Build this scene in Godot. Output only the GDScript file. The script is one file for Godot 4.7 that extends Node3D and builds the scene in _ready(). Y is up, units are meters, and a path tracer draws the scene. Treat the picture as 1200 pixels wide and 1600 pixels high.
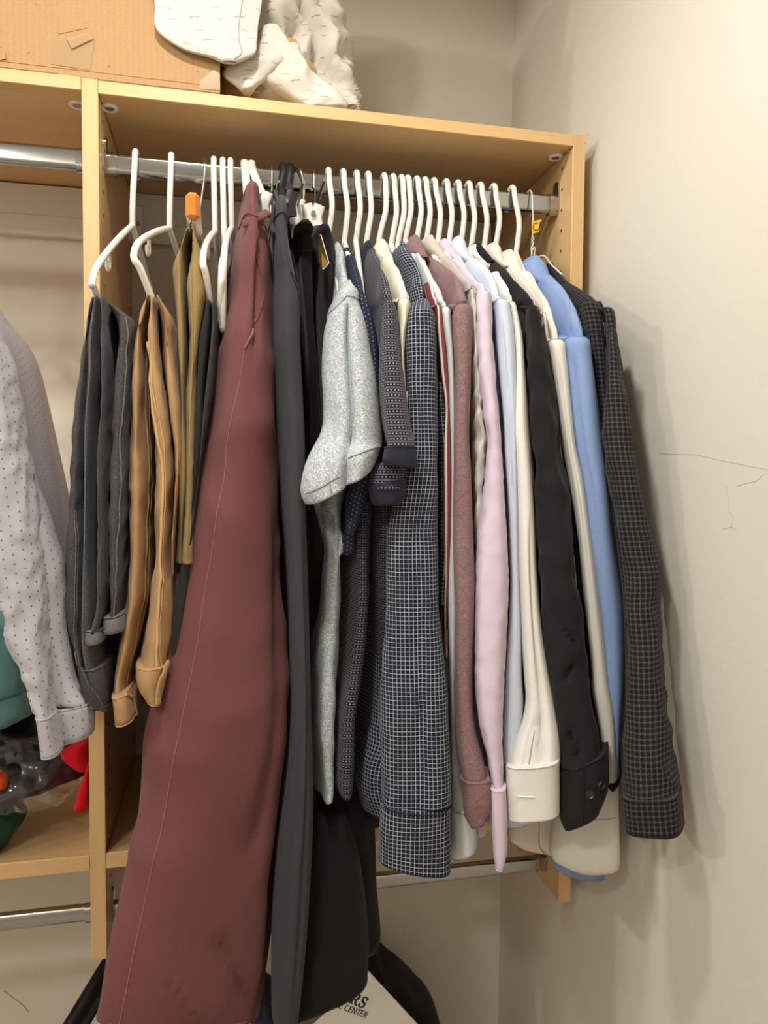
extends Node3D
# A walk-in closet corner: maple-look panels, chrome rods, hangers and a packed row of clothes.
# y is up, metres, the back wall lies along x.

const FLOOR_BACK := -1.433
const WALL_RIGHT := 0.567
const ROD_Z := -1.124
const EYE := 1.58
const EXPOSURE := 0.8
# where each ceiling lamp hangs, its energy at one metre and its size
const LAMPS := [[Vector3(-0.06, 2.57, -0.52), 1.15, 0.05, 85.0, 0.75], [Vector3(-3.0, 2.57, -0.42), 2.6, 0.07, 89.5, 0.05], [Vector3(-1.0, 2.57, -0.35), 0.7, 0.08, 89.5, 0.05], [Vector3(-0.9, 2.57, 0.6), 1.7, 0.1, 89.5, 0.05]]
var M := {}
var counts := {}

# ---------------------------------------------------------------- naming
func numbered(called: String) -> String:
	var n: int = counts.get(called, 0)
	counts[called] = n + 1
	return called if n == 0 else "%s_%03d" % [called, n]

func tag(o: Node, label: String, category: String, group := "", kind := "") -> void:
	if label: o.set_meta("label", label)
	if category: o.set_meta("category", category)
	if group: o.set_meta("group", group)
	if kind: o.set_meta("kind", kind)

func thing(called: String, label: String, category: String, at := Vector3.ZERO, group := "") -> Node3D:
	var o := Node3D.new()
	o.name = numbered(called)
	add_child(o)
	o.position = at
	tag(o, label, category, group)
	return o

# a mesh whose points are given in the room's coordinates, put under a thing, part or the root
func put(called: String, mesh: Mesh, mat: Material, parent: Node3D = null, label := "") -> MeshInstance3D:
	var o := MeshInstance3D.new()
	o.mesh = mesh
	o.material_override = mat
	if parent == null:
		o.name = numbered(called)
		add_child(o)
	else:
		o.name = called
		parent.add_child(o, true)
		var p: Node3D = parent
		var off := Vector3.ZERO
		while p != self:
			off += p.position
			p = p.get_parent()
		o.position = -off
	if label: o.set_meta("label", label)
	return o

func structure(called: String, mesh: Mesh, mat: Material, label: String, parent: Node3D = null) -> MeshInstance3D:
	var o := put(called, mesh, mat, parent)
	if parent == null:
		tag(o, label, "room", "", "structure")
	else:
		o.set_meta("kind", "structure")
	return o

# ---------------------------------------------------------------- plain shapes
# box from a to b with small chamfers
func box(a: Vector3, b: Vector3, e := 0.0012) -> ArrayMesh:
	var st := SurfaceTool.new()
	st.begin(Mesh.PRIMITIVE_TRIANGLES)
	var c := (a + b) / 2.0
	var h := (b - a).abs() / 2.0
	e = minf(e, minf(h.x, minf(h.y, h.z)) * 0.9)
	st.set_smooth_group(-1)
	var ax := [Vector3(1, 0, 0), Vector3(0, 1, 0), Vector3(0, 0, 1)]
	for i in 3:
		for s in [-1.0, 1.0]:
			var n: Vector3 = ax[i] * s
			var u: Vector3 = ax[(i + 1) % 3]
			var v: Vector3 = ax[(i + 2) % 3]
			var hu: float = h[(i + 1) % 3] - e
			var hv: float = h[(i + 2) % 3] - e
			var o: Vector3 = c + n * h[i]
			quad(st, o - u * hu - v * hv, o + u * hu - v * hv, o + u * hu + v * hv, o - u * hu + v * hv, n)
	for i in 3:
		for s in [-1.0, 1.0]:
			for t in [-1.0, 1.0]:
				var u: Vector3 = ax[i]
				var p: Vector3 = ax[(i + 1) % 3] * s
				var q: Vector3 = ax[(i + 2) % 3] * t
				var hp: float = h[(i + 1) % 3]
				var hq: float = h[(i + 2) % 3]
				var hu: float = h[i] - e
				var A: Vector3 = c + p * hp + q * (hq - e)
				var B: Vector3 = c + p * (hp - e) + q * hq
				quad(st, A - u * hu, A + u * hu, B + u * hu, B - u * hu, (p + q).normalized())
	for sx in [-1.0, 1.0]:
		for sy in [-1.0, 1.0]:
			for sz in [-1.0, 1.0]:
				var k := Vector3(sx, sy, sz)
				tri(st, c + k * (h - Vector3(0, e, e)), c + k * (h - Vector3(e, 0, e)), c + k * (h - Vector3(e, e, 0)), k.normalized())
	st.generate_normals()
	return st.commit()

func tri(st: SurfaceTool, a: Vector3, b: Vector3, c: Vector3, n: Vector3) -> void:
	if (b - a).cross(c - a).dot(n) > 0.0:
		var t := b
		b = c
		c = t
	for p in [a, b, c]:
		st.set_uv(Vector2(p.x + p.z, p.y))
		st.add_vertex(p)

func quad(st: SurfaceTool, a: Vector3, b: Vector3, c: Vector3, d: Vector3, n: Vector3) -> void:
	tri(st, a, b, c, n)
	tri(st, a, c, d, n)

# round or oval tube along points; rx is the half width across, ry the half width along `up`
func tube(pts: Array, rx: float, ry := 0.0, up := Vector3.UP, n := 10, caps := true, tap := 1.0) -> ArrayMesh:
	if ry == 0.0: ry = rx
	var st := SurfaceTool.new()
	st.begin(Mesh.PRIMITIVE_TRIANGLES)
	st.set_smooth_group(0)
	var k := pts.size()
	var rings := []
	var prev := Vector3.ZERO
	for i in k:
		var d: Vector3 = (pts[mini(i + 1, k - 1)] - pts[maxi(i - 1, 0)]).normalized()
		var s: Vector3
		if prev == Vector3.ZERO:
			s = up.cross(d)
			if s.length() < 0.05: s = Vector3(1, 0, 0).cross(d)
			if s.length() < 0.05: s = Vector3(0, 0, 1).cross(d)
		else:
			s = prev - d * prev.dot(d)
		s = s.normalized()
		prev = s
		var w := d.cross(s)
		var ring := []
		var g := lerpf(1.0, tap, float(i) / maxf(k - 1, 1))
		for j in n:
			var a := TAU * j / n
			ring.append(pts[i] + (s * cos(a) * rx + w * sin(a) * ry) * g)
		rings.append(ring)
	for i in k - 1:
		for j in n:
			var j2 := (j + 1) % n
			var A: Vector3 = rings[i][j]
			var out: Vector3 = A - pts[i]
			quad(st, A, rings[i][j2], rings[i + 1][j2], rings[i + 1][j], out)
	if caps:
		st.set_smooth_group(-1)
		for i in [0, k - 1]:
			var d: Vector3 = (pts[0] - pts[1]) if i == 0 else (pts[k - 1] - pts[k - 2])
			for j in n:
				tri(st, pts[i], rings[i][j], rings[i][(j + 1) % n], d)
	st.generate_normals()
	return st.commit()

# smooth path through control points
func path(ctrl: Array, per := 6) -> Array:
	var out := []
	var n := ctrl.size()
	for i in n - 1:
		for s in per:
			out.append(cat(ctrl[maxi(i - 1, 0)], ctrl[i], ctrl[i + 1], ctrl[mini(i + 2, n - 1)], float(s) / per))
	out.append(ctrl[n - 1])
	return out

func cat(a: Vector3, b: Vector3, c: Vector3, d: Vector3, t: float) -> Vector3:
	return 0.5 * ((2.0 * b) + (c - a) * t + (2.0 * a - 5.0 * b + 4.0 * c - d) * t * t + (3.0 * b - a - 3.0 * c + d) * t * t * t)

func joined(meshes: Array) -> ArrayMesh:
	var st := SurfaceTool.new()
	for m in meshes:
		st.append_from(m, 0, Transform3D.IDENTITY)
	return st.commit()

func disc(at: Vector3, n: Vector3, r: float, h: float, hole := 0.0, seg := 20) -> ArrayMesh:
	# a short lathed button or cap with a rounded rim
	var prof := [[hole, h * 0.55], [r * 0.55, h * 0.55], [r * 0.72, h], [r * 0.92, h], [r, h * 0.6], [r, 0.0], [hole, 0.0]]
	var st := SurfaceTool.new()
	st.begin(Mesh.PRIMITIVE_TRIANGLES)
	st.set_smooth_group(-1)
	n = n.normalized()
	var u := n.cross(Vector3(0.31, 0.9, 0.2)).normalized()
	var v := n.cross(u)
	for i in prof.size() - 1:
		for j in seg:
			var q := []
			for k in [[i, j], [i, j + 1], [i + 1, j + 1], [i + 1, j]]:
				var a: float = TAU * k[1] / seg
				q.append(at + (u * cos(a) + v * sin(a)) * prof[k[0]][0] + n * prof[k[0]][1])
			var mid: Vector3 = (q[0] + q[2]) / 2.0
			var d: Vector3 = mid - (at + n * h * 0.3)
			if i == 0: d = n
			if i == prof.size() - 2: d = -n
			quad(st, q[0], q[1], q[2], q[3], d)
	st.generate_normals()
	return st.commit()

# ---------------------------------------------------------------- cloth
# A piece of clothing is a closed tube: a row of stations, each an oval with a centre, a half axis (ax, az)
# from its left to its right edge, a half depth b and a slant. Folds are added along the normal.
class Cloth:
	var s: Array
	var n := 0
	var k := 2.6
	var fold := 0.003
	var fu := 16.0
	var fv := 3.0
	var crumple := 0.0
	var fc := 30.0
	var grooves := []
	var top_calm := true
	var grow := 0.0
	var noise := FastNoiseLite.new()
	func _init(data: Array, o: Dictionary) -> void:
		s = data
		n = data.size() / 7
		k = o.get("k", 2.6)
		fold = o.get("fold", 0.003)
		fu = o.get("fu", 16.0)
		fv = o.get("fv", 3.0)
		crumple = o.get("crumple", 0.0)
		fc = o.get("fc", 30.0)
		grooves = o.get("grooves", [])
		top_calm = o.get("calm", true)
		grow = o.get("grow", 0.0)
		noise.seed = o.get("seed", 1)
		noise.noise_type = FastNoiseLite.TYPE_SIMPLEX_SMOOTH
		noise.frequency = 1.0
		noise.fractal_type = FastNoiseLite.FRACTAL_NONE
	func val(c: int, t: float) -> float:
		var i := clampi(int(floor(t)), 0, n - 2)
		var f := t - i
		var b: float = s[i * 7 + c]
		var d: float = s[(i + 1) * 7 + c]
		var a: float = s[maxi(i - 1, 0) * 7 + c]
		var e: float = s[mini(i + 2, n - 1) * 7 + c]
		var m0 := (d - a) * 0.5
		var m1 := (e - b) * 0.5
		if (b - a) * (d - b) <= 0.0: m0 = 0.0
		if (d - b) * (e - d) <= 0.0: m1 = 0.0
		var f2 := f * f
		var f3 := f2 * f
		return (2 * f3 - 3 * f2 + 1) * b + (f3 - 2 * f2 + f) * m0 + (-2 * f3 + 3 * f2) * d + (f3 - f2) * m1
	func at(phi: float, t: float, out := 0.0) -> Vector3:
		var C := Vector3(val(0, t), val(1, t), val(2, t))
		var A := Vector3(val(3, t), 0, val(4, t))
		var b := val(5, t)
		var tilt := val(6, t)
		var al := maxf(A.length(), 0.0005)
		var D := A / al
		var N := Vector3(D.z, 0, -D.x)
		var c := cos(phi)
		var q := sin(phi)
		var e := 2.0 / k
		var x := signf(c) * pow(absf(c), e)
		var y := signf(q) * pow(absf(q), e)
		var p := C + A * x - N * b * y + Vector3(0, tilt * x, 0)
		var nn := (D * x / al - N * y / b)
		nn = nn.normalized()
		var amp := 1.0
		if top_calm: amp = clampf(t * 0.8 + 0.15, 0.0, 1.0)
		var lim := minf(b, al)
		var d := 0.0
		if fold > 0.0:
			d += minf(fold, lim * 0.5) * amp * noise.get_noise_3d(p.x * fu + p.z * 3.0, p.y * fv, p.z * fu)
		if crumple > 0.0:
			d += crumple * amp * (0.3 - absf(noise.get_noise_3d(p.x * fc + 40.0 + p.y * fc * 0.4, p.y * fc * 0.8, p.z * fc)))
		if y > 0.0:
			for g in grooves:
				# [c0, c1, t0, t1, width, depth]
				if t < g[2] or t > g[3]: continue
				var f: float = (t - g[2]) / (g[3] - g[2])
				var cc: float = lerpf(g[0], g[1], f)
				var win := minf(1.0, minf(f, 1.0 - f) * 6.0)
				if g.size() > 6: win = minf(1.0, f * 6.0)
				d -= g[5] * win * exp(-pow((x - cc) / g[4], 2.0)) * minf(1.0, y * 3.0)
		return p + nn * (d + out + grow)
	func phi_of(c: float) -> float:
		return acos(signf(c) * pow(absf(c), k / 2.0))

func cloth_mesh(L: Cloth, o: Dictionary) -> ArrayMesh:
	var ring: int = o.get("ring", 40)
	var step: float = o.get("step", 0.012)
	var ts := []
	for i in L.n - 1:
		var d: float = Vector3(L.s[i * 7] - L.s[(i + 1) * 7], L.s[i * 7 + 1] - L.s[(i + 1) * 7 + 1], (L.s[i * 7 + 2] - L.s[(i + 1) * 7 + 2]) * 0.4).length()
		var m := maxi(2, int(ceil(d / step)))
		for j in m: ts.append(i + float(j) / m)
	ts.append(float(L.n - 1))
	var rows := []
	var uvs := []
	var v := 0.0
	var ph := []
	for j in ring + 1: ph.append(PI / 2 + PI + TAU * j / ring)
	var half := ring / 2
	# a rounded top instead of a flat cut
	var dome: float = o.get("dome", 0.005)
	var capped := [0.25, 0.6, 1.0, 1.3] if dome > 0.0 else []
	for q in range(-capped.size(), ts.size()):
		var i: int = maxi(q, 0)
		var row := PackedVector3Array()
		var uv := PackedFloat32Array()
		for j in ring: row.append(L.at(ph[j], ts[i]))
		if q < 0:
			var a: float = capped[q + capped.size()]
			var mid := Vector3.ZERO
			for j in ring: mid += row[j]
			mid /= ring
			for j in ring: row[j] = mid + (row[j] - mid) * sin(a) + Vector3(0, dome * cos(a), 0)
		row.append(row[0])
		uv.resize(ring + 1)
		uv[half] = 0.0
		for j in range(half + 1, ring + 1): uv[j] = uv[j - 1] + row[j].distance_to(row[j - 1])
		for j in range(half - 1, -1, -1): uv[j] = uv[j + 1] - row[j].distance_to(row[j + 1])
		if rows.size() > 0: v += (row[half] - rows[-1][half]).length() * 0.5 + absf(row[half].y - rows[-1][half].y) * 0.5
		rows.append(row)
		uvs.append([uv, v])
	if o.get("open", false):
		# turn the hem inwards and follow the cloth back up on its inner side
		var lip: float = o.get("lip", 0.03)
		var y0: float = L.val(1, float(L.n - 1))
		var inner := [[float(L.n - 1), -0.0012], [float(L.n - 1), -0.0026]]
		for m in range(ts.size() - 2, 0, -1):
			inner.append([ts[m], -0.003])
			if L.val(1, ts[m]) - y0 > lip: break
		for q in inner:
			var row := PackedVector3Array()
			for j in ring: row.append(L.at(ph[j], q[0], q[1]))
			row.append(row[0])
			v += 0.004
			rows.append(row)
			uvs.append([uvs[-1][0], v])
	var st := SurfaceTool.new()
	st.begin(Mesh.PRIMITIVE_TRIANGLES)
	st.set_smooth_group(0)
	for i in rows.size() - 1:
		var a: PackedVector3Array = rows[i]
		var b: PackedVector3Array = rows[i + 1]
		for j in ring:
			var q := [[a, i, j], [a, i, j + 1], [b, i + 1, j + 1], [a, i, j], [b, i + 1, j + 1], [b, i + 1, j]]
			for w in q:
				st.set_uv(Vector2(uvs[w[1]][0][w[2]], uvs[w[1]][1]))
				st.add_vertex(w[0][w[2]])
	var ends := [0] if o.get("open", false) else [0, rows.size() - 1]
	for i in ends:
		var r: PackedVector3Array = rows[i]
		var c := Vector3.ZERO
		for j in ring: c += r[j]
		c /= ring
		for j in ring:
			var tr := [c, r[j + 1], r[j]] if i == 0 else [c, r[j], r[j + 1]]
			for p in tr:
				st.set_uv(Vector2(p.x + p.z, p.y))
				st.add_vertex(p)
	st.generate_normals()
	return st.commit()

func cloth(parent: Node3D, called: String, mat: Material, data: Array, o := {}) -> Array:
	var d := data.duplicate()
	for i in d.size() / 7: d[i * 7 + 1] += EYE
	var L := Cloth.new(d, o)
	var m := put(called, cloth_mesh(L, o), mat, parent, o.get("label", ""))
	return [L, m]

# a stitched seam running over the surface: points are [c, t], c from -1 (left edge) to 1 (right edge)
func seam(piece: Array, pts: Array, mat: Material, r := 0.0008, called := "seam") -> void:
	var L: Cloth = piece[0]
	var out := []
	for i in pts.size() - 1:
		var d := maxi(3, int(absf(pts[i][0] - pts[i + 1][0]) * 8 + absf(pts[i][1] - pts[i + 1][1]) * 7))
		for s in d:
			var f := float(s) / d
			out.append(L.at(L.phi_of(lerpf(pts[i][0], pts[i + 1][0], f)), lerpf(pts[i][1], pts[i + 1][1], f), r * 0.3))
	out.append(L.at(L.phi_of(pts[-1][0]), pts[-1][1], r * 0.3))
	put(called, tube(out, r, r, Vector3(0.3, 1, 0.2), 6), mat, piece[1])

func ring_seam(piece: Array, t: float, mat: Material, r := 0.0005) -> void:
	seam(piece, [[-0.995, t], [0.995, t]], mat, r)

func button(piece: Array, c: float, t: float, mat: Material, r := 0.0055) -> void:
	var L: Cloth = piece[0]
	var p := L.at(L.phi_of(c), t)
	var q := L.at(L.phi_of(c), t, 0.01)
	put("button", disc(p, q - p, r, r * 0.42), mat, piece[1])

# a raised strip of cloth (belt loop, tape, welt) that follows points on the surface
func strap(piece: Array, pts: Array, w: float, th: float, mat: Material, called: String, lift := 0.0) -> void:
	var L: Cloth = piece[0]
	var out := []
	for i in pts.size() - 1:
		for s in 6:
			var f := s / 6.0
			out.append(L.at(L.phi_of(lerpf(pts[i][0], pts[i + 1][0], f)), lerpf(pts[i][1], pts[i + 1][1], f), th * 0.6 + lift))
	out.append(L.at(L.phi_of(pts[-1][0]), pts[-1][1], th * 0.6 + lift))
	var mid: Vector3 = out[out.size() / 2]
	var nn: Vector3 = (L.at(L.phi_of(pts[0][0]), pts[0][1], 0.02) - L.at(L.phi_of(pts[0][0]), pts[0][1])).normalized()
	put(called, tube(out, w, th, nn, 8), mat, piece[1])

# ---------------------------------------------------------------- textures and materials
func tex(w: int, h: int, f: Callable) -> ImageTexture:
	var d := PackedByteArray()
	d.resize(w * h * 3)
	var i := 0
	for y in h:
		for x in w:
			var c: Color = f.call(x, y)
			d[i] = clampi(int(c.r * 255.0), 0, 255)
			d[i + 1] = clampi(int(c.g * 255.0), 0, 255)
			d[i + 2] = clampi(int(c.b * 255.0), 0, 255)
			i += 3
	var im := Image.create_from_data(w, h, false, Image.FORMAT_RGB8, d)
	return ImageTexture.create_from_image(im)

func rgb(r: float, g: float, b: float) -> Color:
	return Color(r / 255.0, g / 255.0, b / 255.0)

func mat(c: Color, rough := 0.6, t: Texture2D = null, tile := 1.0, o := {}) -> StandardMaterial3D:
	var m := StandardMaterial3D.new()
	m.albedo_color = c
	m.roughness = rough
	m.metallic = o.get("metal", 0.0)
	m.metallic_specular = o.get("spec", 0.5)
	if t:
		m.albedo_texture = t
		m.uv1_scale = Vector3.ONE / tile
	if o.get("tri", false): m.uv1_triplanar = true
	if o.has("world"):
		m.uv1_triplanar = true
		m.uv1_world_triplanar = true
	if o.has("normal"):
		m.normal_enabled = true
		m.normal_texture = o.normal
		m.normal_scale = o.get("bump", 0.5)
	if o.has("rim"):
		m.rim_enabled = true
		m.rim = o.rim
		m.rim_tint = 0.6
	m.cull_mode = BaseMaterial3D.CULL_DISABLED
	return m

# periodic noise grid so that tiles meet
func grid_noise(n: int, sd: int) -> PackedFloat32Array:
	var r := RandomNumberGenerator.new()
	r.seed = sd
	var a := PackedFloat32Array()
	a.resize(n * n)
	for i in n * n: a[i] = r.randf()
	return a

func fabric(c: Color, vary: float, sd: int, tile := 0.06, rough := 0.92, sx := 1, sy := 1, o := {}) -> StandardMaterial3D:
	var n := 128
	var g := grid_noise(n, sd)
	var t := tex(n, n, func(x, y):
		var v := 0.0
		for q in 3: v += g[((y * sy / 1 + q * 31) % n) * n + (x * sx + q * 57) % n]
		var f := 1.0 + (v / 3.0 - 0.5) * vary
		return Color(c.r * f, c.g * f, c.b * f))
	var d := {"rim": 0.15, "spec": 0.25}
	d.merge(o, true)
	return mat(Color.WHITE, rough, t, tile, d)

func wood(vertical: bool, sd: int) -> StandardMaterial3D:
	var n := 512
	var ns := FastNoiseLite.new()
	ns.seed = sd
	ns.frequency = 1.0
	ns.fractal_octaves = 3
	var fine := grid_noise(n, sd + 5)
	var t := tex(n, n, func(x, y):
		var a: int = y if vertical else x
		var b: int = x if vertical else y
		var u := float(a) / n * TAU
		# along the grain the pattern runs round a circle, so the tile repeats
		var w := ns.get_noise_3d(cos(u) * 0.22, sin(u) * 0.22, b * 0.035)
		var rings := sin((b / 512.0 * TAU * 7.0) + w * 5.0)
		var f := 0.5 + 0.5 * ns.get_noise_3d(cos(u) * 0.9 + 7.0, sin(u) * 0.9, b * 0.45)
		var p: float = fine[(b * n + (a / 24 * 24)) % (n * n)]
		var k := 0.52 + rings * 0.09 + (f - 0.5) * 0.28 - (0.10 if p > 0.93 else 0.0)
		return rgb(210, 166, 110).lerp(rgb(228, 193, 142), clampf(k, 0.0, 1.0)))
	return mat(Color.WHITE, 0.36, t, 0.42, {"tri": true, "spec": 0.45})

func materials() -> void:
	var wn := NoiseTexture2D.new()
	var fn := FastNoiseLite.new()
	fn.frequency = 0.05
	fn.fractal_octaves = 3
	fn.seed = 4
	wn.noise = fn
	wn.seamless = true
	wn.width = 256
	wn.height = 256
	wn.as_normal_map = true
	wn.bump_strength = 2.0
	M.wall = mat(rgb(222, 214, 201), 0.75, null, 1.0, {"normal": wn, "bump": 0.12, "tri": true, "spec": 0.3})
	M.wall.uv1_scale = Vector3.ONE * 9.0
	M.ceiling = mat(rgb(240, 238, 233), 0.9)
	M.floor = mat(rgb(190, 178, 162), 0.9)
	M.wood_h = wood(false, 11)
	M.wood_v = wood(true, 12)
	M.white_board = mat(rgb(226, 222, 214), 0.5)
	M.chrome = mat(rgb(172, 172, 171), 0.13, null, 1.0, {"metal": 1.0})
	M.steel = mat(rgb(170, 168, 165), 0.3, null, 1.0, {"metal": 1.0})
	M.dark_metal = mat(rgb(60, 58, 56), 0.35, null, 1.0, {"metal": 0.8})
	M.plastic = mat(rgb(238, 234, 224), 0.34, null, 1.0, {"spec": 0.5})
	M.clip_white = mat(rgb(222, 218, 208), 0.3)
	M.clip_white.clearcoat_enabled = true
	M.black_plastic = mat(rgb(26, 25, 25), 0.4)
	M.orange_wood = mat(rgb(205, 125, 52), 0.22)
	M.pale_wood = mat(rgb(226, 208, 180), 0.4)
	M.yellow = mat(rgb(240, 188, 40), 0.45)
	M.wire = mat(rgb(226, 222, 210), 0.4, null, 1.0, {"metal": 0.3})
	M.gold = mat(rgb(120, 92, 40), 0.35, null, 1.0, {"metal": 0.6})
	M.hole = mat(rgb(70, 50, 30), 0.8)
	# cloth
	M.black = fabric(rgb(36, 34, 34), 0.3, 21)
	M.black_trouser = fabric(rgb(29, 27, 26), 0.4, 22, 0.05)
	M.charcoal = fabric(rgb(63, 62, 65), 0.35, 23, 0.07, 0.9, 1, 3)
	M.dark_trouser = fabric(rgb(50, 47, 45), 0.5, 24, 0.06)
	M.burgundy = fabric(rgb(114, 71, 71), 0.25, 25, 0.05, 0.85)
	M.khaki_light = fabric(rgb(190, 158, 112), 0.2, 47, 0.05)
	M.burgundy_thread = mat(rgb(150, 95, 95), 0.9)
	M.denim = fabric(rgb(76, 73, 74), 1.5, 26, 0.05, 0.92, 1, 1)
	M.denim_light = fabric(rgb(112, 109, 110), 0.9, 27, 0.05)
	M.brown = fabric(rgb(176, 139, 99), 0.3, 28, 0.05)
	M.brown_thread = mat(rgb(200, 160, 108), 0.9)
	M.khaki = fabric(rgb(152, 128, 82), 0.25, 29, 0.05)
	M.cream = fabric(rgb(236, 228, 204), 0.12, 30)
	M.white = fabric(rgb(234, 230, 223), 0.1, 31)
	M.ivory = fabric(rgb(231, 226, 214), 0.1, 32)
	M.pinkish = fabric(rgb(233, 219, 208), 0.1, 33)
	M.blue = fabric(rgb(140, 163, 206), 0.22, 34, 0.05)
	M.pale_blue = fabric(rgb(206, 214, 228), 0.14, 35, 0.05, 0.9, 1, 0)
	M.lavender = fabric(rgb(220, 201, 217), 0.1, 36, 0.05, 0.7)
	M.satin = fabric(rgb(196, 190, 180), 0.06, 37, 0.05, 0.36, 1, 1, {"spec": 0.7})
	M.greige = fabric(rgb(206, 196, 182), 0.1, 38)
	M.pale_knit = fabric(rgb(214, 217, 218), 0.2, 39, 0.04)
	M.heather = fabric(rgb(182, 187, 190), 0.95, 40, 0.11, 0.95)
	M.heather_dark = mat(rgb(138, 142, 146), 0.95)
	M.mauve = fabric(rgb(142, 112, 113), 0.7, 41, 0.09, 0.95)
	M.teal = fabric(rgb(104, 148, 150), 0.15, 42)
	M.red = fabric(rgb(196, 24, 34), 0.15, 43)
	M.green = fabric(rgb(34, 72, 50), 0.2, 44)
	M.orange = fabric(rgb(214, 78, 34), 0.15, 45)
	M.navy = fabric(rgb(44, 45, 58), 0.4, 46, 0.04)
	M.gingham = mat(Color.WHITE, 0.9, tex(160, 160, func(x, y):
		var a: int = x % 40
		var b: int = y % 40
		var la := a < 5
		var lb := b < 5
		var thin := (a > 19 and a < 23) or (b > 19 and b < 23)
		var c := rgb(38, 42, 55) if ((x / 40) % 2 == 0) else rgb(33, 36, 46)
		if thin: c = rgb(27, 29, 38)
		if la != lb: c = rgb(170, 176, 186)
		if la and lb: c = rgb(206, 210, 214)
		return c), 0.0215, {"rim": 0.1, "spec": 0.25})
	M.texture_polo = mat(Color.WHITE, 0.95, tex(96, 128, func(x, y):
		var b: int = y % 64
		var a: int = x % 32
		var c := rgb(92, 89, 98)
		if b < 5 or (b > 25 and b < 30): c = rgb(60, 58, 67)
		if b >= 30:
			c = rgb(33, 31, 40)
			if b > 38 and b < 54 and a > 6 and a < 22: c = rgb(150, 146, 150)
		return c), 0.0135, {"rim": 0.2, "spec": 0.2})
	M.dotted_navy = mat(Color.WHITE, 0.9, tex(64, 64, func(x, y):
		var dx: float = float(x % 32) - 16.0
		var dy: float = float((y + (x / 32) * 16) % 32) - 16.0
		return rgb(166, 168, 186) if dx * dx + dy * dy < 16.0 else rgb(46, 49, 68)), 0.011, {"spec": 0.2})
	M.dotted_grey = mat(Color.WHITE, 0.85, tex(128, 128, func(x, y):
		var dx: float = float(x % 64) - 32.0
		var dy: float = float((y + (x / 64) * 32) % 64) - 32.0
		var g := 1.0 + 0.04 * sin(y * 1.2 + sin(x * 0.9)) 
		return rgb(98, 92, 102) if absf(dx) < 4.5 and absf(dy) < 7.0 else Color(0.70 * g, 0.685 * g, 0.70 * g)), 0.021, {"rim": 0.1, "spec": 0.25})
	M.lattice = mat(Color.WHITE, 0.85, tex(96, 96, func(x, y):
		var dx: float = float(x % 48) - 23.5
		var dy: float = float(y % 48) - 23.5
		var r := sqrt(dx * dx + dy * dy)
		var o := Vector2(absf(absf(dx) - 23.5), absf(absf(dy) - 23.5))
		var c := rgb(30, 28, 29)
		if absf(r - 22.6) < 1.5: c = rgb(80, 78, 78)
		if absf(o.length() - 6.0) < 2.0: c = rgb(104, 101, 100)
		return c), 0.0125, {"rim": 0.1, "spec": 0.25})
	M.red_stripe = mat(Color.WHITE, 0.85, tex(128, 8, func(x, _y):
		if x < 14: return rgb(224, 212, 200)
		if x > 70 and x < 76: return rgb(224, 212, 200)
		return rgb(136, 72, 72)), 0.032, {"spec": 0.3})
	M.print_cloth = mat(Color.WHITE, 0.9, tex(256, 256, func(x, y):
		var c := rgb(212, 205, 192)
		var row: int = y / 32
		var xx: int = (x + row * 71) % 128
		var yy: int = y % 32
		var wav := int(3.0 * sin(xx * 0.3))
		if xx > 20 and xx < 52 and row % 2 == 0 and absi(yy - 14 - wav / 2) < 2: c = rgb(150, 146, 142)
		if xx > 84 and xx < 106 and absi(yy - 22 + (xx - 84) / 4) < 2: c = rgb(166, 162, 158)
		return c), 0.12, {"spec": 0.25})
	var cg := grid_noise(256, 77)
	M.cardboard = mat(Color.WHITE, 0.85, tex(256, 256, func(x, y):
		var f: float = 1.0 + (cg[y * 256 + x] - 0.5) * 0.07 + 0.012 * sin(x * TAU / 256.0 * 32.0)
		if cg[(y / 2) * 256 + x / 2] > 0.9995: f *= 0.75
		return Color(0.71 * f, 0.565 * f, 0.40 * f)), 0.25, {"tri": true, "spec": 0.25})
	M.tape = mat(Color(0.80, 0.66, 0.48, 0.55), 0.2)
	M.tape.transparency = BaseMaterial3D.TRANSPARENCY_ALPHA
	M.film = mat(Color(0.9, 0.9, 0.9, 0.035), 0.06)
	M.film.transparency = BaseMaterial3D.TRANSPARENCY_ALPHA
	M.black_gloss = mat(rgb(18, 17, 17), 0.28)
	M.paper = mat(rgb(246, 244, 241), 0.5)
	M.ink = mat(rgb(30, 32, 44), 0.7)
	M.crack = mat(rgb(196, 187, 171), 0.9)
	M.thread = mat(rgb(170, 165, 158), 0.9)
	M.dark_thread = mat(rgb(18, 17, 17), 0.9)
	M.button_grey = mat(rgb(46, 45, 45), 0.3)
	M.button_pale = mat(rgb(214, 208, 198), 0.25)
	M.lamp = mat(Color(1, 0.96, 0.9), 0.5)
	M.lamp.emission_enabled = true
	M.lamp.emission = Color(1.0, 0.98, 0.95)
	M.lamp.emission_energy_multiplier = 2.0

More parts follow.
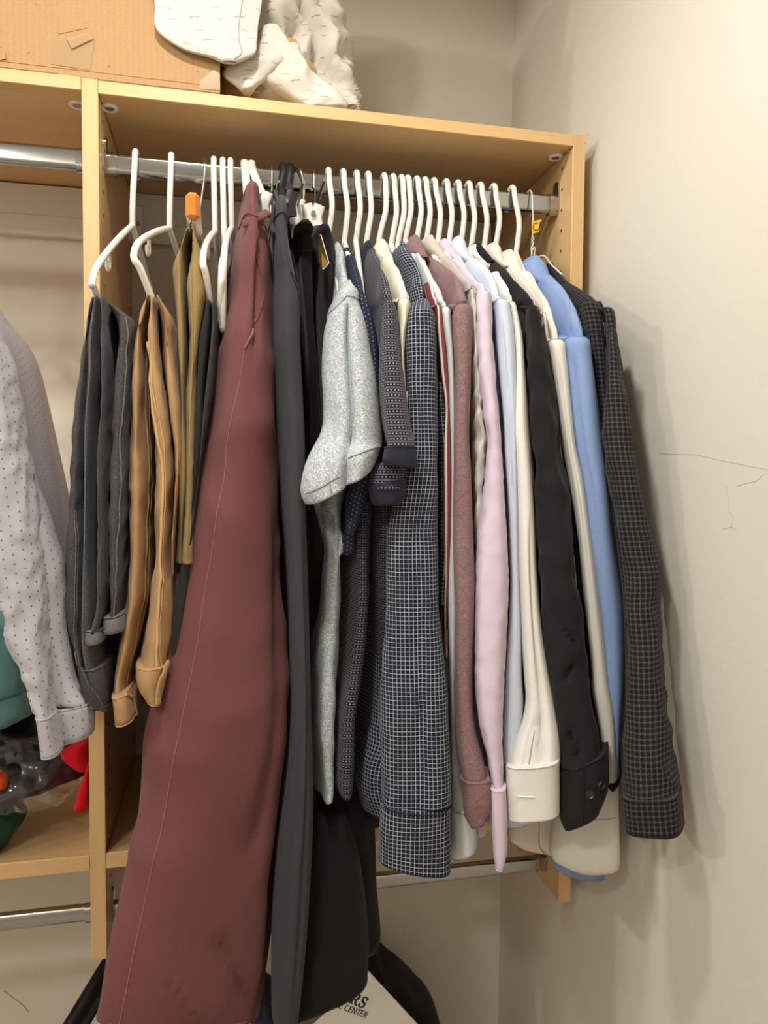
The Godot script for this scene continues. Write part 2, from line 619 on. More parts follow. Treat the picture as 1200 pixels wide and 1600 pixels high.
# ---------------------------------------------------------------- hangers
# tubular plastic hanger: top = highest point of the hook, neck = where the arms meet, tip = front end of an arm,
# bar = front end of the lower bar. The rear half mirrors the front one about the neck.
func plastic_hanger(label: String, top: Vector3, neck: Vector3, tip: Vector3, bar: Vector3, group: String, loops := true, bend := 0.0) -> void:
	var up := Vector3(0, EYE, 0)
	top += up
	neck += up
	tip += up
	bar += up
	var t := thing("plastic_hanger", label, "hanger", neck, group)
	var r := 0.0042
	var hk := []
	# over the rod: the free end hangs behind it
	hk.append(Vector3(top.x, top.y - 0.030, ROD_Z - 0.0165))
	hk.append(Vector3(top.x, top.y - 0.012, ROD_Z - 0.0155))
	hk.append(Vector3(top.x, top.y - 0.002, ROD_Z - 0.006))
	hk.append(Vector3(top.x, top.y, ROD_Z + 0.004))
	hk.append(Vector3(top.x, top.y - 0.006, ROD_Z + 0.013))
	hk.append(Vector3(top.x, top.y - 0.022, ROD_Z + 0.0175))
	hk.append(Vector3(lerpf(top.x, neck.x, 0.45) + bend, lerpf(top.y, neck.y, 0.55), ROD_Z + 0.0185))
	hk.append(Vector3(lerpf(top.x, neck.x, 0.85) + bend * 0.4, lerpf(top.y, neck.y, 0.82), ROD_Z + 0.014))
	hk.append(neck)
	put("hook", tube(path(hk, 5), r), M.plastic, t)
	var back_tip := Vector3(2 * neck.x - tip.x, tip.y, 2 * neck.z - tip.z)
	var back_bar := Vector3(2 * neck.x - bar.x, bar.y, 2 * neck.z - bar.z)
	for e in [[tip, bar], [back_tip, back_bar]]:
		var a: Vector3 = e[0]
		var b: Vector3 = e[1]
		var d := a - neck
		var p := [neck, neck + d * 0.25 + Vector3(0, 0.004, 0), neck + d * 0.6 + Vector3(0, 0.006, 0), neck + d * 0.9 + Vector3(0, 0.003, 0)]
		p.append(a + Vector3(0, -0.010, 0))
		p.append(a.lerp(b, 0.45) + (a - neck) * Vector3(0.03, 0, 0.03))
		p.append(b)
		put("arm", tube(path(p, 6), r), M.plastic, t)
		if loops:
			var q: Vector3 = neck + d * 0.62
			var f := Vector3(d.x, 0, d.z).normalized() * 0.008
			put("strap_hook", tube(path([q, q + Vector3(0, -0.014, 0), q + Vector3(0, -0.020, 0) + f * 0.6, q + Vector3(0, -0.017, 0) + f * 1.2, q + Vector3(0, -0.010, 0) + f * 1.3], 4), 0.0024), M.plastic, t)
	put("bar", tube(path([bar, bar.lerp(back_bar, 0.1) - Vector3(0, 0.002, 0), bar.lerp(back_bar, 0.9) - Vector3(0, 0.002, 0), back_bar], 4), r), M.plastic, t)

# steel hook over the rod that ends at `low`
func wire_hook(top: Vector3, low: Vector3, r: float, m: Material, t: Node3D, called := "hook") -> void:
	var y := top.y + EYE
	var p := [Vector3(top.x, y - 0.028, ROD_Z - 0.016), Vector3(top.x, y - 0.010, ROD_Z - 0.014), Vector3(top.x, y, ROD_Z), Vector3(top.x, y - 0.008, ROD_Z + 0.013), Vector3(top.x, y - 0.03, ROD_Z + 0.0165)]
	p.append(Vector3(lerpf(top.x, low.x, 0.6), lerpf(y, low.y + EYE, 0.6), ROD_Z + 0.014))
	p.append(low + Vector3(0, EYE, 0))
	put(called, tube(path(p, 5), r, r, Vector3.UP, 8), m, t)

func up(v: Vector3) -> Vector3:
	return v + Vector3(0, EYE, 0)

func lettering(text: String, size: float, depth: float, mt: Material, at: Transform3D, parent: Node3D, bold := true, serif := false) -> void:
	var m := TextMesh.new()
	var f := SystemFont.new()
	f.font_names = PackedStringArray(["Droid Serif" if serif else "Droid Sans"])
	f.font_weight = 700 if bold else 400
	m.font = f
	m.text = text
	m.font_size = 32
	m.pixel_size = size / 32.0
	m.depth = depth
	var o := MeshInstance3D.new()
	o.mesh = m
	o.material_override = mt
	o.name = "lettering"
	parent.add_child(o, true)
	o.transform = Transform3D(at.basis, at.origin - parent.position)

# ---------------------------------------------------------------- build
func _ready() -> void:
	camera_and_light()
	materials()
	room()
	panels()
	rods()
	hangers()
	garments()
	shelf_things()

func camera_and_light() -> void:
	var cam := Camera3D.new()
	cam.name = "camera"
	add_child(cam)
	cam.transform = Transform3D(Basis(Vector3(0.9774, 0.0075, 0.2113), Vector3(0.0026, 0.9989, -0.0473), Vector3(-0.2114, 0.0468, 0.9763)), Vector3(0, EYE, 0))
	cam.fov = 69.451
	cam.near = 0.02
	cam.current = true
	var env := WorldEnvironment.new()
	env.name = "environment"
	var e := Environment.new()
	e.background_mode = Environment.BG_COLOR
	e.background_color = Color(0.05, 0.05, 0.05)
	e.tonemap_mode = Environment.TONE_MAPPER_LINEAR
	e.tonemap_exposure = EXPOSURE
	e.sdfgi_enabled = true
	e.ssao_enabled = true
	e.ssil_enabled = true
	env.environment = e
	add_child(env)
	for q in LAMPS:
		var l := SpotLight3D.new()
		l.name = "ceiling_light"
		l.rotation.x = -PI / 2
		l.spot_angle = q[3]
		l.spot_angle_attenuation = q[4]
		l.spot_range = 12.0
		l.spot_attenuation = 2.0
		l.position = q[0]
		l.light_energy = q[1]
		l.light_size = q[2]
		l.light_color = Color(1.0, 1.0, 0.985)
		l.shadow_enabled = true
		add_child(l, true)

func room() -> void:
	var wr := structure("wall_right", box(Vector3(0.5674, -0.02, -1.6), Vector3(0.6874, 2.68, 1.7)), M.wall, "beige painted right wall beside the clothes, with fine cracks")
	structure("wall_back", box(Vector3(-4.5, -0.02, -1.5532), Vector3(0.6174, 2.68, -1.4332)), M.wall, "beige painted back wall behind the closet rods")
	structure("wall_left", box(Vector3(-4.52, -0.02, -1.6), Vector3(-4.4, 2.68, 1.7)), M.wall, "beige far end wall of the closet")
	structure("wall_front", box(Vector3(-4.5, -0.02, 0.95), Vector3(0.7, 2.68, 1.07)), M.wall, "beige wall opposite the closet rods")
	structure("ceiling", box(Vector3(-4.55, 2.6, -1.6), Vector3(0.75, 2.72, 1.7)), M.ceiling, "white closet ceiling")
	structure("floor", box(Vector3(-4.55, -0.12, -1.6), Vector3(0.75, 0.0, 1.7)), M.floor, "brown closet floor")
	var lamps := LAMPS
	var LAMP_LABELS := ["round flush ceiling lamp right above the hanging clothes", "round flush ceiling lamp at the far left end of the closet", "round flush ceiling lamp over the left bay of shelves", "round flush ceiling lamp behind the viewer"]
	for q in lamps:
		var t := thing("ceiling_lamp", LAMP_LABELS[lamps.find(q)], "lamp", Vector3(q[0].x, 2.6, q[0].z))
		put("diffuser", disc(Vector3(q[0].x, 2.6, q[0].z), Vector3.DOWN, 0.07, 0.02), M.lamp, t)
		put("trim_ring", disc(Vector3(q[0].x, 2.6, q[0].z), Vector3.DOWN, 0.10, 0.012, 0.072), M.plastic, t)

	put("crack", tube([Vector3(0.5672, 1.6151, -0.888), Vector3(0.5672, 1.6121, -0.8411), Vector3(0.5672, 1.6111, -0.8085), Vector3(0.5672, 1.604, -0.7695), Vector3(0.5672, 1.5957, -0.7148), Vector3(0.5672, 1.5912, -0.685)], 0.00028, 0.0002, Vector3.RIGHT, 5), M.crack, wr)
	put("crack", tube([Vector3(0.5672, 1.5726, -0.7522), Vector3(0.5672, 1.5711, -0.7488), Vector3(0.5672, 1.5637, -0.7518), Vector3(0.5672, 1.5594, -0.7461), Vector3(0.5672, 1.5432, -0.7465), Vector3(0.5672, 1.5392, -0.7375), Vector3(0.5672, 1.5259, -0.7402)], 0.00028, 0.0002, Vector3.RIGHT, 5), M.crack, wr)
	put("crack", tube([Vector3(0.5672, 1.5728, -0.7347), Vector3(0.5672, 1.5766, -0.7191), Vector3(0.5672, 1.5788, -0.702), Vector3(0.5672, 1.5858, -0.6925)], 0.00028, 0.0002, Vector3.RIGHT, 5), M.crack, wr)
	put("crack", tube([Vector3(0.5672, 1.5225, -0.7568), Vector3(0.5672, 1.5266, -0.7413), Vector3(0.5672, 1.525, -0.7326)], 0.00028, 0.0002, Vector3.RIGHT, 5), M.crack, wr)
	put("scratch", tube([Vector3(-0.3985, 0.6315, -1.4329), Vector3(-0.3814, 0.6144, -1.4329), Vector3(-0.3641, 0.5972, -1.4329), Vector3(-0.3577, 0.5852, -1.4329)], 0.0004, 0.0004, Vector3.UP, 5), M.hole, get_node("wall_back"))
	var hr_left := thing("hanging_rail", "white hanging rail board under the shelf in the left bay", "rail", Vector3(-0.6927, 2.0002, -1.4252))
	put("board", box(Vector3(-1.2000, 2.0002, -1.4327), Vector3(-0.1854, 2.0881, -1.4192)), M.white_board, hr_left)
	put("edge_strip", box(Vector3(-1.2000, 2.0002, -1.4192), Vector3(-0.1854, 2.0350, -1.4167)), M.white_board, hr_left)
	var hr_right := thing("hanging_rail", "white hanging rail board under the shelf in the right bay", "rail", Vector3(0.1805, 2.0002, -1.4252))
	put("board", box(Vector3(-0.1623, 2.0002, -1.4327), Vector3(0.5233, 2.0881, -1.4192)), M.white_board, hr_right)
	put("edge_strip", box(Vector3(-0.1623, 2.0002, -1.4192), Vector3(0.5233, 2.0350, -1.4167)), M.white_board, hr_right)
	brackets()

func brackets() -> void:
	var t := thing("suspension_bracket", "white suspension bracket cover on the wall beside the divider panel", "bracket", Vector3(-0.1544, 1.9905, -1.3982))
	put("cover", box(Vector3(-0.1681, 1.9905, -1.4152), Vector3(-0.1407, 2.0571, -1.3882), 0.004), M.plastic, t)
	put("screw", disc(Vector3(-0.1476, 2.0238, -1.3882), Vector3.BACK, 0.004, 0.002), M.steel, t)
	brackets_right()

func brackets_right() -> void:
	var t := thing("suspension_bracket", "white suspension bracket cover on the wall beside the right end panel", "bracket", Vector3(0.5319, 2.0157, -1.3982))
	put("cover", box(Vector3(0.5230, 2.0157, -1.4152), Vector3(0.5409, 2.0539, -1.3882), 0.004), M.plastic, t)
	put("screw", disc(Vector3(0.5364, 2.0348, -1.3882), Vector3.BACK, 0.004, 0.002), M.steel, t)

func panels() -> void:
	var divider := thing("panel", "tall maple-look divider panel between the two rod bays", "panel", Vector3(-0.1738, 0.8992, -1.2511))
	put("board", box(Vector3(-0.1844, 0.8992, -1.4322), Vector3(-0.1633, 2.1076, -1.0712)), M.wood_v, divider)
	put("edge_band", box(Vector3(-0.1842, 0.8992, -1.0712), Vector3(-0.1635, 2.1076, -1.0700)), M.wood_v, divider)
	var end_panel := thing("panel", "tall maple-look end panel beside the right wall", "panel", Vector3(0.5343, 0.8992, -1.2511))
	put("board", box(Vector3(0.5243, 0.8992, -1.4322), Vector3(0.5443, 2.1076, -1.0712)), M.wood_v, end_panel)
	put("edge_band", box(Vector3(0.5245, 0.8992, -1.0712), Vector3(0.5441, 2.1076, -1.0700)), M.wood_v, end_panel)
	put("chipped_edge", tube([Vector3(0.5433, 2.0956, -1.07), Vector3(0.5453, 2.1036, -1.07), Vector3(0.5478, 2.1091, -1.069)], 0.0012, 0.003, Vector3.BACK, 6), M.wood_v, end_panel)
	for i in 22:
		var y := 0.9992 + i * 0.032 + (0.0 if i < 11 else 0.43)
		for z in [-1.1070, -1.3962]:
			put("pin_hole", disc(Vector3(0.5243, y, z), Vector3.LEFT, 0.0026, 0.0004, 0.0, 10), M.hole, end_panel)
			put("pin_hole", disc(Vector3(-0.1633, y, z), Vector3.RIGHT, 0.0026, 0.0004, 0.0, 10), M.hole, divider)

	var shelf_a := thing("shelf", "upper maple-look shelf of the right bay, above the packed hangers", "shelf", Vector3(0.1805, 2.0891, -1.2511))
	put("board", box(Vector3(-0.1629, 2.0891, -1.4322), Vector3(0.5239, 2.1066, -1.0712)), M.wood_h, shelf_a)
	put("edge_band", box(Vector3(-0.1629, 2.0893, -1.0712), Vector3(0.5239, 2.1064, -1.0700)), M.wood_h, shelf_a)
	var shelf_b := thing("shelf", "upper maple-look shelf of the left bay, under the cardboard box", "shelf", Vector3(-0.6924, 2.0911, -1.2511))
	put("board", box(Vector3(-1.2000, 2.0911, -1.4322), Vector3(-0.1848, 2.1086, -1.0712)), M.wood_h, shelf_b)
	put("edge_band", box(Vector3(-1.2000, 2.0913, -1.0712), Vector3(-0.1848, 2.1084, -1.0700)), M.wood_h, shelf_b)
	var shelf_c := thing("shelf", "lower maple-look shelf of the left bay, holding folded clothes and bags", "shelf", Vector3(-0.6924, 1.0279, -1.2511))
	put("board", box(Vector3(-1.2000, 1.0279, -1.4322), Vector3(-0.1848, 1.0498, -1.0712)), M.wood_h, shelf_c)
	put("edge_band", box(Vector3(-1.2000, 1.0281, -1.0712), Vector3(-0.1848, 1.0496, -1.0700)), M.wood_h, shelf_c)
	var shelf_d := thing("shelf", "lower maple-look shelf of the right bay, behind the trousers", "shelf", Vector3(0.1805, 1.0289, -1.2511))
	put("board", box(Vector3(-0.1629, 1.0289, -1.4322), Vector3(0.5239, 1.0508, -1.0712)), M.wood_h, shelf_d)
	put("edge_band", box(Vector3(-0.1629, 1.0291, -1.0712), Vector3(0.5239, 1.0506, -1.0700)), M.wood_h, shelf_d)
	put("connector_cover", disc(Vector3(-0.1540, 2.0891, -1.1061), Vector3.DOWN, 0.0115, 0.003), M.plastic, shelf_a)
	put("connector_screw", disc(Vector3(-0.1540, 2.0879, -1.1061), Vector3.DOWN, 0.006, 0.0016), M.steel, shelf_a)
	put("connector_cover", disc(Vector3(-0.1965, 2.0911, -1.1112), Vector3.DOWN, 0.0115, 0.003), M.plastic, shelf_b)
	put("connector_screw", disc(Vector3(-0.1965, 2.0899, -1.1112), Vector3.DOWN, 0.006, 0.0016), M.steel, shelf_b)
	put("connector_cover", disc(Vector3(0.5142, 2.0891, -1.1111), Vector3.DOWN, 0.0115, 0.003), M.plastic, shelf_a)
	put("connector_screw", disc(Vector3(0.5142, 2.0879, -1.1111), Vector3.DOWN, 0.006, 0.0016), M.steel, shelf_a)
	var far_panel := thing("panel", "maple-look end panel closing the left bay outside the picture", "panel", Vector3(-1.2100, 0.8992, -1.2511))
	put("board", box(Vector3(-1.2200, 0.8992, -1.4322), Vector3(-1.2000, 2.1076, -1.0712)), M.wood_v, far_panel)
	put("edge_band", box(Vector3(-1.2198, 0.8992, -1.0712), Vector3(-1.2002, 2.1076, -1.0700)), M.wood_v, far_panel)

func rods() -> void:
	var rod_a := thing("closet_rod", "upper chrome rod of the right bay, carrying the packed hangers", "rod", Vector3(0.1805, 2.0187, -1.1238))
	put("tube", rod_mesh(-0.1633, 0.5243, 2.0187, -1.1238, 0.0075, 0.0154), M.chrome, rod_a)
	put("socket", rod_mesh(-0.1633, -0.1473, 2.0179, -1.1238, 0.0092, 0.0172), M.chrome, rod_a)
	put("socket_plate", rod_mesh(-0.1633, -0.1603, 2.0277, -1.1238, 0.0095, 0.0274), M.chrome, rod_a)
	put("socket", rod_mesh(0.5083, 0.5243, 2.0179, -1.1238, 0.0092, 0.0172), M.chrome, rod_a)
	put("socket_plate", rod_mesh(0.5213, 0.5243, 2.0277, -1.1238, 0.0095, 0.0274), M.chrome, rod_a)
	var rod_b := thing("closet_rod", "upper chrome rod of the left bay, bare beside the divider panel", "rod", Vector3(-0.6922, 2.0207, -1.1238))
	put("tube", rod_mesh(-1.2000, -0.1844, 2.0207, -1.1238, 0.0075, 0.0154), M.chrome, rod_b)
	put("socket", rod_mesh(-1.2000, -1.1840, 2.0199, -1.1238, 0.0092, 0.0172), M.chrome, rod_b)
	put("socket_plate", rod_mesh(-1.2000, -1.1970, 2.0297, -1.1238, 0.0095, 0.0274), M.chrome, rod_b)
	put("socket", rod_mesh(-0.2004, -0.1844, 2.0199, -1.1238, 0.0092, 0.0172), M.chrome, rod_b)
	put("socket_plate", rod_mesh(-0.1874, -0.1844, 2.0297, -1.1238, 0.0095, 0.0274), M.chrome, rod_b)
	var rod_c := thing("closet_rod", "lower chrome rod of the left bay, under the lower shelf", "rod", Vector3(-0.6922, 0.9389, -1.1238))
	put("tube", rod_mesh(-1.2000, -0.1844, 0.9389, -1.1238, 0.0075, 0.0129), M.chrome, rod_c)
	put("socket", rod_mesh(-1.2000, -1.1840, 0.9381, -1.1238, 0.0092, 0.0147), M.chrome, rod_c)
	put("socket_plate", rod_mesh(-1.2000, -1.1970, 0.9479, -1.1238, 0.0095, 0.0249), M.chrome, rod_c)
	put("socket", rod_mesh(-0.2004, -0.1844, 0.9381, -1.1238, 0.0092, 0.0147), M.chrome, rod_c)
	put("socket_plate", rod_mesh(-0.1874, -0.1844, 0.9479, -1.1238, 0.0095, 0.0249), M.chrome, rod_c)
	var rod_d := thing("closet_rod", "lower chrome rod of the right bay, below the shirt hems", "rod", Vector3(0.1805, 0.9389, -1.1238))
	put("tube", rod_mesh(-0.1633, 0.5243, 0.9389, -1.1238, 0.0075, 0.0129), M.chrome, rod_d)
	put("socket", rod_mesh(-0.1633, -0.1473, 0.9381, -1.1238, 0.0092, 0.0147), M.chrome, rod_d)
	put("socket_plate", rod_mesh(-0.1633, -0.1603, 0.9479, -1.1238, 0.0095, 0.0249), M.chrome, rod_d)
	put("socket", rod_mesh(0.5083, 0.5243, 0.9381, -1.1238, 0.0092, 0.0147), M.chrome, rod_d)
	put("socket_plate", rod_mesh(0.5213, 0.5243, 0.9479, -1.1238, 0.0095, 0.0249), M.chrome, rod_d)

# oval closet rod along x with flat sides
func rod_mesh(x0: float, x1: float, y: float, z: float, rz: float, ry: float) -> ArrayMesh:
	var st := SurfaceTool.new()
	st.begin(Mesh.PRIMITIVE_TRIANGLES)
	var ring := []
	var flat := ry - rz
	for j in 13:
		var a := PI * j / 12
		ring.append(Vector2(cos(a) * rz, flat + sin(a) * rz))
	for j in 13:
		var a := PI + PI * j / 12
		ring.append(Vector2(cos(a) * rz, -flat + sin(a) * rz))
	var n := ring.size()
	st.set_smooth_group(0)
	for j in n:
		var p: Vector2 = ring[j]
		var q: Vector2 = ring[(j + 1) % n]
		quad(st, Vector3(x0, y + p.y, z + p.x), Vector3(x1, y + p.y, z + p.x), Vector3(x1, y + q.y, z + q.x), Vector3(x0, y + q.y, z + q.x), Vector3(0, p.y + q.y, (p.x + q.x) * 3.0))
	st.set_smooth_group(-1)
	for x in [x0, x1]:
		for j in n:
			var p: Vector2 = ring[j]
			var q: Vector2 = ring[(j + 1) % n]
			tri(st, Vector3(x, y, z), Vector3(x, y + p.y, z + p.x), Vector3(x, y + q.y, z + q.x), Vector3(x - (x0 + x1) / 2.0, 0, 0))
	st.generate_normals()
	return st.commit()

func hangers() -> void:
	plastic_hanger("bare-armed white plastic hanger nearest the divider, holding folded black jeans", Vector3(-0.1212, 0.4585, -1.1198), Vector3(-0.1259, 0.354, -1.1158), Vector3(-0.1503, 0.2312, -0.925), Vector3(-0.1474, 0.2125, -0.945), "white plastic hangers on the upper rod", true, 0)
	plastic_hanger("white plastic hanger holding folded brown jeans, second from the divider", Vector3(-0.0723, 0.4585, -1.1198), Vector3(-0.0753, 0.3535, -1.1158), Vector3(-0.1032, 0.2669, -0.925), Vector3(-0.0859, 0.2169, -0.945), "white plastic hangers on the upper rod", true, 0)
	plastic_hanger("white plastic hanger holding folded charcoal trousers beside the wooden hanger", Vector3(-0.0134, 0.4585, -1.1198), Vector3(-0.0119, 0.3538, -1.1158), Vector3(-0.0242, 0.265, -0.925), Vector3(-0.0165, 0.2155, -0.945), "white plastic hangers on the upper rod", true, 0)
	plastic_hanger("empty white plastic hanger just left of the burgundy trousers, behind another", Vector3(-0.0008, 0.4585, -1.1198), Vector3(0.0016, 0.32, -1.1158), Vector3(-0.0025, 0.2498, -0.925), Vector3(-0.0035, 0.1928, -0.945), "white plastic hangers on the upper rod", false, 0)
	plastic_hanger("empty white plastic hanger touching the waistband side of the burgundy trousers", Vector3(0.0101, 0.4585, -1.1198), Vector3(0.0117, 0.3602, -1.1158), Vector3(0.0006, 0.269, -0.925), Vector3(-0.0012, 0.1835, -0.945), "white plastic hangers on the upper rod", true, 0)
	plastic_hanger("white plastic hanger carrying the light grey heather T-shirt", Vector3(0.1534, 0.4585, -1.1198), Vector3(0.1533, 0.357, -1.1158), Vector3(0.1506, 0.223, -0.965), Vector3(0.153, 0.1922, -0.985), "white plastic hangers on the upper rod", false, 0.004)
	plastic_hanger("white plastic hanger carrying the navy polo with pale dots", Vector3(0.1757, 0.4585, -1.1198), Vector3(0.1775, 0.3531, -1.1158), Vector3(0.1717, 0.23, -0.965), Vector3(0.1746, 0.1992, -0.985), "white plastic hangers on the upper rod", false, 0.004)
	plastic_hanger("white plastic hanger squeezed in between the dotted navy polo and the ribbed polo, arms showing", Vector3(0.1962, 0.4585, -1.1198), Vector3(0.1951, 0.3563, -1.1158), Vector3(0.1795, 0.2163, -0.965), Vector3(0.1825, 0.1851, -0.985), "white plastic hangers on the upper rod", false, 0.004)
	plastic_hanger("white plastic hanger carrying the navy and taupe ribbed-pattern polo", Vector3(0.2138, 0.4585, -1.1198), Vector3(0.2108, 0.3518, -1.1158), Vector3(0.2113, 0.2114, -0.965), Vector3(0.2151, 0.1798, -0.985), "white plastic hangers on the upper rod", false, 0.004)
	plastic_hanger("white plastic hanger with leaning hook carrying the short cream shirt", Vector3(0.2386, 0.4585, -1.1198), Vector3(0.2305, 0.3589, -1.1158), Vector3(0.2331, 0.2175, -0.965), Vector3(0.2373, 0.1859, -0.985), "white plastic hangers on the upper rod", false, 0.004)
	plastic_hanger("white plastic hanger carrying the navy gingham shirt, just right of the leaning hook", Vector3(0.2525, 0.4585, -1.1198), Vector3(0.2495, 0.3527, -1.1158), Vector3(0.2534, 0.2068, -0.965), Vector3(0.2581, 0.1748, -0.985), "white plastic hangers on the upper rod", false, 0.004)
	plastic_hanger("white plastic hanger behind the gingham shirt collar, closest pair of hooks on its right", Vector3(0.2656, 0.4585, -1.1198), Vector3(0.2595, 0.3534, -1.1158), Vector3(0.2472, 0.2065, -0.965), Vector3(0.2518, 0.1745, -0.985), "white plastic hangers on the upper rod", false, 0.004)
	plastic_hanger("white plastic hanger carrying the pale knit shirt left of the mauve polo collar", Vector3(0.2756, 0.4585, -1.1198), Vector3(0.2715, 0.362, -1.1158), Vector3(0.2898, 0.2095, -0.965), Vector3(0.2953, 0.1773, -0.985), "white plastic hangers on the upper rod", false, 0.004)
	plastic_hanger("white plastic hanger carrying the red striped shirt, rising behind the mauve collar", Vector3(0.2898, 0.4585, -1.1198), Vector3(0.2897, 0.3633, -1.1158), Vector3(0.2782, 0.2132, -0.965), Vector3(0.2834, 0.1811, -0.985), "white plastic hangers on the upper rod", false, 0.004)
	plastic_hanger("white plastic hanger carrying the mauve heather polo", Vector3(0.303, 0.4585, -1.1198), Vector3(0.305, 0.3644, -1.1158), Vector3(0.3113, 0.2166, -0.965), Vector3(0.3173, 0.1844, -0.985), "white plastic hangers on the upper rod", false, 0.004)
	plastic_hanger("white plastic hanger carrying the silver grey shirt with the greige collar", Vector3(0.3173, 0.4585, -1.1198), Vector3(0.3234, 0.3639, -1.1158), Vector3(0.3256, 0.2379, -0.965), Vector3(0.3319, 0.2061, -0.985), "white plastic hangers on the upper rod", false, 0.004)
	plastic_hanger("white plastic hanger carrying the lavender shirt", Vector3(0.3368, 0.4585, -1.1198), Vector3(0.3409, 0.3632, -1.1158), Vector3(0.3421, 0.2328, -0.965), Vector3(0.3487, 0.2007, -0.985), "white plastic hangers on the upper rod", false, 0.004)
	plastic_hanger("white plastic hanger carrying the pale blue shirt", Vector3(0.3555, 0.4585, -1.1198), Vector3(0.3606, 0.3646, -1.1158), Vector3(0.3689, 0.2214, -0.965), Vector3(0.3762, 0.1888, -0.985), "white plastic hangers on the upper rod", false, 0.004)
	plastic_hanger("white plastic hanger carrying the ivory shirt left of the black shirt", Vector3(0.3732, 0.4585, -1.1198), Vector3(0.3774, 0.36, -1.1158), Vector3(0.3829, 0.2221, -0.965), Vector3(0.3905, 0.1894, -0.985), "white plastic hangers on the upper rod", false, 0.004)
	plastic_hanger("white plastic hanger carrying the black long-sleeved shirt", Vector3(0.3921, 0.4585, -1.1198), Vector3(0.3985, 0.3595, -1.1158), Vector3(0.413, 0.2158, -0.965), Vector3(0.4213, 0.1828, -0.985), "white plastic hangers on the upper rod", false, 0.004)
	plastic_hanger("white plastic hanger carrying the blush cream shirt right of the black shirt", Vector3(0.4143, 0.4585, -1.1198), Vector3(0.4175, 0.3629, -1.1158), Vector3(0.4321, 0.2054, -0.965), Vector3(0.4408, 0.1719, -0.985), "white plastic hangers on the upper rod", false, 0.004)
	plastic_hanger("white plastic hanger rightmost of the plastic ones, carrying the white shirt", Vector3(0.4453, 0.4585, -1.1198), Vector3(0.4518, 0.3554, -1.1158), Vector3(0.4481, 0.1727, -0.965), Vector3(0.4571, 0.1383, -0.985), "white plastic hangers on the upper rod", false, 0.004)
	plastic_hanger("white plastic hanger in the left bay carrying the dotted lavender grey shirt", Vector3(-0.3709, 0.4585, -1.1198), Vector3(-0.3733, 0.3347, -1.1158), Vector3(-0.3102, 0.2227, -0.99), Vector3(-0.3154, 0.1879, -1), "white plastic hangers on the upper rod", false, 0)
	var wh := thing("wooden_hanger", "wooden trouser hanger with an orange lacquered end, holding olive khaki trousers", "hanger", Vector3(-0.036, 1.9031, -1.1238))
	wire_hook(Vector3(-0.0262, 0.457, 0), Vector3(-0.036, 0.3371, -1.1238), 0.0017, M.steel, wh)
	put("beam", box(up(Vector3(-0.044, 0.3071, -1.3077)), up(Vector3(-0.028, 0.3391, -0.938)), 0.005), M.pale_wood, wh)
	put("beam_end", box(up(Vector3(-0.0445, 0.3066, -0.938)), up(Vector3(-0.0275, 0.3396, -0.926)), 0.005), M.orange_wood, wh, "glossy orange lacquered end")
	put("clamp_wire", tube(path([up(Vector3(-0.036, 0.3131, -0.934)), up(Vector3(-0.0378, 0.3079, -0.935)), up(Vector3(-0.0378, 0.2928, -0.935)), up(Vector3(-0.0378, 0.2928, -1.3177)), up(Vector3(-0.044, 0.3131, -1.3077))], 4), 0.0016), M.steel, wh)
	var cb := thing("clip_hanger", "translucent white clip hanger gripping the waistband of the burgundy trousers", "hanger", Vector3(0.047, 1.9705, -1.1238))
	put("hook", tube(path([up(Vector3(0.0304, 0.432, -1.1378)), up(Vector3(0.0304, 0.45, -1.1358)), up(Vector3(0.0304, 0.4595, -1.1238)), up(Vector3(0.0304, 0.448, -1.1093)), up(Vector3(0.0318, 0.4141, -1.08)), up(Vector3(0.0338, 0.3762, -1.06))], 5), 0.0042, 0.006, Vector3.RIGHT, 10), M.clip_white, cb)
	put("hook", tube(path([up(Vector3(0.0405, 0.432, -1.1378)), up(Vector3(0.0405, 0.45, -1.1358)), up(Vector3(0.0405, 0.4595, -1.1238)), up(Vector3(0.0405, 0.448, -1.1093)), up(Vector3(0.0452, 0.4197, -1.08)), up(Vector3(0.0654, 0.3631, -1.06))], 5), 0.0042, 0.006, Vector3.RIGHT, 10), M.clip_white, cb)
	put("bar", tube([up(Vector3(0.0434, 0.3575, -0.95)), up(Vector3(0.0434, 0.3575, -1.3))], 0.004, 0.006), M.clip_white, cb)
	put("clip_jaw", tube(path([up(Vector3(0.0354, 0.3683, -0.985)), up(Vector3(0.0389, 0.3555, -0.985)), up(Vector3(0.0399, 0.3483, -0.985)), up(Vector3(0.0379, 0.3363, -0.985))], 4), 0.0025, 0.01, Vector3.LEFT, 8), M.clip_white, cb)
	put("clip_jaw", tube(path([up(Vector3(0.0534, 0.3683, -0.985)), up(Vector3(0.0499, 0.3555, -0.985)), up(Vector3(0.0489, 0.3483, -0.985)), up(Vector3(0.0509, 0.3363, -0.985))], 4), 0.0025, 0.01, Vector3.LEFT, 8), M.clip_white, cb)
	put("spring", tube([up(Vector3(0.0444, 0.3533, -0.993)), up(Vector3(0.0444, 0.3533, -0.977))], 0.0035), M.steel, cb)
	var cs := thing("clip_hanger", "steel clip hanger with a thin straight hook, between burgundy and charcoal trousers", "hanger", Vector3(0.0694, 1.9584, -1.1238))
	wire_hook(Vector3(0.0694, 0.457, 0), Vector3(0.0694, 0.3784, -1.1238), 0.0016, M.steel, cs)
	put("bar", tube([up(Vector3(0.0694, 0.3784, -0.9738)), up(Vector3(0.0694, 0.3784, -1.2738))], 0.002), M.steel, cs)
	var ck := thing("clip_hanger", "black plastic clip hanger gripping the charcoal trousers", "hanger", Vector3(0.0858, 1.9659, -1.07))
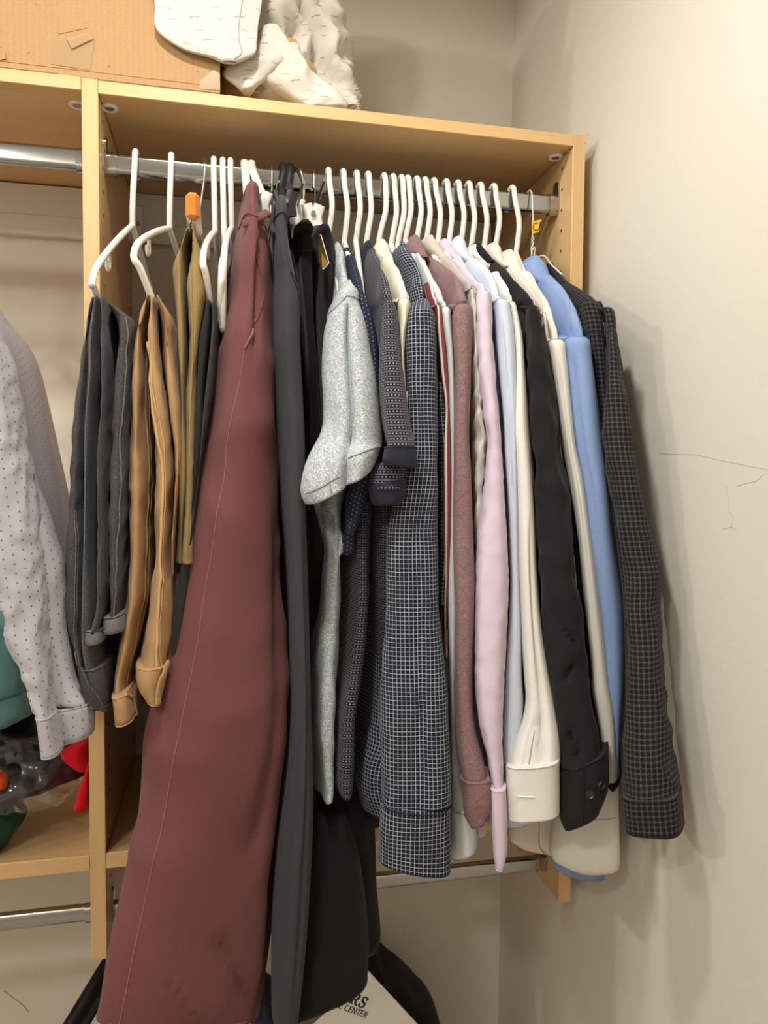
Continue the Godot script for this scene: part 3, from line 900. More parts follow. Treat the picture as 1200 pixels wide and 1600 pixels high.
	put("hook", tube(path([up(Vector3(0.087, 0.43, -1.1388)), up(Vector3(0.087, 0.452, -1.1358)), up(Vector3(0.087, 0.4605, -1.1218)), up(Vector3(0.087, 0.448, -1.1073)), up(Vector3(0.081, 0.4159, -1.0938)), up(Vector3(0.0818, 0.3859, -1.07))], 5), 0.0040, 0.0062, Vector3.RIGHT, 8), M.black_plastic, ck)
	put("hook", tube(path([up(Vector3(0.096, 0.43, -1.1388)), up(Vector3(0.096, 0.452, -1.1358)), up(Vector3(0.096, 0.4605, -1.1218)), up(Vector3(0.096, 0.448, -1.1073)), up(Vector3(0.0918, 0.4159, -1.0938)), up(Vector3(0.0908, 0.3859, -1.07))], 5), 0.0040, 0.0062, Vector3.RIGHT, 8), M.black_plastic, ck)
	put("clip_jaw", tube(path([up(Vector3(0.0712, 0.3776, -1)), up(Vector3(0.0747, 0.364, -1)), up(Vector3(0.0757, 0.3564, -1)), up(Vector3(0.0737, 0.3436, -1))], 4), 0.003, 0.009, Vector3.LEFT, 8), M.black_plastic, ck)
	put("clip_jaw", tube(path([up(Vector3(0.0892, 0.3776, -1)), up(Vector3(0.0857, 0.364, -1)), up(Vector3(0.0847, 0.3564, -1)), up(Vector3(0.0867, 0.3436, -1))], 4), 0.003, 0.009, Vector3.LEFT, 8), M.black_plastic, ck)
	put("spring", tube([up(Vector3(0.0802, 0.3616, -1.0072)), up(Vector3(0.0802, 0.3616, -0.9928))], 0.0035), M.steel, ck)
	put("clip_jaw", tube(path([up(Vector3(0.0876, 0.3906, -1.06)), up(Vector3(0.0911, 0.3762, -1.06)), up(Vector3(0.0921, 0.3681, -1.06)), up(Vector3(0.0901, 0.3546, -1.06))], 4), 0.0025, 0.008, Vector3.LEFT, 8), M.clip_white, ck)
	put("clip_jaw", tube(path([up(Vector3(0.1056, 0.3906, -1.06)), up(Vector3(0.1021, 0.3762, -1.06)), up(Vector3(0.1011, 0.3681, -1.06)), up(Vector3(0.1031, 0.3546, -1.06))], 4), 0.0025, 0.008, Vector3.LEFT, 8), M.clip_white, ck)
	put("spring", tube([up(Vector3(0.0966, 0.3736, -1.0664)), up(Vector3(0.0966, 0.3736, -1.0536))], 0.0035), M.steel, ck)
	put("bar", tube([up(Vector3(0.0858, 0.3859, -1.01)), up(Vector3(0.0858, 0.3859, -1.32))], 0.005, 0.007), M.black_plastic, ck)
	var cc := thing("clip_hanger", "steel clip hanger with a wide curved hook, right of the black clip", "hanger", Vector3(0.1025, 1.9575, -1.0938))
	put("hook", tube(path([up(Vector3(0.1012, 0.434, -1.1398)), up(Vector3(0.1022, 0.455, -1.1338)), up(Vector3(0.1052, 0.4565, -1.1198)), up(Vector3(0.1112, 0.4475, -1.1078)), up(Vector3(0.115, 0.4322, -1.1078)), up(Vector3(0.1159, 0.4157, -1.1078)), up(Vector3(0.1131, 0.4016, -1.1078)), up(Vector3(0.1057, 0.3898, -1.1078)), up(Vector3(0.1019, 0.3822, -1.1078))], 4), 0.0019), M.steel, cc)
	put("bar", tube([up(Vector3(0.1019, 0.3822, -0.9778)), up(Vector3(0.1019, 0.3822, -1.2878))], 0.0025), M.steel, cc)
	var cw := thing("clip_hanger", "steel hook hanger with two clear clips gripping the black trousers", "hanger", Vector3(0.133, 1.9776, -1.1238))
	wire_hook(Vector3(0.1309, 0.457, 0), Vector3(0.133, 0.3976, -1.1238), 0.0016, M.steel, cw)
	put("bar", tube([up(Vector3(0.133, 0.3976, -1.0038)), up(Vector3(0.133, 0.3976, -1.2738))], 0.0025), M.steel, cw)
	put("clip_jaw", tube(path([up(Vector3(0.1112, 0.3731, -1.03)), up(Vector3(0.1147, 0.3619, -1.03)), up(Vector3(0.1157, 0.3556, -1.03)), up(Vector3(0.1137, 0.3451, -1.03))], 4), 0.0025, 0.008, Vector3.LEFT, 8), M.clip_white, cw)
	put("clip_jaw", tube(path([up(Vector3(0.1292, 0.3731, -1.03)), up(Vector3(0.1257, 0.3619, -1.03)), up(Vector3(0.1247, 0.3556, -1.03)), up(Vector3(0.1267, 0.3451, -1.03))], 4), 0.0025, 0.008, Vector3.LEFT, 8), M.clip_white, cw)
	put("spring", tube([up(Vector3(0.1202, 0.3601, -1.0364)), up(Vector3(0.1202, 0.3601, -1.0236))], 0.0035), M.steel, cw)
	var wr := thing("wire_hanger", "thin wire hanger with a yellow tag on its twisted neck, rightmost on the rod", "hanger", Vector3(0.4835, 1.9359, -1.1238))
	wire_hook(Vector3(0.4751, 0.457, 0), Vector3(0.4787, 0.3807, -1.1138), 0.0014, M.wire, wr)
	put("twisted_neck", tube([up(Vector3(0.4804, 0.3807, -1.1138)), up(Vector3(0.4801, 0.3793, -1.1128)), up(Vector3(0.4793, 0.3779, -1.1122)), up(Vector3(0.4783, 0.3765, -1.1122)), up(Vector3(0.4775, 0.3751, -1.1129)), up(Vector3(0.4774, 0.3737, -1.1139)), up(Vector3(0.4778, 0.3723, -1.1149)), up(Vector3(0.4788, 0.371, -1.1155)), up(Vector3(0.48, 0.3696, -1.1154)), up(Vector3(0.4808, 0.3682, -1.1146)), up(Vector3(0.4811, 0.3668, -1.1136)), up(Vector3(0.4807, 0.3654, -1.1126)), up(Vector3(0.4798, 0.364, -1.1121)), up(Vector3(0.4788, 0.3626, -1.1123)), up(Vector3(0.4782, 0.3612, -1.1131))], 0.0012, 0.0012, Vector3.UP, 6), M.wire, wr)
	put("twisted_neck", tube([up(Vector3(0.477, 0.3807, -1.1138)), up(Vector3(0.4774, 0.3793, -1.1148)), up(Vector3(0.4783, 0.3779, -1.1155)), up(Vector3(0.4795, 0.3765, -1.1154)), up(Vector3(0.4804, 0.3751, -1.1147)), up(Vector3(0.4807, 0.3737, -1.1137)), up(Vector3(0.4804, 0.3723, -1.1127)), up(Vector3(0.4796, 0.371, -1.1122)), up(Vector3(0.4786, 0.3696, -1.1123)), up(Vector3(0.4779, 0.3682, -1.113)), up(Vector3(0.4777, 0.3668, -1.1141)), up(Vector3(0.4783, 0.3654, -1.115)), up(Vector3(0.4793, 0.364, -1.1155)), up(Vector3(0.4805, 0.3626, -1.1153)), up(Vector3(0.4813, 0.3612, -1.1145))], 0.0012, 0.0012, Vector3.UP, 6), M.wire, wr)
	put("shoulder_wire", tube(path([up(Vector3(0.4833, 0.3668, -1.1138)), up(Vector3(0.4833, 0.3508, -1.1138)), up(Vector3(0.4869, 0.3456, -1.0869)), up(Vector3(0.4874, 0.3244, -1.06)), up(Vector3(0.4904, 0.3024, -1.03))], 5), 0.0014, 0.0014, Vector3.UP, 6), M.wire, wr)
	put("shoulder_wire", tube(path([up(Vector3(0.4773, 0.3668, -1.1138)), up(Vector3(0.4773, 0.3508, -1.1138)), up(Vector3(0.4869, 0.3456, -1.1507)), up(Vector3(0.4874, 0.3244, -1.1877)), up(Vector3(0.4904, 0.3024, -1.2177))], 5), 0.0014, 0.0014, Vector3.UP, 6), M.wire, wr)
	put("yellow_tag", slab([up(Vector3(0.4754, 0.405, -1.1098)), up(Vector3(0.4916, 0.4093, -1.1098)), up(Vector3(0.4876, 0.39, -1.1098)), up(Vector3(0.4758, 0.3852, -1.1098))], 0.0012), M.yellow, wr)
	put("tag_ring", tube(path([up(Vector3(0.4871, 0.3942, -1.1085)), up(Vector3(0.483, 0.3913, -1.1085)), up(Vector3(0.4786, 0.3929, -1.1085)), up(Vector3(0.4772, 0.3977, -1.1085)), up(Vector3(0.4798, 0.4022, -1.1085)), up(Vector3(0.4845, 0.4029, -1.1085))], 4), 0.0005), M.ink, wr)
	put("tag_print", slab([up(Vector3(0.4889, 0.4047, -1.1086)), up(Vector3(0.4911, 0.4058, -1.1086)), up(Vector3(0.4891, 0.3957, -1.1086)), up(Vector3(0.487, 0.3946, -1.1086))], 0.0004), M.ink, wr)

# flat plate with thickness th, outline in order
func slab(p: Array, th: float) -> ArrayMesh:
	var st := SurfaceTool.new()
	st.begin(Mesh.PRIMITIVE_TRIANGLES)
	st.set_smooth_group(-1)
	var n: Vector3 = (p[1] - p[0]).cross(p[2] - p[0]).normalized()
	var c := Vector3.ZERO
	for q in p: c += q
	c /= p.size()
	for s in [-0.5, 0.5]:
		for i in p.size():
			tri(st, c + n * th * s, p[i] + n * th * s, p[(i + 1) % p.size()] + n * th * s, n * s)
	for i in p.size():
		var a: Vector3 = p[i]
		var b: Vector3 = p[(i + 1) % p.size()]
		quad(st, a - n * th / 2, b - n * th / 2, b + n * th / 2, a + n * th / 2, (a + b) / 2 - c)
	st.generate_normals()
	return st.commit()


func dotted_shirt() -> void:
	var g := thing("dotted_shirt", "lavender grey long-sleeved shirt with tiny dark dots hanging in the left bay", "shirt", Vector3(-0.3107, 1.7402, -1.12))
	var body := cloth(g, "body", M.dotted_grey, [-0.3686, 0.2964, -1.15, 0.0077, 0, 0.05, 0.0005, -0.3444, 0.2637, -1.14, 0.0097, 0, 0.08, 0.0006, -0.3032, 0.2098, -1.1, 0.0078, 0, 0.1082, 0.0004, -0.2949, 0.1866, -1.1, 0.0156, 0, 0.1113, 0.0008, -0.287, 0.154, -1.1, 0.0213, 0, 0.1157, 0.0009, -0.2757, 0.0935, -1.1, 0.0241, 0, 0.1239, 0.0007, -0.2644, 0.0318, -1.1, 0.0255, 0, 0.1323, 0.0004, -0.2493, -0.0447, -1.1, 0.0247, 0, 0.1428, -0.0001, -0.2365, -0.1205, -1.1, 0.0233, 0, 0.1532, -0.0005, -0.2273, -0.1955, -1.1, 0.0225, 0, 0.1637, -0.0009, -0.2229, -0.2401, -1.1, 0.0217, 0, 0.17, -0.0011], {"fold": 0.006, "fu": 16, "fv": 2.5, "ring": 48, "seed": 101})
	var sleeve := cloth(g, "sleeve", M.dotted_grey, [-0.2546, 0.1461, -0.927, 0.0104, 0, 0.036, 0.0005, -0.2521, 0.1248, -0.9247, 0.0153, 0, 0.0357, 0.0006, -0.249, 0.0858, -0.9206, 0.0192, 0, 0.0351, 0.0006, -0.2434, 0.0292, -0.9145, 0.024, 0, 0.0343, 0.0004, -0.2384, -0.013, -0.91, 0.026, 0, 0.0337, 0.0001, -0.2334, -0.0552, -0.9055, 0.0266, 0, 0.0331, -0.0002, -0.227, -0.1112, -0.8994, 0.0259, 0, 0.0323, -0.0005, -0.2201, -0.1532, -0.8949, 0.0221, 0, 0.0317, -0.0007, -0.217, -0.1811, -0.8919, 0.0211, 0, 0.0313, -0.0008, -0.2105, -0.2126, -0.8885, 0.0169, 0, 0.0308, -0.0008, -0.2031, -0.242, -0.8853, 0.0124, 0, 0.0304, -0.0007, -0.1954, -0.2681, -0.8825, 0.0075, 0, 0.03, -0.0005], {"fold": 0.005, "crumple": 0.006, "fc": 32, "fu": 16, "fv": 3, "ring": 56, "step": 0.007, "seed": 102})
	var cuff := cloth(g, "cuff", M.dotted_grey, [-0.1949, -0.2657, -0.8795, 0.008, 0, 0.03, -0.0005, -0.1929, -0.2786, -0.8791, 0.0081, 0, 0.0294, -0.0005, -0.1906, -0.2966, -0.8785, 0.0088, 0, 0.0287, -0.0006, -0.1884, -0.3096, -0.878, 0.0092, 0, 0.028, 0.0015], {"fold": 0.001, "ring": 40, "step": 0.008, "open": true, "calm": false, "grow": 0.001, "dome": 0.0012, "seed": 103})
	ring_seam(cuff, 0.1, M.thread)
	ring_seam(cuff, 2.8, M.thread, 0.0005)
	var rear := cloth(g, "sleeve", M.dotted_grey, [-0.236, 0.0383, -0.9525, 0.0058, 0, 0.03, 0.0001, -0.2301, 0.0087, -0.949, 0.0072, 0, 0.0298, 0.0001, -0.2257, -0.0135, -0.9463, 0.0086, 0, 0.0297, 0, -0.2191, -0.043, -0.9428, 0.012, 0, 0.0295, 0, -0.2107, -0.0799, -0.9383, 0.0158, 0, 0.0292, -0.0002, -0.2036, -0.1166, -0.9339, 0.0182, 0, 0.029, -0.0004, -0.2003, -0.1656, -0.928, 0.0168, 0, 0.0287, -0.0006, -0.1943, -0.2042, -0.9233, 0.0182, 0, 0.0284, -0.0008, -0.1877, -0.237, -0.9193, 0.0189, 0, 0.0282, -0.001, -0.176, -0.2643, -0.916, 0.0234, 0, 0.028, -0.0014], {"fold": 0.004, "crumple": 0.003, "ring": 40, "seed": 104})
	var cuffb := cloth(g, "cuff", M.dotted_grey, [-0.1747, -0.2667, -0.9125, 0.0231, 0, 0.026, 0.0031, -0.1742, -0.2846, -0.9125, 0.0224, 0, 0.026, 0.0023, -0.1734, -0.307, -0.9125, 0.0207, 0, 0.026, 0.0045], {"fold": 0.001, "ring": 40, "open": true, "calm": false, "grow": 0.001, "dome": 0.0012, "seed": 105})
	ring_seam(cuffb, 0.1, M.thread)

func black_jeans() -> void:
	var g := thing("jeans", "faded black jeans folded over the hanger nearest the divider", "trousers", Vector3(-0.1691, 1.8223, -1.1), "trousers folded over hanger bars")
	var a := cloth(g, "leg", M.denim, [-0.1498, 0.2071, -1.0385, 0.0039, 0, 0.115, 0.0002, -0.1544, 0.1827, -1.0367, 0.0043, 0, 0.1142, 0.0002, -0.1581, 0.1509, -1.0343, 0.0057, 0, 0.1131, 0.0003, -0.161, 0.1185, -1.0319, 0.0071, 0, 0.112, 0.0003, -0.1654, 0.0807, -1.029, 0.0092, 0, 0.1108, 0.0003, -0.1694, 0.0153, -1.0241, 0.0109, 0, 0.1085, 0.0001, -0.1717, -0.041, -1.0198, 0.0123, 0, 0.1066, 0, -0.1726, -0.0883, -1.0162, 0.013, 0, 0.105, -0.0002, -0.1727, -0.1386, -1.0124, 0.013, 0, 0.1033, -0.0003, -0.1732, -0.1762, -1.0096, 0.0134, 0, 0.1021, -0.0005, -0.1684, -0.2087, -1.0072, 0.0099, 0, 0.101, -0.0004, -0.1638, -0.2375, -1.005, 0.0081, 0, 0.1, -0.0004], {"fold": 0.003, "fu": 10, "fv": 6, "ring": 32, "step": 0.01, "k": 2.4, "crumple": 0.003, "fc": 20, "seed": 106})
	var b := cloth(g, "leg", M.denim, [-0.1446, 0.2065, -1.0285, 0.0039, 0, 0.115, 0.0002, -0.1486, 0.1735, -1.026, 0.007, 0, 0.1139, 0.0004, -0.1508, 0.1451, -1.0238, 0.0077, 0, 0.1129, 0.0003, -0.1512, 0.1175, -1.0217, 0.0088, 0, 0.112, 0.0003, -0.1549, 0.0615, -1.0175, 0.0088, 0, 0.1101, 0.0002, -0.1568, -0.013, -1.0118, 0.0091, 0, 0.1075, 0, -0.1574, -0.0875, -1.0061, 0.0095, 0, 0.105, -0.0001, -0.1565, -0.1472, -1.0015, 0.0098, 0, 0.1029, -0.0003, -0.156, -0.1994, -0.9976, 0.0091, 0, 0.1011, -0.0004, -0.1511, -0.2332, -0.995, 0.0113, 0, 0.1, -0.0006], {"fold": 0.003, "fu": 10, "fv": 6, "ring": 32, "step": 0.01, "k": 2.4, "seed": 107})
	var c := cloth(g, "leg", M.denim, [-0.1371, 0.2058, -1.0235, 0.0042, 0, 0.115, 0.0002, -0.1364, 0.1805, -1.0198, 0.0056, 0, 0.1127, 0.0003, -0.1361, 0.1544, -1.0161, 0.0067, 0, 0.1104, 0.0003, -0.1364, 0.1097, -1.0096, 0.0063, 0, 0.1064, 0.0002, -0.1378, 0.0702, -1.0039, 0.0063, 0, 0.1028, 0.0002, -0.1403, 0.0242, -0.9972, 0.0067, 0, 0.0987, 0.0001, -0.1406, -0.0313, -0.9891, 0.0063, 0, 0.0937, 0, -0.1399, -0.0868, -0.981, 0.0063, 0, 0.0887, -0.0001, -0.1406, -0.1384, -0.9735, 0.0063, 0, 0.084, -0.0002, -0.1427, -0.164, -0.9697, 0.007, 0, 0.0817, -0.0002, -0.1479, -0.1822, -0.967, 0.0087, 0, 0.08, -0.0003], {"fold": 0.003, "fu": 10, "fv": 6, "ring": 32, "step": 0.01, "k": 2.4, "crumple": 0.002, "seed": 108})
	var d := cloth(g, "leg", M.denim, [-0.1302, 0.1996, -1.0335, 0.0036, 0, 0.115, 0.0002, -0.1172, 0.1889, -1.0316, 0.0094, 0, 0.1139, 0.0005, -0.1143, 0.1685, -1.0282, 0.0079, 0, 0.112, 0.0004, -0.1171, 0.1289, -1.0216, 0.0079, 0, 0.1082, 0.0003, -0.1206, 0.0713, -1.012, 0.01, 0, 0.1028, 0.0003, -0.1229, 0.0059, -1.001, 0.0103, 0, 0.0965, 0.0001, -0.1256, -0.0875, -0.9853, 0.0089, 0, 0.0875, -0.0001, -0.1265, -0.1394, -0.9764, 0.0085, 0, 0.0825, -0.0002, -0.1279, -0.1653, -0.972, 0.0078, 0, 0.08, -0.0003], {"fold": 0.003, "fu": 10, "fv": 6, "ring": 32, "step": 0.01, "k": 2.4, "crumple": 0.003, "fc": 22, "seed": 109})
	var waist := cloth(g, "waistband", M.denim, [-0.154, -0.2242, -0.9954, 0.0193, -0.0004, 0.1, 0.0043, -0.1521, -0.2444, -0.9943, 0.0183, -0.0003, 0.1, 0.0027, -0.1508, -0.2707, -0.9932, 0.0165, -0.0003, 0.1, -0.0064], {"fold": 0.002, "fu": 10, "fv": 6, "ring": 32, "step": 0.01, "k": 2.4, "calm": false, "open": true, "grow": 0.002, "dome": 0.0012, "seed": 110})
	var hemc := cloth(g, "leg_hem", M.denim_light, [-0.1483, -0.179, -0.921, 0.0092, 0, 0.03, 0.0011, -0.1484, -0.189, -0.919, 0.0092, 0, 0.03, 0.0011, -0.1479, -0.1949, -0.9172, 0.0076, 0, 0.028, 0.0012], {"fold": 0.001, "fu": 10, "fv": 6, "ring": 32, "step": 0.01, "k": 2.4, "open": true, "calm": false, "grow": 0.0015, "dome": 0.0012, "seed": 111})
	var hemd := cloth(g, "leg_hem", M.denim_light, [-0.1281, -0.1647, -0.924, 0.0099, 0, 0.03, 0.0019, -0.1272, -0.1748, -0.922, 0.0112, 0, 0.03, 0.0018, -0.127, -0.1834, -0.9202, 0.0109, 0, 0.028, 0.0015], {"fold": 0.001, "fu": 10, "fv": 6, "ring": 32, "step": 0.01, "k": 2.4, "open": true, "calm": false, "grow": 0.0015, "dome": 0.0012, "seed": 112})
	seam(a, [[0.2, 6.0], [0.25, 10.8]], M.denim_light, 0.0007)
	seam(a, [[0.34, 6.0], [0.4, 10.8]], M.denim_light, 0.0006)
	seam(b, [[0.0, 0.6], [-0.2, 8.8]], M.denim_light, 0.0006)
	seam(d, [[0.3, 1.2], [0.45, 7.8]], M.denim_light, 0.001)
	ring_seam(waist, 0.15, M.denim_light)
	ring_seam(waist, 1.8, M.denim_light)
	ring_seam(hemc, 0.15, M.dark_thread)
	ring_seam(hemd, 0.15, M.dark_thread)
	ring_seam(hemd, 1.4, M.denim_light)
	strap(waist, [[-0.35, 0.0], [-0.1, 0.9], [0.45, 1.98]], 0.0055, 0.0022, M.denim, "belt_loop", 0.001)

func brown_jeans() -> void:
	var g := thing("jeans", "caramel brown jeans folded over a hanger, second pair from the divider", "trousers", Vector3(-0.1009, 1.8279, -1.1), "trousers folded over hanger bars")
	var a := cloth(g, "leg", M.brown, [-0.0886, 0.2144, -1.034, 0.0037, 0, 0.11, 0.0002, -0.0923, 0.2012, -1.0332, 0.0059, 0, 0.1097, 0.0003, -0.0968, 0.1819, -1.032, 0.0088, 0, 0.1093, 0.0004, -0.0998, 0.155, -1.0304, 0.0095, 0, 0.1088, 0.0004, -0.101, 0.1207, -1.0283, 0.0098, 0, 0.108, 0.0004, -0.1023, 0.0443, -1.0236, 0.0102, 0, 0.1064, 0.0002, -0.1018, -0.0221, -1.0196, 0.0124, 0, 0.105, 0, -0.1031, -0.0893, -1.0155, 0.0135, 0, 0.1036, -0.0002, -0.1062, -0.1405, -1.0124, 0.0127, 0, 0.1025, -0.0003, -0.111, -0.1732, -1.0104, 0.0116, 0, 0.1018, -0.0004, -0.1151, -0.2013, -1.0086, 0.0112, 0, 0.1013, -0.0005, -0.1232, -0.2413, -1.0062, 0.0098, 0, 0.1004, -0.0005, -0.1236, -0.2604, -1.005, 0.0101, 0, 0.1, -0.0006], {"fold": 0.004, "fu": 10, "fv": 6, "ring": 32, "step": 0.01, "k": 2.4, "crumple": 0.003, "fc": 18, "seed": 113})
	var b := cloth(g, "leg", M.brown, [-0.0829, 0.2093, -1.027, 0.0036, 0, 0.11, 0.0002, -0.0833, 0.1772, -1.0233, 0.0047, 0, 0.1086, 0.0002, -0.0811, 0.1391, -1.0189, 0.0055, 0, 0.1068, 0.0002, -0.0778, 0.1012, -1.0146, 0.0066, 0, 0.1051, 0.0002, -0.0716, 0.0443, -1.008, 0.0099, 0, 0.1025, 0.0002, -0.0694, -0.0027, -1.0026, 0.012, 0, 0.1004, 0.0001, -0.072, -0.0504, -0.997, 0.0102, 0, 0.0982, 0, -0.072, -0.0881, -0.9926, 0.0102, 0, 0.0965, -0.0001, -0.0749, -0.1385, -0.9868, 0.0152, 0, 0.0942, -0.0004, -0.0785, -0.1878, -0.981, 0.0188, 0, 0.092, -0.0007, -0.0814, -0.2116, -0.9782, 0.0202, 0, 0.0909, -0.0009, -0.0832, -0.2301, -0.976, 0.0205, 0, 0.09, -0.001], {"fold": 0.005, "fu": 10, "fv": 6, "ring": 32, "step": 0.01, "k": 2.4, "crumple": 0.004, "fc": 20, "seed": 114})
	var c := cloth(g, "leg", M.brown, [-0.0768, 0.2131, -1.029, 0.0026, 0, 0.11, 0.0001, -0.0714, 0.2012, -1.0279, 0.0051, 0, 0.1096, 0.0003, -0.0666, 0.1846, -1.0265, 0.0077, 0, 0.1091, 0.0004, -0.0641, 0.1403, -1.0226, 0.0088, 0, 0.1078, 0.0004, -0.0583, 0.083, -1.0176, 0.0066, 0, 0.1061, 0.0002, -0.054, 0.0257, -1.0126, 0.0067, 0, 0.1044, 0.0001, -0.0555, -0.0126, -1.0093, 0.0044, 0, 0.1032, 0, -0.0597, -0.0698, -1.0043, 0.0026, 0, 0.1015, 0, -0.0609, -0.1193, -1, 0.0022, 0, 0.1, 0], {"fold": 0.004, "fu": 10, "fv": 6, "ring": 32, "step": 0.01, "k": 2.4, "crumple": 0.002, "seed": 115})
	var w1 := cloth(g, "waistband", M.brown, [-0.1205, -0.2568, -0.978, 0.0107, 0, 0.09, 0.0032, -0.1176, -0.2714, -0.977, 0.0135, 0, 0.09, 0.0041, -0.1157, -0.2905, -0.977, 0.0128, 0, 0.09, 0.0034], {"fold": 0.003, "fu": 10, "fv": 6, "ring": 32, "step": 0.01, "k": 2.4, "crumple": 0.003, "open": true, "calm": false, "grow": 0.0015, "dome": 0.0012, "seed": 116})
	var w2 := cloth(g, "waistband", M.brown, [-0.084, -0.224, -0.964, 0.0201, 0, 0.08, 0.0013, -0.0864, -0.2445, -0.962, 0.0189, 0, 0.08, -0.0002, -0.0813, -0.2675, -0.962, 0.01, 0, 0.08, -0.0029], {"fold": 0.003, "fu": 10, "fv": 6, "ring": 32, "step": 0.01, "k": 2.4, "crumple": 0.003, "open": true, "calm": false, "grow": 0.0015, "dome": 0.0012, "seed": 117})
	seam(a, [[0.86, 1.5], [0.8, 7.0], [0.75, 11.5]], M.brown_thread, 0.0008)
	seam(a, [[0.94, 1.5], [0.9, 7.0], [0.86, 11.5]], M.brown_thread, 0.0006)
	seam(b, [[-0.55, 1.5], [-0.1, 4.5], [0.2, 7.0], [0.15, 9.5], [0.35, 11.0]], M.brown_thread, 0.0017)
	seam(b, [[-0.3, 1.5], [0.12, 4.5], [0.42, 7.0], [0.35, 9.5], [0.6, 11.0]], M.brown_thread, 0.0009)
	ring_seam(w1, 0.1, M.brown_thread)
	ring_seam(w1, 1.85, M.brown_thread)
	ring_seam(w2, 0.12, M.brown_thread)
	ring_seam(w2, 1.85, M.brown_thread)
	strap(w2, [[0.75, -0.0], [0.5, 0.7], [0.35, 1.7]], 0.0058, 0.0022, M.brown, "belt_loop", 0.001)
	strap(w1, [[0.5, 0.0], [0.8, 0.8], [0.85, 1.9]], 0.002, 0.0016, M.brown_thread, "waist_binding")

func khaki_trousers() -> void:
	var g := thing("trousers", "olive khaki trousers gripped by the wooden hanger", "trousers", Vector3(-0.0454, 1.9262, -1.1), "trousers folded over hanger bars")
	var a := cloth(g, "leg", M.khaki, [-0.0425, 0.2971, -1.03, 0.0038, 0, 0.1, 0.0003, -0.0478, 0.2813, -1.0294, 0.0082, 0, 0.1, 0.0006, -0.0523, 0.2617, -1.0287, 0.0127, 0, 0.1, 0.0009, -0.0524, 0.2347, -1.0277, 0.0105, 0, 0.1, 0.0007, -0.0518, 0.2039, -1.0265, 0.0075, 0, 0.1, 0.0004, -0.0508, 0.1754, -1.0255, 0.0056, 0, 0.1, 0.0003, -0.0491, 0.1113, -1.0231, 0.0045, 0, 0.1, 0.0002, -0.049, 0.0338, -1.0202, 0.0056, 0, 0.1, 0.0001, -0.0503, -0.0438, -1.0173, 0.0075, 0, 0.1, 0, -0.052, -0.1059, -1.015, 0.009, 0, 0.1, -0.0002], {"fold": 0.004, "fu": 10, "fv": 6, "ring": 32, "step": 0.01, "k": 2.4, "seed": 118})
	var b := cloth(g, "leg", M.khaki, [-0.036, 0.296, -1.025, 0.0026, 0, 0.1, 0.0002, -0.0319, 0.2655, -1.0238, 0.0083, 0, 0.1, 0.0006, -0.032, 0.2424, -1.023, 0.0113, 0, 0.1, 0.0007, -0.032, 0.2231, -1.0223, 0.0135, 0, 0.1, 0.0008, -0.0348, 0.1652, -1.0201, 0.0124, 0, 0.1, 0.0006, -0.038, 0.1072, -1.0179, 0.0094, 0, 0.1, 0.0003, -0.0389, 0.0492, -1.0158, 0.0071, 0, 0.1, 0.0001, -0.0403, -0.0126, -1.0135, 0.0067, 0, 0.1, 0, -0.0435, -0.1055, -1.01, 0.0067, 0, 0.1, -0.0001], {"fold": 0.005, "fu": 10, "fv": 6, "ring": 32, "step": 0.01, "k": 2.4, "crumple": 0.002, "seed": 119})
	seam(b, [[-0.35, 0.6], [-0.2, 4.0], [0.0, 7.8]], M.khaki, 0.0009)

func charcoal_folded() -> void:
	var g := thing("trousers", "dark charcoal wool trousers folded over the third plastic hanger, beside the khaki pair", "trousers", Vector3(-0.0174, 1.8237, -1.1), "trousers folded over hanger bars")
	var a := cloth(g, "leg", M.dark_trouser, [-0.0183, 0.2127, -1.039, 0.0042, 0, 0.11, 0.0002, -0.0211, 0.1868, -1.0374, 0.0053, 0, 0.1094, 0.0003, -0.0246, 0.1577, -1.0355, 0.0065, 0, 0.1088, 0.0003, -0.0277, 0.1084, -1.0324, 0.0072, 0, 0.1077, 0.0002, -0.0305, 0.0498, -1.0287, 0.0061, 0, 0.1065, 0.0001, -0.036, -0.0127, -1.0248, 0.0068, 0, 0.1051, 0, -0.0422, -0.0828, -1.0204, 0.0098, 0, 0.1036, -0.0001, -0.0469, -0.1217, -1.0179, 0.0113, 0, 0.1027, -0.0002, -0.0615, -0.2456, -1.01, 0.012, 0, 0.1, -0.0006], {"fold": 0.003, "fu": 10, "fv": 6, "ring": 32, "step": 0.01, "k": 2.4, "seed": 120})
	var b := cloth(g, "leg", M.dark_trouser, [-0.0114, 0.2104, -1.034, 0.0042, 0, 0.11, 0.0002, -0.0107, 0.1863, -1.032, 0.0065, 0, 0.1092, 0.0003, -0.0119, 0.1667, -1.0304, 0.0068, 0, 0.1085, 0.0003, -0.017, 0.1081, -1.0256, 0.0049, 0, 0.1065, 0.0002, -0.0247, 0.0496, -1.0209, 0.0042, 0, 0.1045, 0.0001, -0.032, -0.0126, -1.0157, 0.0038, 0, 0.1024, 0, -0.0404, -0.0822, -1.01, 0.0037, 0, 0.1, 0], {"fold": 0.003, "fu": 10, "fv": 6, "ring": 32, "step": 0.01, "k": 2.4, "seed": 121})

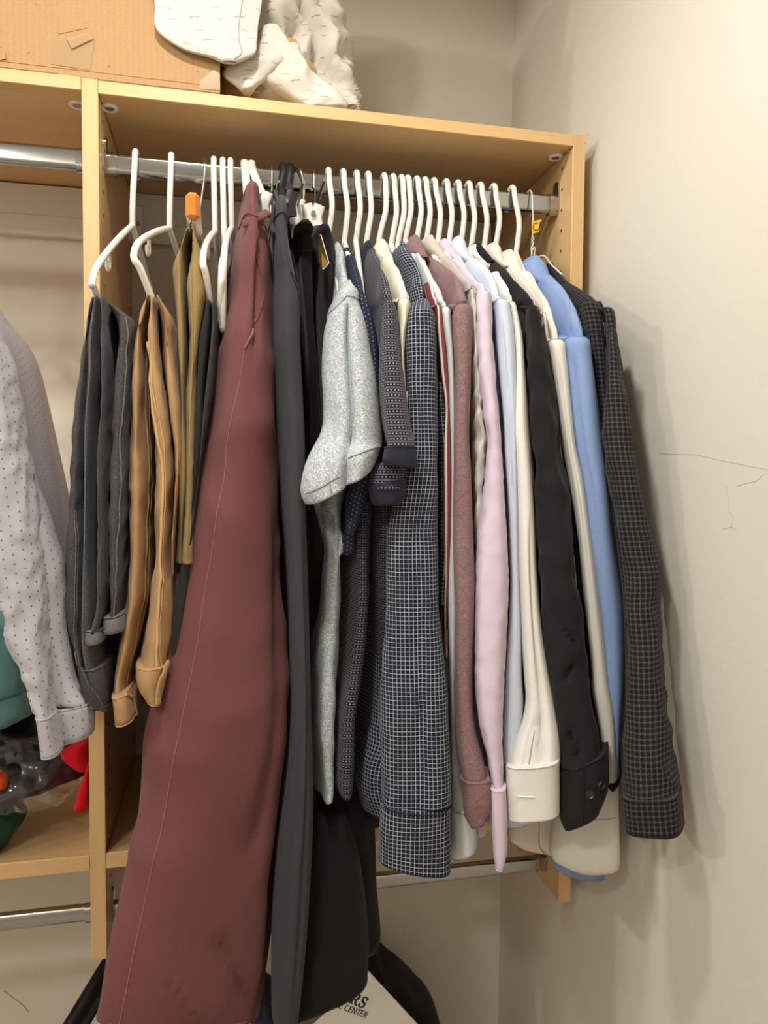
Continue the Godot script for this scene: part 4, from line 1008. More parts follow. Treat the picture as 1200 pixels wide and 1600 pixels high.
func burgundy_trousers() -> void:
	var g := thing("trousers", "long burgundy chinos hanging full length from clips, the largest garment at the front", "trousers", Vector3(0.0439, 1.9708, -1.05))
	var leg := cloth(g, "leg", M.burgundy, [0.0347, 0.3629, -1.0111, 0.011, -0.0001, 0.07, 0.001, 0.0341, 0.3563, -1.0301, 0.0129, -0.0001, 0.1, 0.0012, 0.0334, 0.3435, -1.0251, 0.014, -0.0001, 0.1, 0.0012, 0.0329, 0.3285, -1.0441, 0.0151, -0.0001, 0.13, 0.0013, 0.0337, 0.314, -1.0502, 0.0194, -0.0002, 0.14, 0.0016, 0.0341, 0.3015, -1.0472, 0.0224, -0.0002, 0.14, 0.0018, 0.0321, 0.2653, -1.0425, 0.0282, -0.0005, 0.14, 0.0021, 0.0298, 0.2174, -1.0348, 0.0321, -0.0008, 0.13, 0.002, 0.0257, 0.1597, -1.0223, 0.0358, -0.0014, 0.12, 0.0018, 0.0215, 0.0995, -1.0029, 0.0416, -0.0031, 0.1, 0.0016, 0.0168, 0.0347, -0.9891, 0.0487, -0.0068, 0.085, 0.001, 0.0081, -0.0437, -0.9753, 0.0579, -0.0165, 0.07, -0.0009, 0.0052, -0.1227, -0.968, 0.0663, -0.0225, 0.06, -0.0044, 0.0039, -0.2, -0.9546, 0.0744, -0.0225, 0.055, -0.0079, -0.0016, -0.2861, -0.9411, 0.083, -0.0225, 0.05, -0.0122, -0.0083, -0.3468, -0.9323, 0.0849, -0.0225, 0.045, -0.0151, -0.0187, -0.4239, -0.9234, 0.0848, -0.0225, 0.04, -0.0188, -0.0256, -0.4638, -0.9169, 0.0855, -0.0225, 0.038, -0.0209, -0.0376, -0.538, -0.9096, 0.0867, -0.0225, 0.035, -0.0247, -0.0481, -0.6116, -0.9023, 0.0891, -0.0225, 0.032, -0.0287, -0.0551, -0.6591, -0.9008, 0.0902, -0.0225, 0.03, -0.0312], {"fold": 0.0055, "fu": 9, "fv": 4.5, "crumple": 0.005, "fc": 9, "ring": 64, "step": 0.009, "open": true, "k": 2.2, "grooves": [[0.55, 0.15, 4, 8.5, 0.1, 0.01], [-0.6, 0.3, 18.2, 19.6, 0.07, -0.006], [0.75, 0.6, 11, 17, 0.12, 0.008], [0.2, 0.9, 18, 19.3, 0.09, 0.008]], "seed": 122})
	put("belt_loop", tube(path([up(Vector3(0.0233, 0.304, -0.922)), up(Vector3(0.03, 0.3059, -0.917)), up(Vector3(0.0405, 0.3106, -0.915)), up(Vector3(0.0531, 0.3208, -0.922))], 5), 0.0052, 0.0018, Vector3(0, 0.2, 1), 8), M.burgundy, leg[1])
	seam(leg, [[-0.98, 3.05], [-0.1, 4.1], [0.98, 4.8]], M.burgundy, 0.0012)
	seam(leg, [[-0.15, 8.13], [-0.3, 9.0], [-0.50, 10.0], [-0.62, 12.0], [-0.68, 14.0], [-0.74, 17.0], [-0.78, 20.0]], M.burgundy_thread, 0.0007)
	seam(leg, [[0.0, 4.6], [0.42, 6.0], [0.5, 7.0], [0.3, 7.6]], M.burgundy, 0.0009)
	strap(leg, [[0.33, 7.5], [0.13, 7.75], [-0.15, 8.13]], 0.0016, 0.001, M.burgundy_thread, "pocket_welt", 0.0005)
	ring_seam(leg, 19.75, M.burgundy_thread, 0.0006)
	var leg2 := cloth(g, "leg", M.burgundy, [0.0405, 0.3999, -1.1675, 0.0091, 0, 0.09, 0.0008, 0.0477, 0.3539, -1.162, 0.02, 0, 0.0879, 0.0015, 0.0492, 0.2547, -1.1503, 0.029, 0, 0.0833, 0.0017, 0.0451, 0.1164, -1.1339, 0.0378, 0, 0.0769, 0.0012, 0.038, -0.0504, -1.1138, 0.0558, 0, 0.0691, -0.0001, 0.0294, -0.2298, -1.0919, 0.0734, 0, 0.0606, -0.0029, 0.0109, -0.3993, -1.0708, 0.0872, 0, 0.0524, -0.0066, -0.0188, -0.5759, -1.0481, 0.0907, 0, 0.0435, -0.0105, -0.0491, -0.7415, -1.0263, 0.0972, 0, 0.035, -0.015], {"fold": 0.004, "ring": 40, "open": true, "seed": 123})

func charcoal_trousers() -> void:
	var g := thing("trousers", "charcoal pinstripe-weave dress trousers hanging from the black clip hanger", "trousers", Vector3(0.0789, 1.9608, -1.05))
	var leg := cloth(g, "leg", M.charcoal, [0.0714, 0.3537, -0.9841, 0.0052, -0.0001, 0.03, 0.0005, 0.0707, 0.3439, -1.027, 0.008, 0, 0.09, 0.0007, 0.07, 0.3208, -1.062, 0.0092, 0, 0.14, 0.0007, 0.0698, 0.2995, -1.057, 0.0105, 0, 0.14, 0.0008, 0.0719, 0.2746, -1.052, 0.0127, 0, 0.14, 0.0009, 0.075, 0.2512, -1.0521, 0.0151, -0.0001, 0.14, 0.001, 0.0775, 0.2226, -1.0392, 0.019, -0.0002, 0.13, 0.0011, 0.0778, 0.1705, -1.0262, 0.0198, -0.0002, 0.12, 0.001, 0.081, 0.1114, -1.0182, 0.0199, -0.0003, 0.11, 0.0007, 0.0842, 0.0516, -1.0052, 0.0187, -0.0003, 0.1, 0.0004, 0.0886, -0.0518, -0.9921, 0.0143, -0.0001, 0.09, -0.0001, 0.0938, -0.1553, -0.9791, 0.0108, -0.0001, 0.08, -0.0003, 0.0967, -0.251, -0.9661, 0.01, -0.0001, 0.07, -0.0005, 0.097, -0.3239, -0.9622, 0.012, -0.0002, 0.065, -0.0009, 0.0943, -0.4035, -0.9536, 0.0177, -0.0006, 0.06, -0.0018, 0.0881, -0.4827, -0.9414, 0.0217, -0.0015, 0.05, -0.0031, 0.0825, -0.5615, -0.933, 0.0225, -0.0021, 0.045, -0.0041, 0.0774, -0.6393, -0.9237, 0.0196, -0.0018, 0.04, -0.0041, 0.074, -0.6956, -0.9229, 0.0159, -0.001, 0.04, -0.0033], {"fold": 0.0025, "fu": 14, "fv": 2, "ring": 48, "open": true, "k": 2.3, "grooves": [[0.35, 0.1, 10, 18, 0.12, 0.005]], "seed": 124})
	strap(leg, [[-0.6, 1.3], [-0.65, 2.4], [-0.55, 3.1]], 0.0055, 0.0022, M.charcoal, "belt_loop", 0.0015)
	strap(leg, [[0.15, 5.15], [0.5, 5.6], [0.9, 6.25]], 0.002, 0.0012, M.dark_thread, "pocket_welt")
	strap(leg, [[0.15, 5.3], [0.5, 5.75], [0.88, 6.35]], 0.0015, 0.001, M.charcoal, "pocket_welt")
	ring_seam(leg, 1.95, M.charcoal, 0.0012)
	put("lint", disc(up(Vector3(0.0817, 0.283, -0.948)), Vector3.BACK, 0.0009, 0.0006, 0.0, 8), M.white, leg[1])
	var leg2 := cloth(g, "leg", M.black_trouser, [0.0842, 0.3682, -1.125, 0.0053, 0, 0.1, 0.0004, 0.0911, 0.3064, -1.1194, 0.0071, 0, 0.0972, 0.0005, 0.0996, 0.2178, -1.1113, 0.0107, 0, 0.0933, 0.0006, 0.1026, 0.04, -1.0951, 0.0142, 0, 0.0854, 0.0002, 0.1072, -0.1376, -1.079, 0.0107, 0, 0.0776, -0.0002, 0.1119, -0.3148, -1.0629, 0.0089, 0, 0.0697, -0.0005, 0.1123, -0.4474, -1.0507, 0.0142, 0, 0.0638, -0.0012, 0.1017, -0.5783, -1.0386, 0.0216, 0, 0.0579, -0.0025, 0.0883, -0.7514, -1.0225, 0.0167, 0, 0.05, -0.0026], {"fold": 0.003, "ring": 32, "open": true, "seed": 125})

func black_trousers() -> void:
	var g := thing("trousers", "black dress trousers clipped beside the charcoal pair, widest black hem at the bottom", "trousers", Vector3(0.1144, 1.9375, -1.05))
	var leg := cloth(g, "leg", M.black_trouser, [0.1046, 0.3335, -1.025, 0.0083, 0, 0.05, 0.0007, 0.1037, 0.3268, -1.06, 0.0136, 0, 0.09, 0.0011, 0.1069, 0.3234, -1.1277, 0.0158, 0, 0.1281, 0.0012, 0.1078, 0.3007, -1.1249, 0.0158, 0, 0.1258, 0.0011, 0.1099, 0.2602, -1.1199, 0.0137, 0, 0.1216, 0.0009, 0.1129, 0.2095, -1.1137, 0.0107, 0, 0.1164, 0.0006, 0.1194, 0.1245, -1.1033, 0.0112, 0, 0.1078, 0.0004, 0.1242, 0.0389, -1.093, 0.0125, 0, 0.0991, 0.0002, 0.1283, -0.134, -1.0722, 0.0157, 0, 0.0819, -0.0003, 0.1338, -0.3089, -1.0515, 0.0193, 0, 0.0646, -0.0011, 0.1514, -0.434, -1.035, 0.0333, 0, 0.05, -0.0028, 0.1581, -0.461, -1.0339, 0.0383, 0, 0.0499, -0.0035, 0.1635, -0.4842, -1.015, 0.0429, 0, 0.04, -0.0041, 0.166, -0.578, -1.0204, 0.0452, 0, 0.0386, -0.0052, 0.1658, -0.6379, -1, 0.0489, 0, 0.03, -0.01, 0.1631, -0.6676, -1.01, 0.0466, 0, 0.03, -0.0063], {"fold": 0.004, "fu": 12, "fv": 2, "ring": 48, "open": true, "seed": 126})
	ring_seam(leg, 3.0, M.black, 0.0012)
	var leg2 := cloth(g, "leg", M.black_trouser, [0.1345, -0.4594, -0.9868, 0.0262, 0.003, 0.04, -0.0011, 0.1389, -0.5125, -0.9775, 0.0395, 0.0047, 0.038, -0.0017, 0.1376, -0.5931, -0.9646, 0.0492, 0.0059, 0.0349, -0.0025, 0.1366, -0.625, -0.9596, 0.052, 0.0062, 0.0336, -0.0029, 0.1336, -0.6453, -0.9459, 0.0535, 0.0064, 0.03, 0.0034, 0.1327, -0.691, -0.9459, 0.0541, 0.0065, 0.03, 0.0224], {"fold": 0.003, "fu": 14, "ring": 48, "open": true, "seed": 127})

func tagged_trousers() -> void:
	var g := thing("trousers", "dark brown-black trousers with a gold-backed tag at the waistband, left of the grey T-shirt", "trousers", Vector3(0.1415, 1.9334, -1.05))
	var leg := cloth(g, "leg", M.black_trouser, [0.131, 0.3331, -1.035, 0.0102, 0, 0.05, 0.0008, 0.1325, 0.3274, -1.07, 0.0139, 0, 0.09, 0.0011, 0.135, 0.3185, -1.1041, 0.0157, 0, 0.1188, 0.0012, 0.1355, 0.3004, -1.103, 0.0153, 0, 0.1173, 0.0011, 0.1357, 0.2672, -1.1009, 0.012, 0, 0.1145, 0.0008, 0.1347, 0.2254, -1.0984, 0.0098, 0, 0.1111, 0.0005, 0.133, 0.1581, -1.0943, 0.0077, 0, 0.1057, 0.0003, 0.1313, 0.0817, -1.0897, 0.0065, 0, 0.0995, 0.0002, 0.1297, -0.0041, -1.0845, 0.0069, 0, 0.0927, 0, 0.1288, -0.1345, -1.0769, 0.0087, 0, 0.0825, -0.0002, 0.1325, -0.3121, -1.0666, 0.0133, 0, 0.0689, -0.0008, 0.1414, -0.4305, -1.06, 0.0233, 0, 0.06, -0.0019], {"fold": 0.003, "fu": 14, "fv": 2, "ring": 40, "open": true, "step": 0.014, "seed": 128})
	ring_seam(leg, 3.4, M.black, 0.0012)
	put("gold_tag", slab([up(Vector3(0.121, 0.315, -0.972)), up(Vector3(0.1226, 0.3113, -0.965)), up(Vector3(0.1323, 0.2761, -0.962)), up(Vector3(0.1252, 0.2683, -0.965)), up(Vector3(0.1217, 0.28, -0.97))], 0.0012), M.gold, g)
	put("tag_cord", tube([up(Vector3(0.1222, 0.3119, -0.962)), up(Vector3(0.1327, 0.2753, -0.959)), up(Vector3(0.1257, 0.2675, -0.962))], 0.0006), M.wire, g)

func heather_tee() -> void:
	var g := thing("t_shirt", "light grey heather T-shirt with wide short sleeve, nearest of the shirts to the trousers", "t-shirt", Vector3(0.1674, 1.921, -1.1), "shirts packed on the upper rod")
	var body := cloth(g, "body", M.heather, [0.1584, 0.329, -1.11, 0.0068, 0, 0.06, 0.0005, 0.1572, 0.3123, -1.1119, 0.008, 0, 0.085, 0.0006, 0.1565, 0.2897, -1.114, 0.01, 0, 0.1118, 0.0007, 0.1566, 0.2622, -1.1163, 0.0124, 0, 0.1414, 0.0008, 0.1562, 0.2395, -1.118, 0.0142, 0, 0.1645, 0.0008, 0.1521, 0.2137, -1.12, 0.02, 0, 0.19, 0.0011, 0.1621, 0.1533, -1.12, 0.0251, 0, 0.17, 0.001, 0.1535, 0.0375, -1.107, 0.0292, 0, 0.162, 0.0005, 0.1383, -0.0351, -1.0989, 0.0249, 0, 0.157, 0, 0.1411, -0.0779, -1.0941, 0.0187, 0, 0.154, -0.0002, 0.1431, -0.1026, -1.0913, 0.0158, 0, 0.1523, -0.0002, 0.1414, -0.1191, -1.0894, 0.0175, 0, 0.1512, -0.0003, 0.1384, -0.1766, -1.083, 0.0187, 0, 0.1472, -0.0006, 0.1346, -0.2119, -1.079, 0.0191, 0, 0.1448, -0.0008, 0.1307, -0.2759, -1.0718, 0.0162, 0, 0.1403, -0.0009, 0.1293, -0.3532, -1.0631, 0.0141, 0, 0.135, -0.001, 0.1321, -0.4111, -1.0566, 0.0129, 0, 0.131, -0.0011, 0.1317, -0.4201, -1.045, 0.0112, 0, 0.12, 0.004], {"fold": 0.006, "fu": 13, "fv": 3, "crumple": 0.003, "fc": 14, "ring": 56, "step": 0.01, "open": true, "lip": 0.03, "grooves": [[-0.6, 0.1, 8.2, 10.2, 0.2, 0.012]], "seed": 129})
	var sleeve := cloth(g, "sleeve", M.heather, [0.1684, 0.2593, -1.018, 0.0034, 0.0005, 0.045, 0.0001, 0.1635, 0.2455, -0.9876, 0.0065, 0.0009, 0.0451, 0.0002, 0.1606, 0.2391, -0.9721, 0.01, 0.0015, 0.0451, 0.0003, 0.1562, 0.2314, -0.9545, 0.013, 0.0019, 0.0452, 0.0003, 0.1553, 0.2147, -0.951, 0.0181, 0.0026, 0.0455, 0.0004, 0.155, 0.2056, -0.9488, 0.0219, 0.0032, 0.0456, 0.0005, 0.154, 0.1859, -0.9448, 0.0262, 0.0038, 0.046, 0.0006, 0.1538, 0.1615, -0.9402, 0.0288, 0.0043, 0.0464, 0.0006, 0.1551, 0.1294, -0.9339, 0.0321, 0.0048, 0.047, 0.0005, 0.1567, 0.0977, -0.9279, 0.0334, 0.0052, 0.0476, 0.0005, 0.1575, 0.0662, -0.9218, 0.0356, 0.0056, 0.0481, 0.0004, 0.1544, 0.0428, -0.9169, 0.0407, 0.0063, 0.0486, 0.0004, 0.1453, 0.0251, -0.9049, 0.0454, 0.0025, 0.05, 0.01, 0.1406, 0.0055, -0.9025, 0.047, 0, 0.05, 0.0204, 0.1401, -0.0127, -0.9025, 0.039, 0, 0.05, 0.021], {"fold": 0.004, "fu": 12, "fv": 3, "ring": 72, "step": 0.008, "open": true, "lip": 0.05, "k": 2.2, "grooves": [[-0.02, 0.06, 4.2, 14, 0.17, 0.02, 1], [-0.75, -0.6, 9, 14, 0.2, 0.004]], "seed": 130})
	seam(sleeve, [[-0.98, 4.9], [-0.6, 4.0], [-0.1, 3.5], [0.98, 3.6]], M.heather, 0.0011)
	seam(sleeve, [[-0.96, 13.25], [-0.5, 13.1], [-0.1, 13.05]], M.heather_dark, 0.0009, "hem_stitch")
	seam(sleeve, [[0.08, 12.2], [0.5, 11.9], [0.96, 11.6]], M.heather_dark, 0.0009, "hem_stitch")
	seam(sleeve, [[-0.45, 13.1], [-0.42, 13.9]], M.heather_dark, 0.0008, "hem_stitch")
	var neck := cloth(g, "collar", M.heather, [0.1609, 0.3379, -1.12, 0.0028, 0, 0.05, 0.0002, 0.1613, 0.3314, -1.12, 0.0056, 0, 0.0537, 0.0004, 0.1618, 0.3206, -1.12, 0.0069, 0, 0.06, 0.0005], {"fold": 0.001, "ring": 28, "step": 0.006, "open": true, "seed": 131})

func dotted_polo() -> void:
	var g := thing("polo_shirt", "navy polo with tiny pale dots, half hidden behind the grey heather T-shirt", "polo shirt", Vector3(0.177, 1.8948, -1.1238), "shirts packed on the upper rod")
	var body := cloth(g, "body", M.dotted_navy, [0.177, 0.3148, -1.1298, 0.0083, 0, 0.0812, 0.0006, 0.1756, 0.2702, -1.1299, 0.007, 0, 0.1417, 0.0004, 0.175, 0.2441, -1.1298, 0.0072, 0, 0.1721, 0.0004, 0.1766, 0.2256, -1.1298, 0.0071, 0, 0.1888, 0.0004, 0.1788, 0.1789, -1.1238, 0.0126, 0, 0.1734, 0, 0.1826, 0.1322, -1.1238, 0.0131, 0, 0.1749, 0, 0.1856, 0.0855, -1.1238, 0.0137, 0, 0.1763, 0, 0.1859, 0.0388, -1.1238, 0.0143, 0, 0.1777, 0, 0.1723, -0.0079, -1.1238, 0.0149, 0, 0.1791, 0, 0.1611, -0.0546, -1.1238, 0.0154, 0, 0.1806, 0, 0.1577, -0.1013, -1.1238, 0.016, 0, 0.182, 0], {"fold": 0.004, "fu": 14, "fv": 2.5, "ring": 36, "step": 0.018, "k": 2.8, "seed": 132})
	var sleeve := cloth(g, "sleeve", M.dotted_navy, [0.1752, 0.2463, -1.0114, 0.0044, 0.0007, 0.0023, 0.0001, 0.1752, 0.2378, -0.9862, 0.0071, 0.0012, 0.0162, 0.0001, 0.1752, 0.2303, -0.9646, 0.0085, 0.0014, 0.0281, 0.0002, 0.1752, 0.2253, -0.9502, 0.0087, 0.0014, 0.036, 0.0002, 0.1841, 0.1814, -0.947, 0.0111, 0.0019, 0.0354, 0.0002, 0.188, 0.1173, -0.9432, 0.0103, 0.0018, 0.0345, 0.0001, 0.1858, 0.0368, -0.9376, 0.015, 0.0026, 0.0335, 0.0001, 0.1664, -0.0275, -0.9343, 0.0134, 0.0021, 0.0326, 0.0001, 0.1577, -0.0723, -0.933, 0.0051, 0.0008, 0.032, 0], {"fold": 0.0035, "fu": 15, "fv": 3, "ring": 36, "step": 0.011, "open": true, "seed": 133})
	seam(sleeve, [[-0.97, 2.95], [-0.4, 2.75], [0.3, 2.6], [0.97, 2.7]], M.navy, 0.00045)
	var collar := cloth(g, "collar", M.dotted_navy, [0.1762, 0.3305, -1.125, 0.0052, 0, 0.05, 0.0004, 0.177, 0.3248, -1.1241, 0.0075, 0, 0.0535, 0.0005, 0.1793, 0.3133, -1.1224, 0.0084, 0, 0.0604, 0.0006, 0.1809, 0.3043, -1.121, 0.0074, 0, 0.066, 0.0005], {"fold": 0.0012, "ring": 36, "step": 0.006, "open": true, "lip": 0.012, "k": 2.9, "calm": false, "dome": 0.009, "seed": 134})
	ring_seam(collar, 2.88, M.navy, 0.0005)

func ribbed_polo() -> void:
	var g := thing("polo_shirt", "navy and taupe polo with rows of woven dashes and dark rib collar", "polo shirt", Vector3(0.2091, 1.9071, -1.1238), "shirts packed on the upper rod")
	var body := cloth(g, "body", M.texture_polo, [0.2091, 0.3271, -1.1298, 0.0065, 0, 0.0775, 0.0005, 0.2087, 0.3172, -1.1298, 0.0088, 0, 0.0866, 0.0006, 0.2069, 0.295, -1.1298, 0.0094, 0, 0.1271, 0.0006, 0.2054, 0.2678, -1.1298, 0.0091, 0, 0.1646, 0.0006, 0.2041, 0.2372, -1.1298, 0.0088, 0, 0.1947, 0.0005, 0.2061, 0.2163, -1.1298, 0.0075, 0, 0.2018, 0.0004, 0.2057, 0.1295, -1.1238, 0.0126, 0, 0.1734, 0, 0.2082, 0.0428, -1.1238, 0.0131, 0, 0.1749, 0, 0.2098, -0.044, -1.1238, 0.0137, 0, 0.1763, 0, 0.2104, -0.1307, -1.1238, 0.0143, 0, 0.1777, 0, 0.2104, -0.2175, -1.1238, 0.0149, 0, 0.1791, 0, 0.2104, -0.3042, -1.1238, 0.0154, 0, 0.1806, 0, 0.2104, -0.391, -1.1238, 0.016, 0, 0.182, 0], {"fold": 0.004, "fu": 14, "fv": 2.5, "ring": 36, "step": 0.01, "k": 2.8, "seed": 135})
	var sleeve := cloth(g, "sleeve", M.texture_polo, [0.2062, 0.2395, -0.9986, 0.0027, 0.0005, 0.0023, 0, 0.2062, 0.231, -0.9734, 0.0045, 0.0009, 0.0162, 0.0001, 0.2062, 0.2235, -0.9518, 0.0053, 0.001, 0.0281, 0.0001, 0.2062, 0.2185, -0.9374, 0.0055, 0.0011, 0.036, 0.0001, 0.2072, 0.2084, -0.934, 0.0078, 0.0016, 0.0358, 0.0001, 0.2064, 0.1867, -0.9274, 0.0097, 0.002, 0.0353, 0.0001, 0.2048, 0.1536, -0.9172, 0.0123, 0.0025, 0.0346, 0.0001, 0.2048, 0.1132, -0.9046, 0.0144, 0.003, 0.0338, 0.0001, 0.2068, 0.0659, -0.8897, 0.0157, 0.0034, 0.0327, 0.0001, 0.21, 0.0412, -0.8817, 0.0163, 0.0037, 0.0321, 0.0001, 0.2104, 0.0351, -0.8797, 0.0163, 0.0037, 0.032, 0.0001], {"fold": 0.0035, "fu": 15, "fv": 3, "ring": 36, "step": 0.008, "open": true, "seed": 136})
	seam(sleeve, [[-0.97, 2.95], [-0.4, 2.75], [0.3, 2.6], [0.97, 2.7]], M.navy, 0.00045)
	var collar := cloth(g, "collar", M.navy, [0.2083, 0.343, -1.125, 0.0043, 0, 0.05, 0.0003, 0.2076, 0.3379, -1.1247, 0.0085, 0, 0.0511, 0.0006, 0.2076, 0.3269, -1.1241, 0.0118, 0, 0.0535, 0.0008, 0.2034, 0.3068, -1.1231, 0.0104, 0, 0.0578, 0.0007, 0.1981, 0.2849, -1.1219, 0.008, 0, 0.0625, 0.0005, 0.2011, 0.2694, -1.121, 0.0033, 0, 0.066, 0.0002], {"fold": 0.0012, "ring": 36, "step": 0.006, "open": true, "lip": 0.012, "k": 2.9, "calm": false, "dome": 0.009, "seed": 137})
	ring_seam(collar, 4.88, M.navy, 0.0005)
	var band := cloth(g, "sleeve_band", M.navy, [0.2105, 0.0365, -0.8806, 0.0166, 0.0038, 0.036, 0.0001, 0.2106, 0.0289, -0.8803, 0.0178, 0.004, 0.036, 0.0001, 0.21, 0.0198, -0.8786, 0.0191, 0.0043, 0.034, -0.0014, 0.212, 0.013, -0.8791, 0.0163, 0.0037, 0.034, -0.0014], {"fold": 0.001, "ring": 44, "step": 0.006, "open": true, "lip": 0.05, "calm": false, "grow": 0.0015, "dome": 0.0012, "seed": 138})
	ring_seam(band, 0.1, M.texture_polo, 0.0007)
	var under := cloth(g, "sleeve_lining", M.texture_polo, [0.2069, 0.0188, -0.903, 0.0191, 0.004, 0.03, 0.0001, 0.1987, 0.0031, -0.8982, 0.0213, 0.0043, 0.03, 0.0002, 0.1968, -0.0093, -0.8946, 0.0209, 0.0042, 0.03, 0.0002, 0.1965, -0.0154, -0.893, 0.0201, 0.0041, 0.03, 0.0001], {"fold": 0.003, "ring": 40, "open": true, "lip": 0.04, "calm": false, "dome": 0.0012, "seed": 139})
	var under2 := cloth(g, "sleeve_band", M.navy, [0.197, -0.0054, -0.8937, 0.0212, 0.0043, 0.03, 0.004, 0.198, -0.0224, -0.894, 0.0197, 0.004, 0.03, 0.0009, 0.1979, -0.0337, -0.8952, 0.014, 0.0029, 0.03, 0.0013], {"fold": 0.002, "ring": 40, "open": true, "lip": 0.05, "calm": false, "grow": 0.001, "dome": 0.0012, "seed": 140})
	var low := cloth(g, "body_front", M.texture_polo, [0.1795, 0.0048, -1.05, 0.0168, 0, 0.11, 0.0001, 0.1783, -0.0449, -1.0471, 0.0164, 0, 0.1088, 0, 0.1774, -0.0705, -1.0455, 0.0156, 0, 0.1082, -0.0001, 0.1774, -0.1028, -1.0436, 0.0164, 0, 0.1075, -0.0003, 0.1774, -0.1484, -1.0409, 0.0173, 0, 0.1064, -0.0004, 0.1736, -0.1898, -1.0385, 0.0185, 0, 0.1054, -0.0006, 0.1694, -0.2262, -1.0363, 0.0185, 0, 0.1045, -0.0008, 0.1622, -0.2772, -1.0333, 0.0164, 0, 0.1033, -0.0009, 0.1571, -0.3176, -1.0309, 0.0138, 0, 0.1024, -0.0009, 0.1554, -0.3548, -1.0287, 0.0138, 0, 0.1015, -0.001, 0.1537, -0.4003, -1.026, 0.013, 0, 0.1004, -0.0011, 0.1541, -0.417, -1.025, 0.0075, 0, 0.1, -0.0007], {"fold": 0.005, "fu": 13, "ring": 48, "step": 0.01, "open": true, "seed": 141})
	ring_seam(low, 9.5, M.texture_polo, 0.0008)

func cream_shirt() -> void:
	var g := thing("shirt", "short-sleeved cream shirt squeezed left of the navy gingham shirt", "shirt", Vector3(0.2313, 1.9003, -1.1238), "shirts packed on the upper rod")
	var body := cloth(g, "body", M.cream, [0.2313, 0.3203, -1.1298, 0.0099, 0, 0.0814, 0.0007, 0.2301, 0.305, -1.1298, 0.0097, 0, 0.1035, 0.0007, 0.227, 0.2691, -1.1299, 0.0091, 0, 0.1649, 0.0006, 0.2256, 0.2421, -1.1299, 0.0089, 0, 0.193, 0.0005, 0.2277, 0.223, -1.1298, 0.0076, 0, 0.1988, 0.0004, 0.227, 0.1353, -1.1238, 0.0126, 0, 0.1734, 0, 0.2274, 0.0476, -1.1238, 0.0131, 0, 0.1749, 0, 0.2273, -0.0401, -1.1238, 0.0137, 0, 0.1763, 0, 0.2272, -0.1278, -1.1238, 0.0143, 0, 0.1777, 0, 0.2272, -0.2156, -1.1238, 0.0149, 0, 0.1791, 0, 0.2272, -0.3033, -1.1238, 0.0154, 0, 0.1806, 0, 0.2272, -0.391, -1.1238, 0.016, 0, 0.182, 0], {"fold": 0.004, "fu": 14, "fv": 2.5, "ring": 36, "step": 0.018, "k": 2.8, "seed": 142})
	var sleeve := cloth(g, "sleeve", M.cream, [0.2277, 0.2428, -1.0005, 0.0047, 0.001, 0.0023, 0, 0.2277, 0.2343, -0.9753, 0.0077, 0.0017, 0.0162, 0.0001, 0.2277, 0.2268, -0.9537, 0.0091, 0.002, 0.0281, 0.0001, 0.2277, 0.2218, -0.9393, 0.0094, 0.002, 0.036, 0.0001, 0.2274, 0.1975, -0.9369, 0.0078, 0.0017, 0.0354, 0.0001, 0.2254, 0.1813, -0.9353, 0.0063, 0.0014, 0.0349, 0, 0.2246, 0.149, -0.9321, 0.0035, 0.0008, 0.0341, 0, 0.2261, 0.1169, -0.9283, 0.0039, 0.0009, 0.0333, 0, 0.2272, 0.0688, -0.9225, 0.0043, 0.001, 0.032, 0], {"fold": 0.0035, "fu": 15, "fv": 3, "ring": 36, "step": 0.011, "open": true, "seed": 143})
	seam(sleeve, [[-0.97, 2.95], [-0.4, 2.75], [0.3, 2.6], [0.97, 2.7]], M.thread, 0.00045)
	var collar := cloth(g, "collar", M.cream, [0.2288, 0.3463, -1.125, 0.0067, 0, 0.05, 0.0005, 0.2288, 0.3418, -1.1245, 0.012, 0, 0.0521, 0.0009, 0.2291, 0.3329, -1.1234, 0.0143, 0, 0.0564, 0.001, 0.2306, 0.3219, -1.1221, 0.0142, 0, 0.0617, 0.001, 0.2328, 0.3132, -1.121, 0.0127, 0, 0.066, 0.0009], {"fold": 0.0012, "ring": 36, "step": 0.006, "open": true, "lip": 0.012, "k": 2.9, "calm": false, "dome": 0.009, "seed": 144})
	ring_seam(collar, 3.88, M.thread, 0.0005)

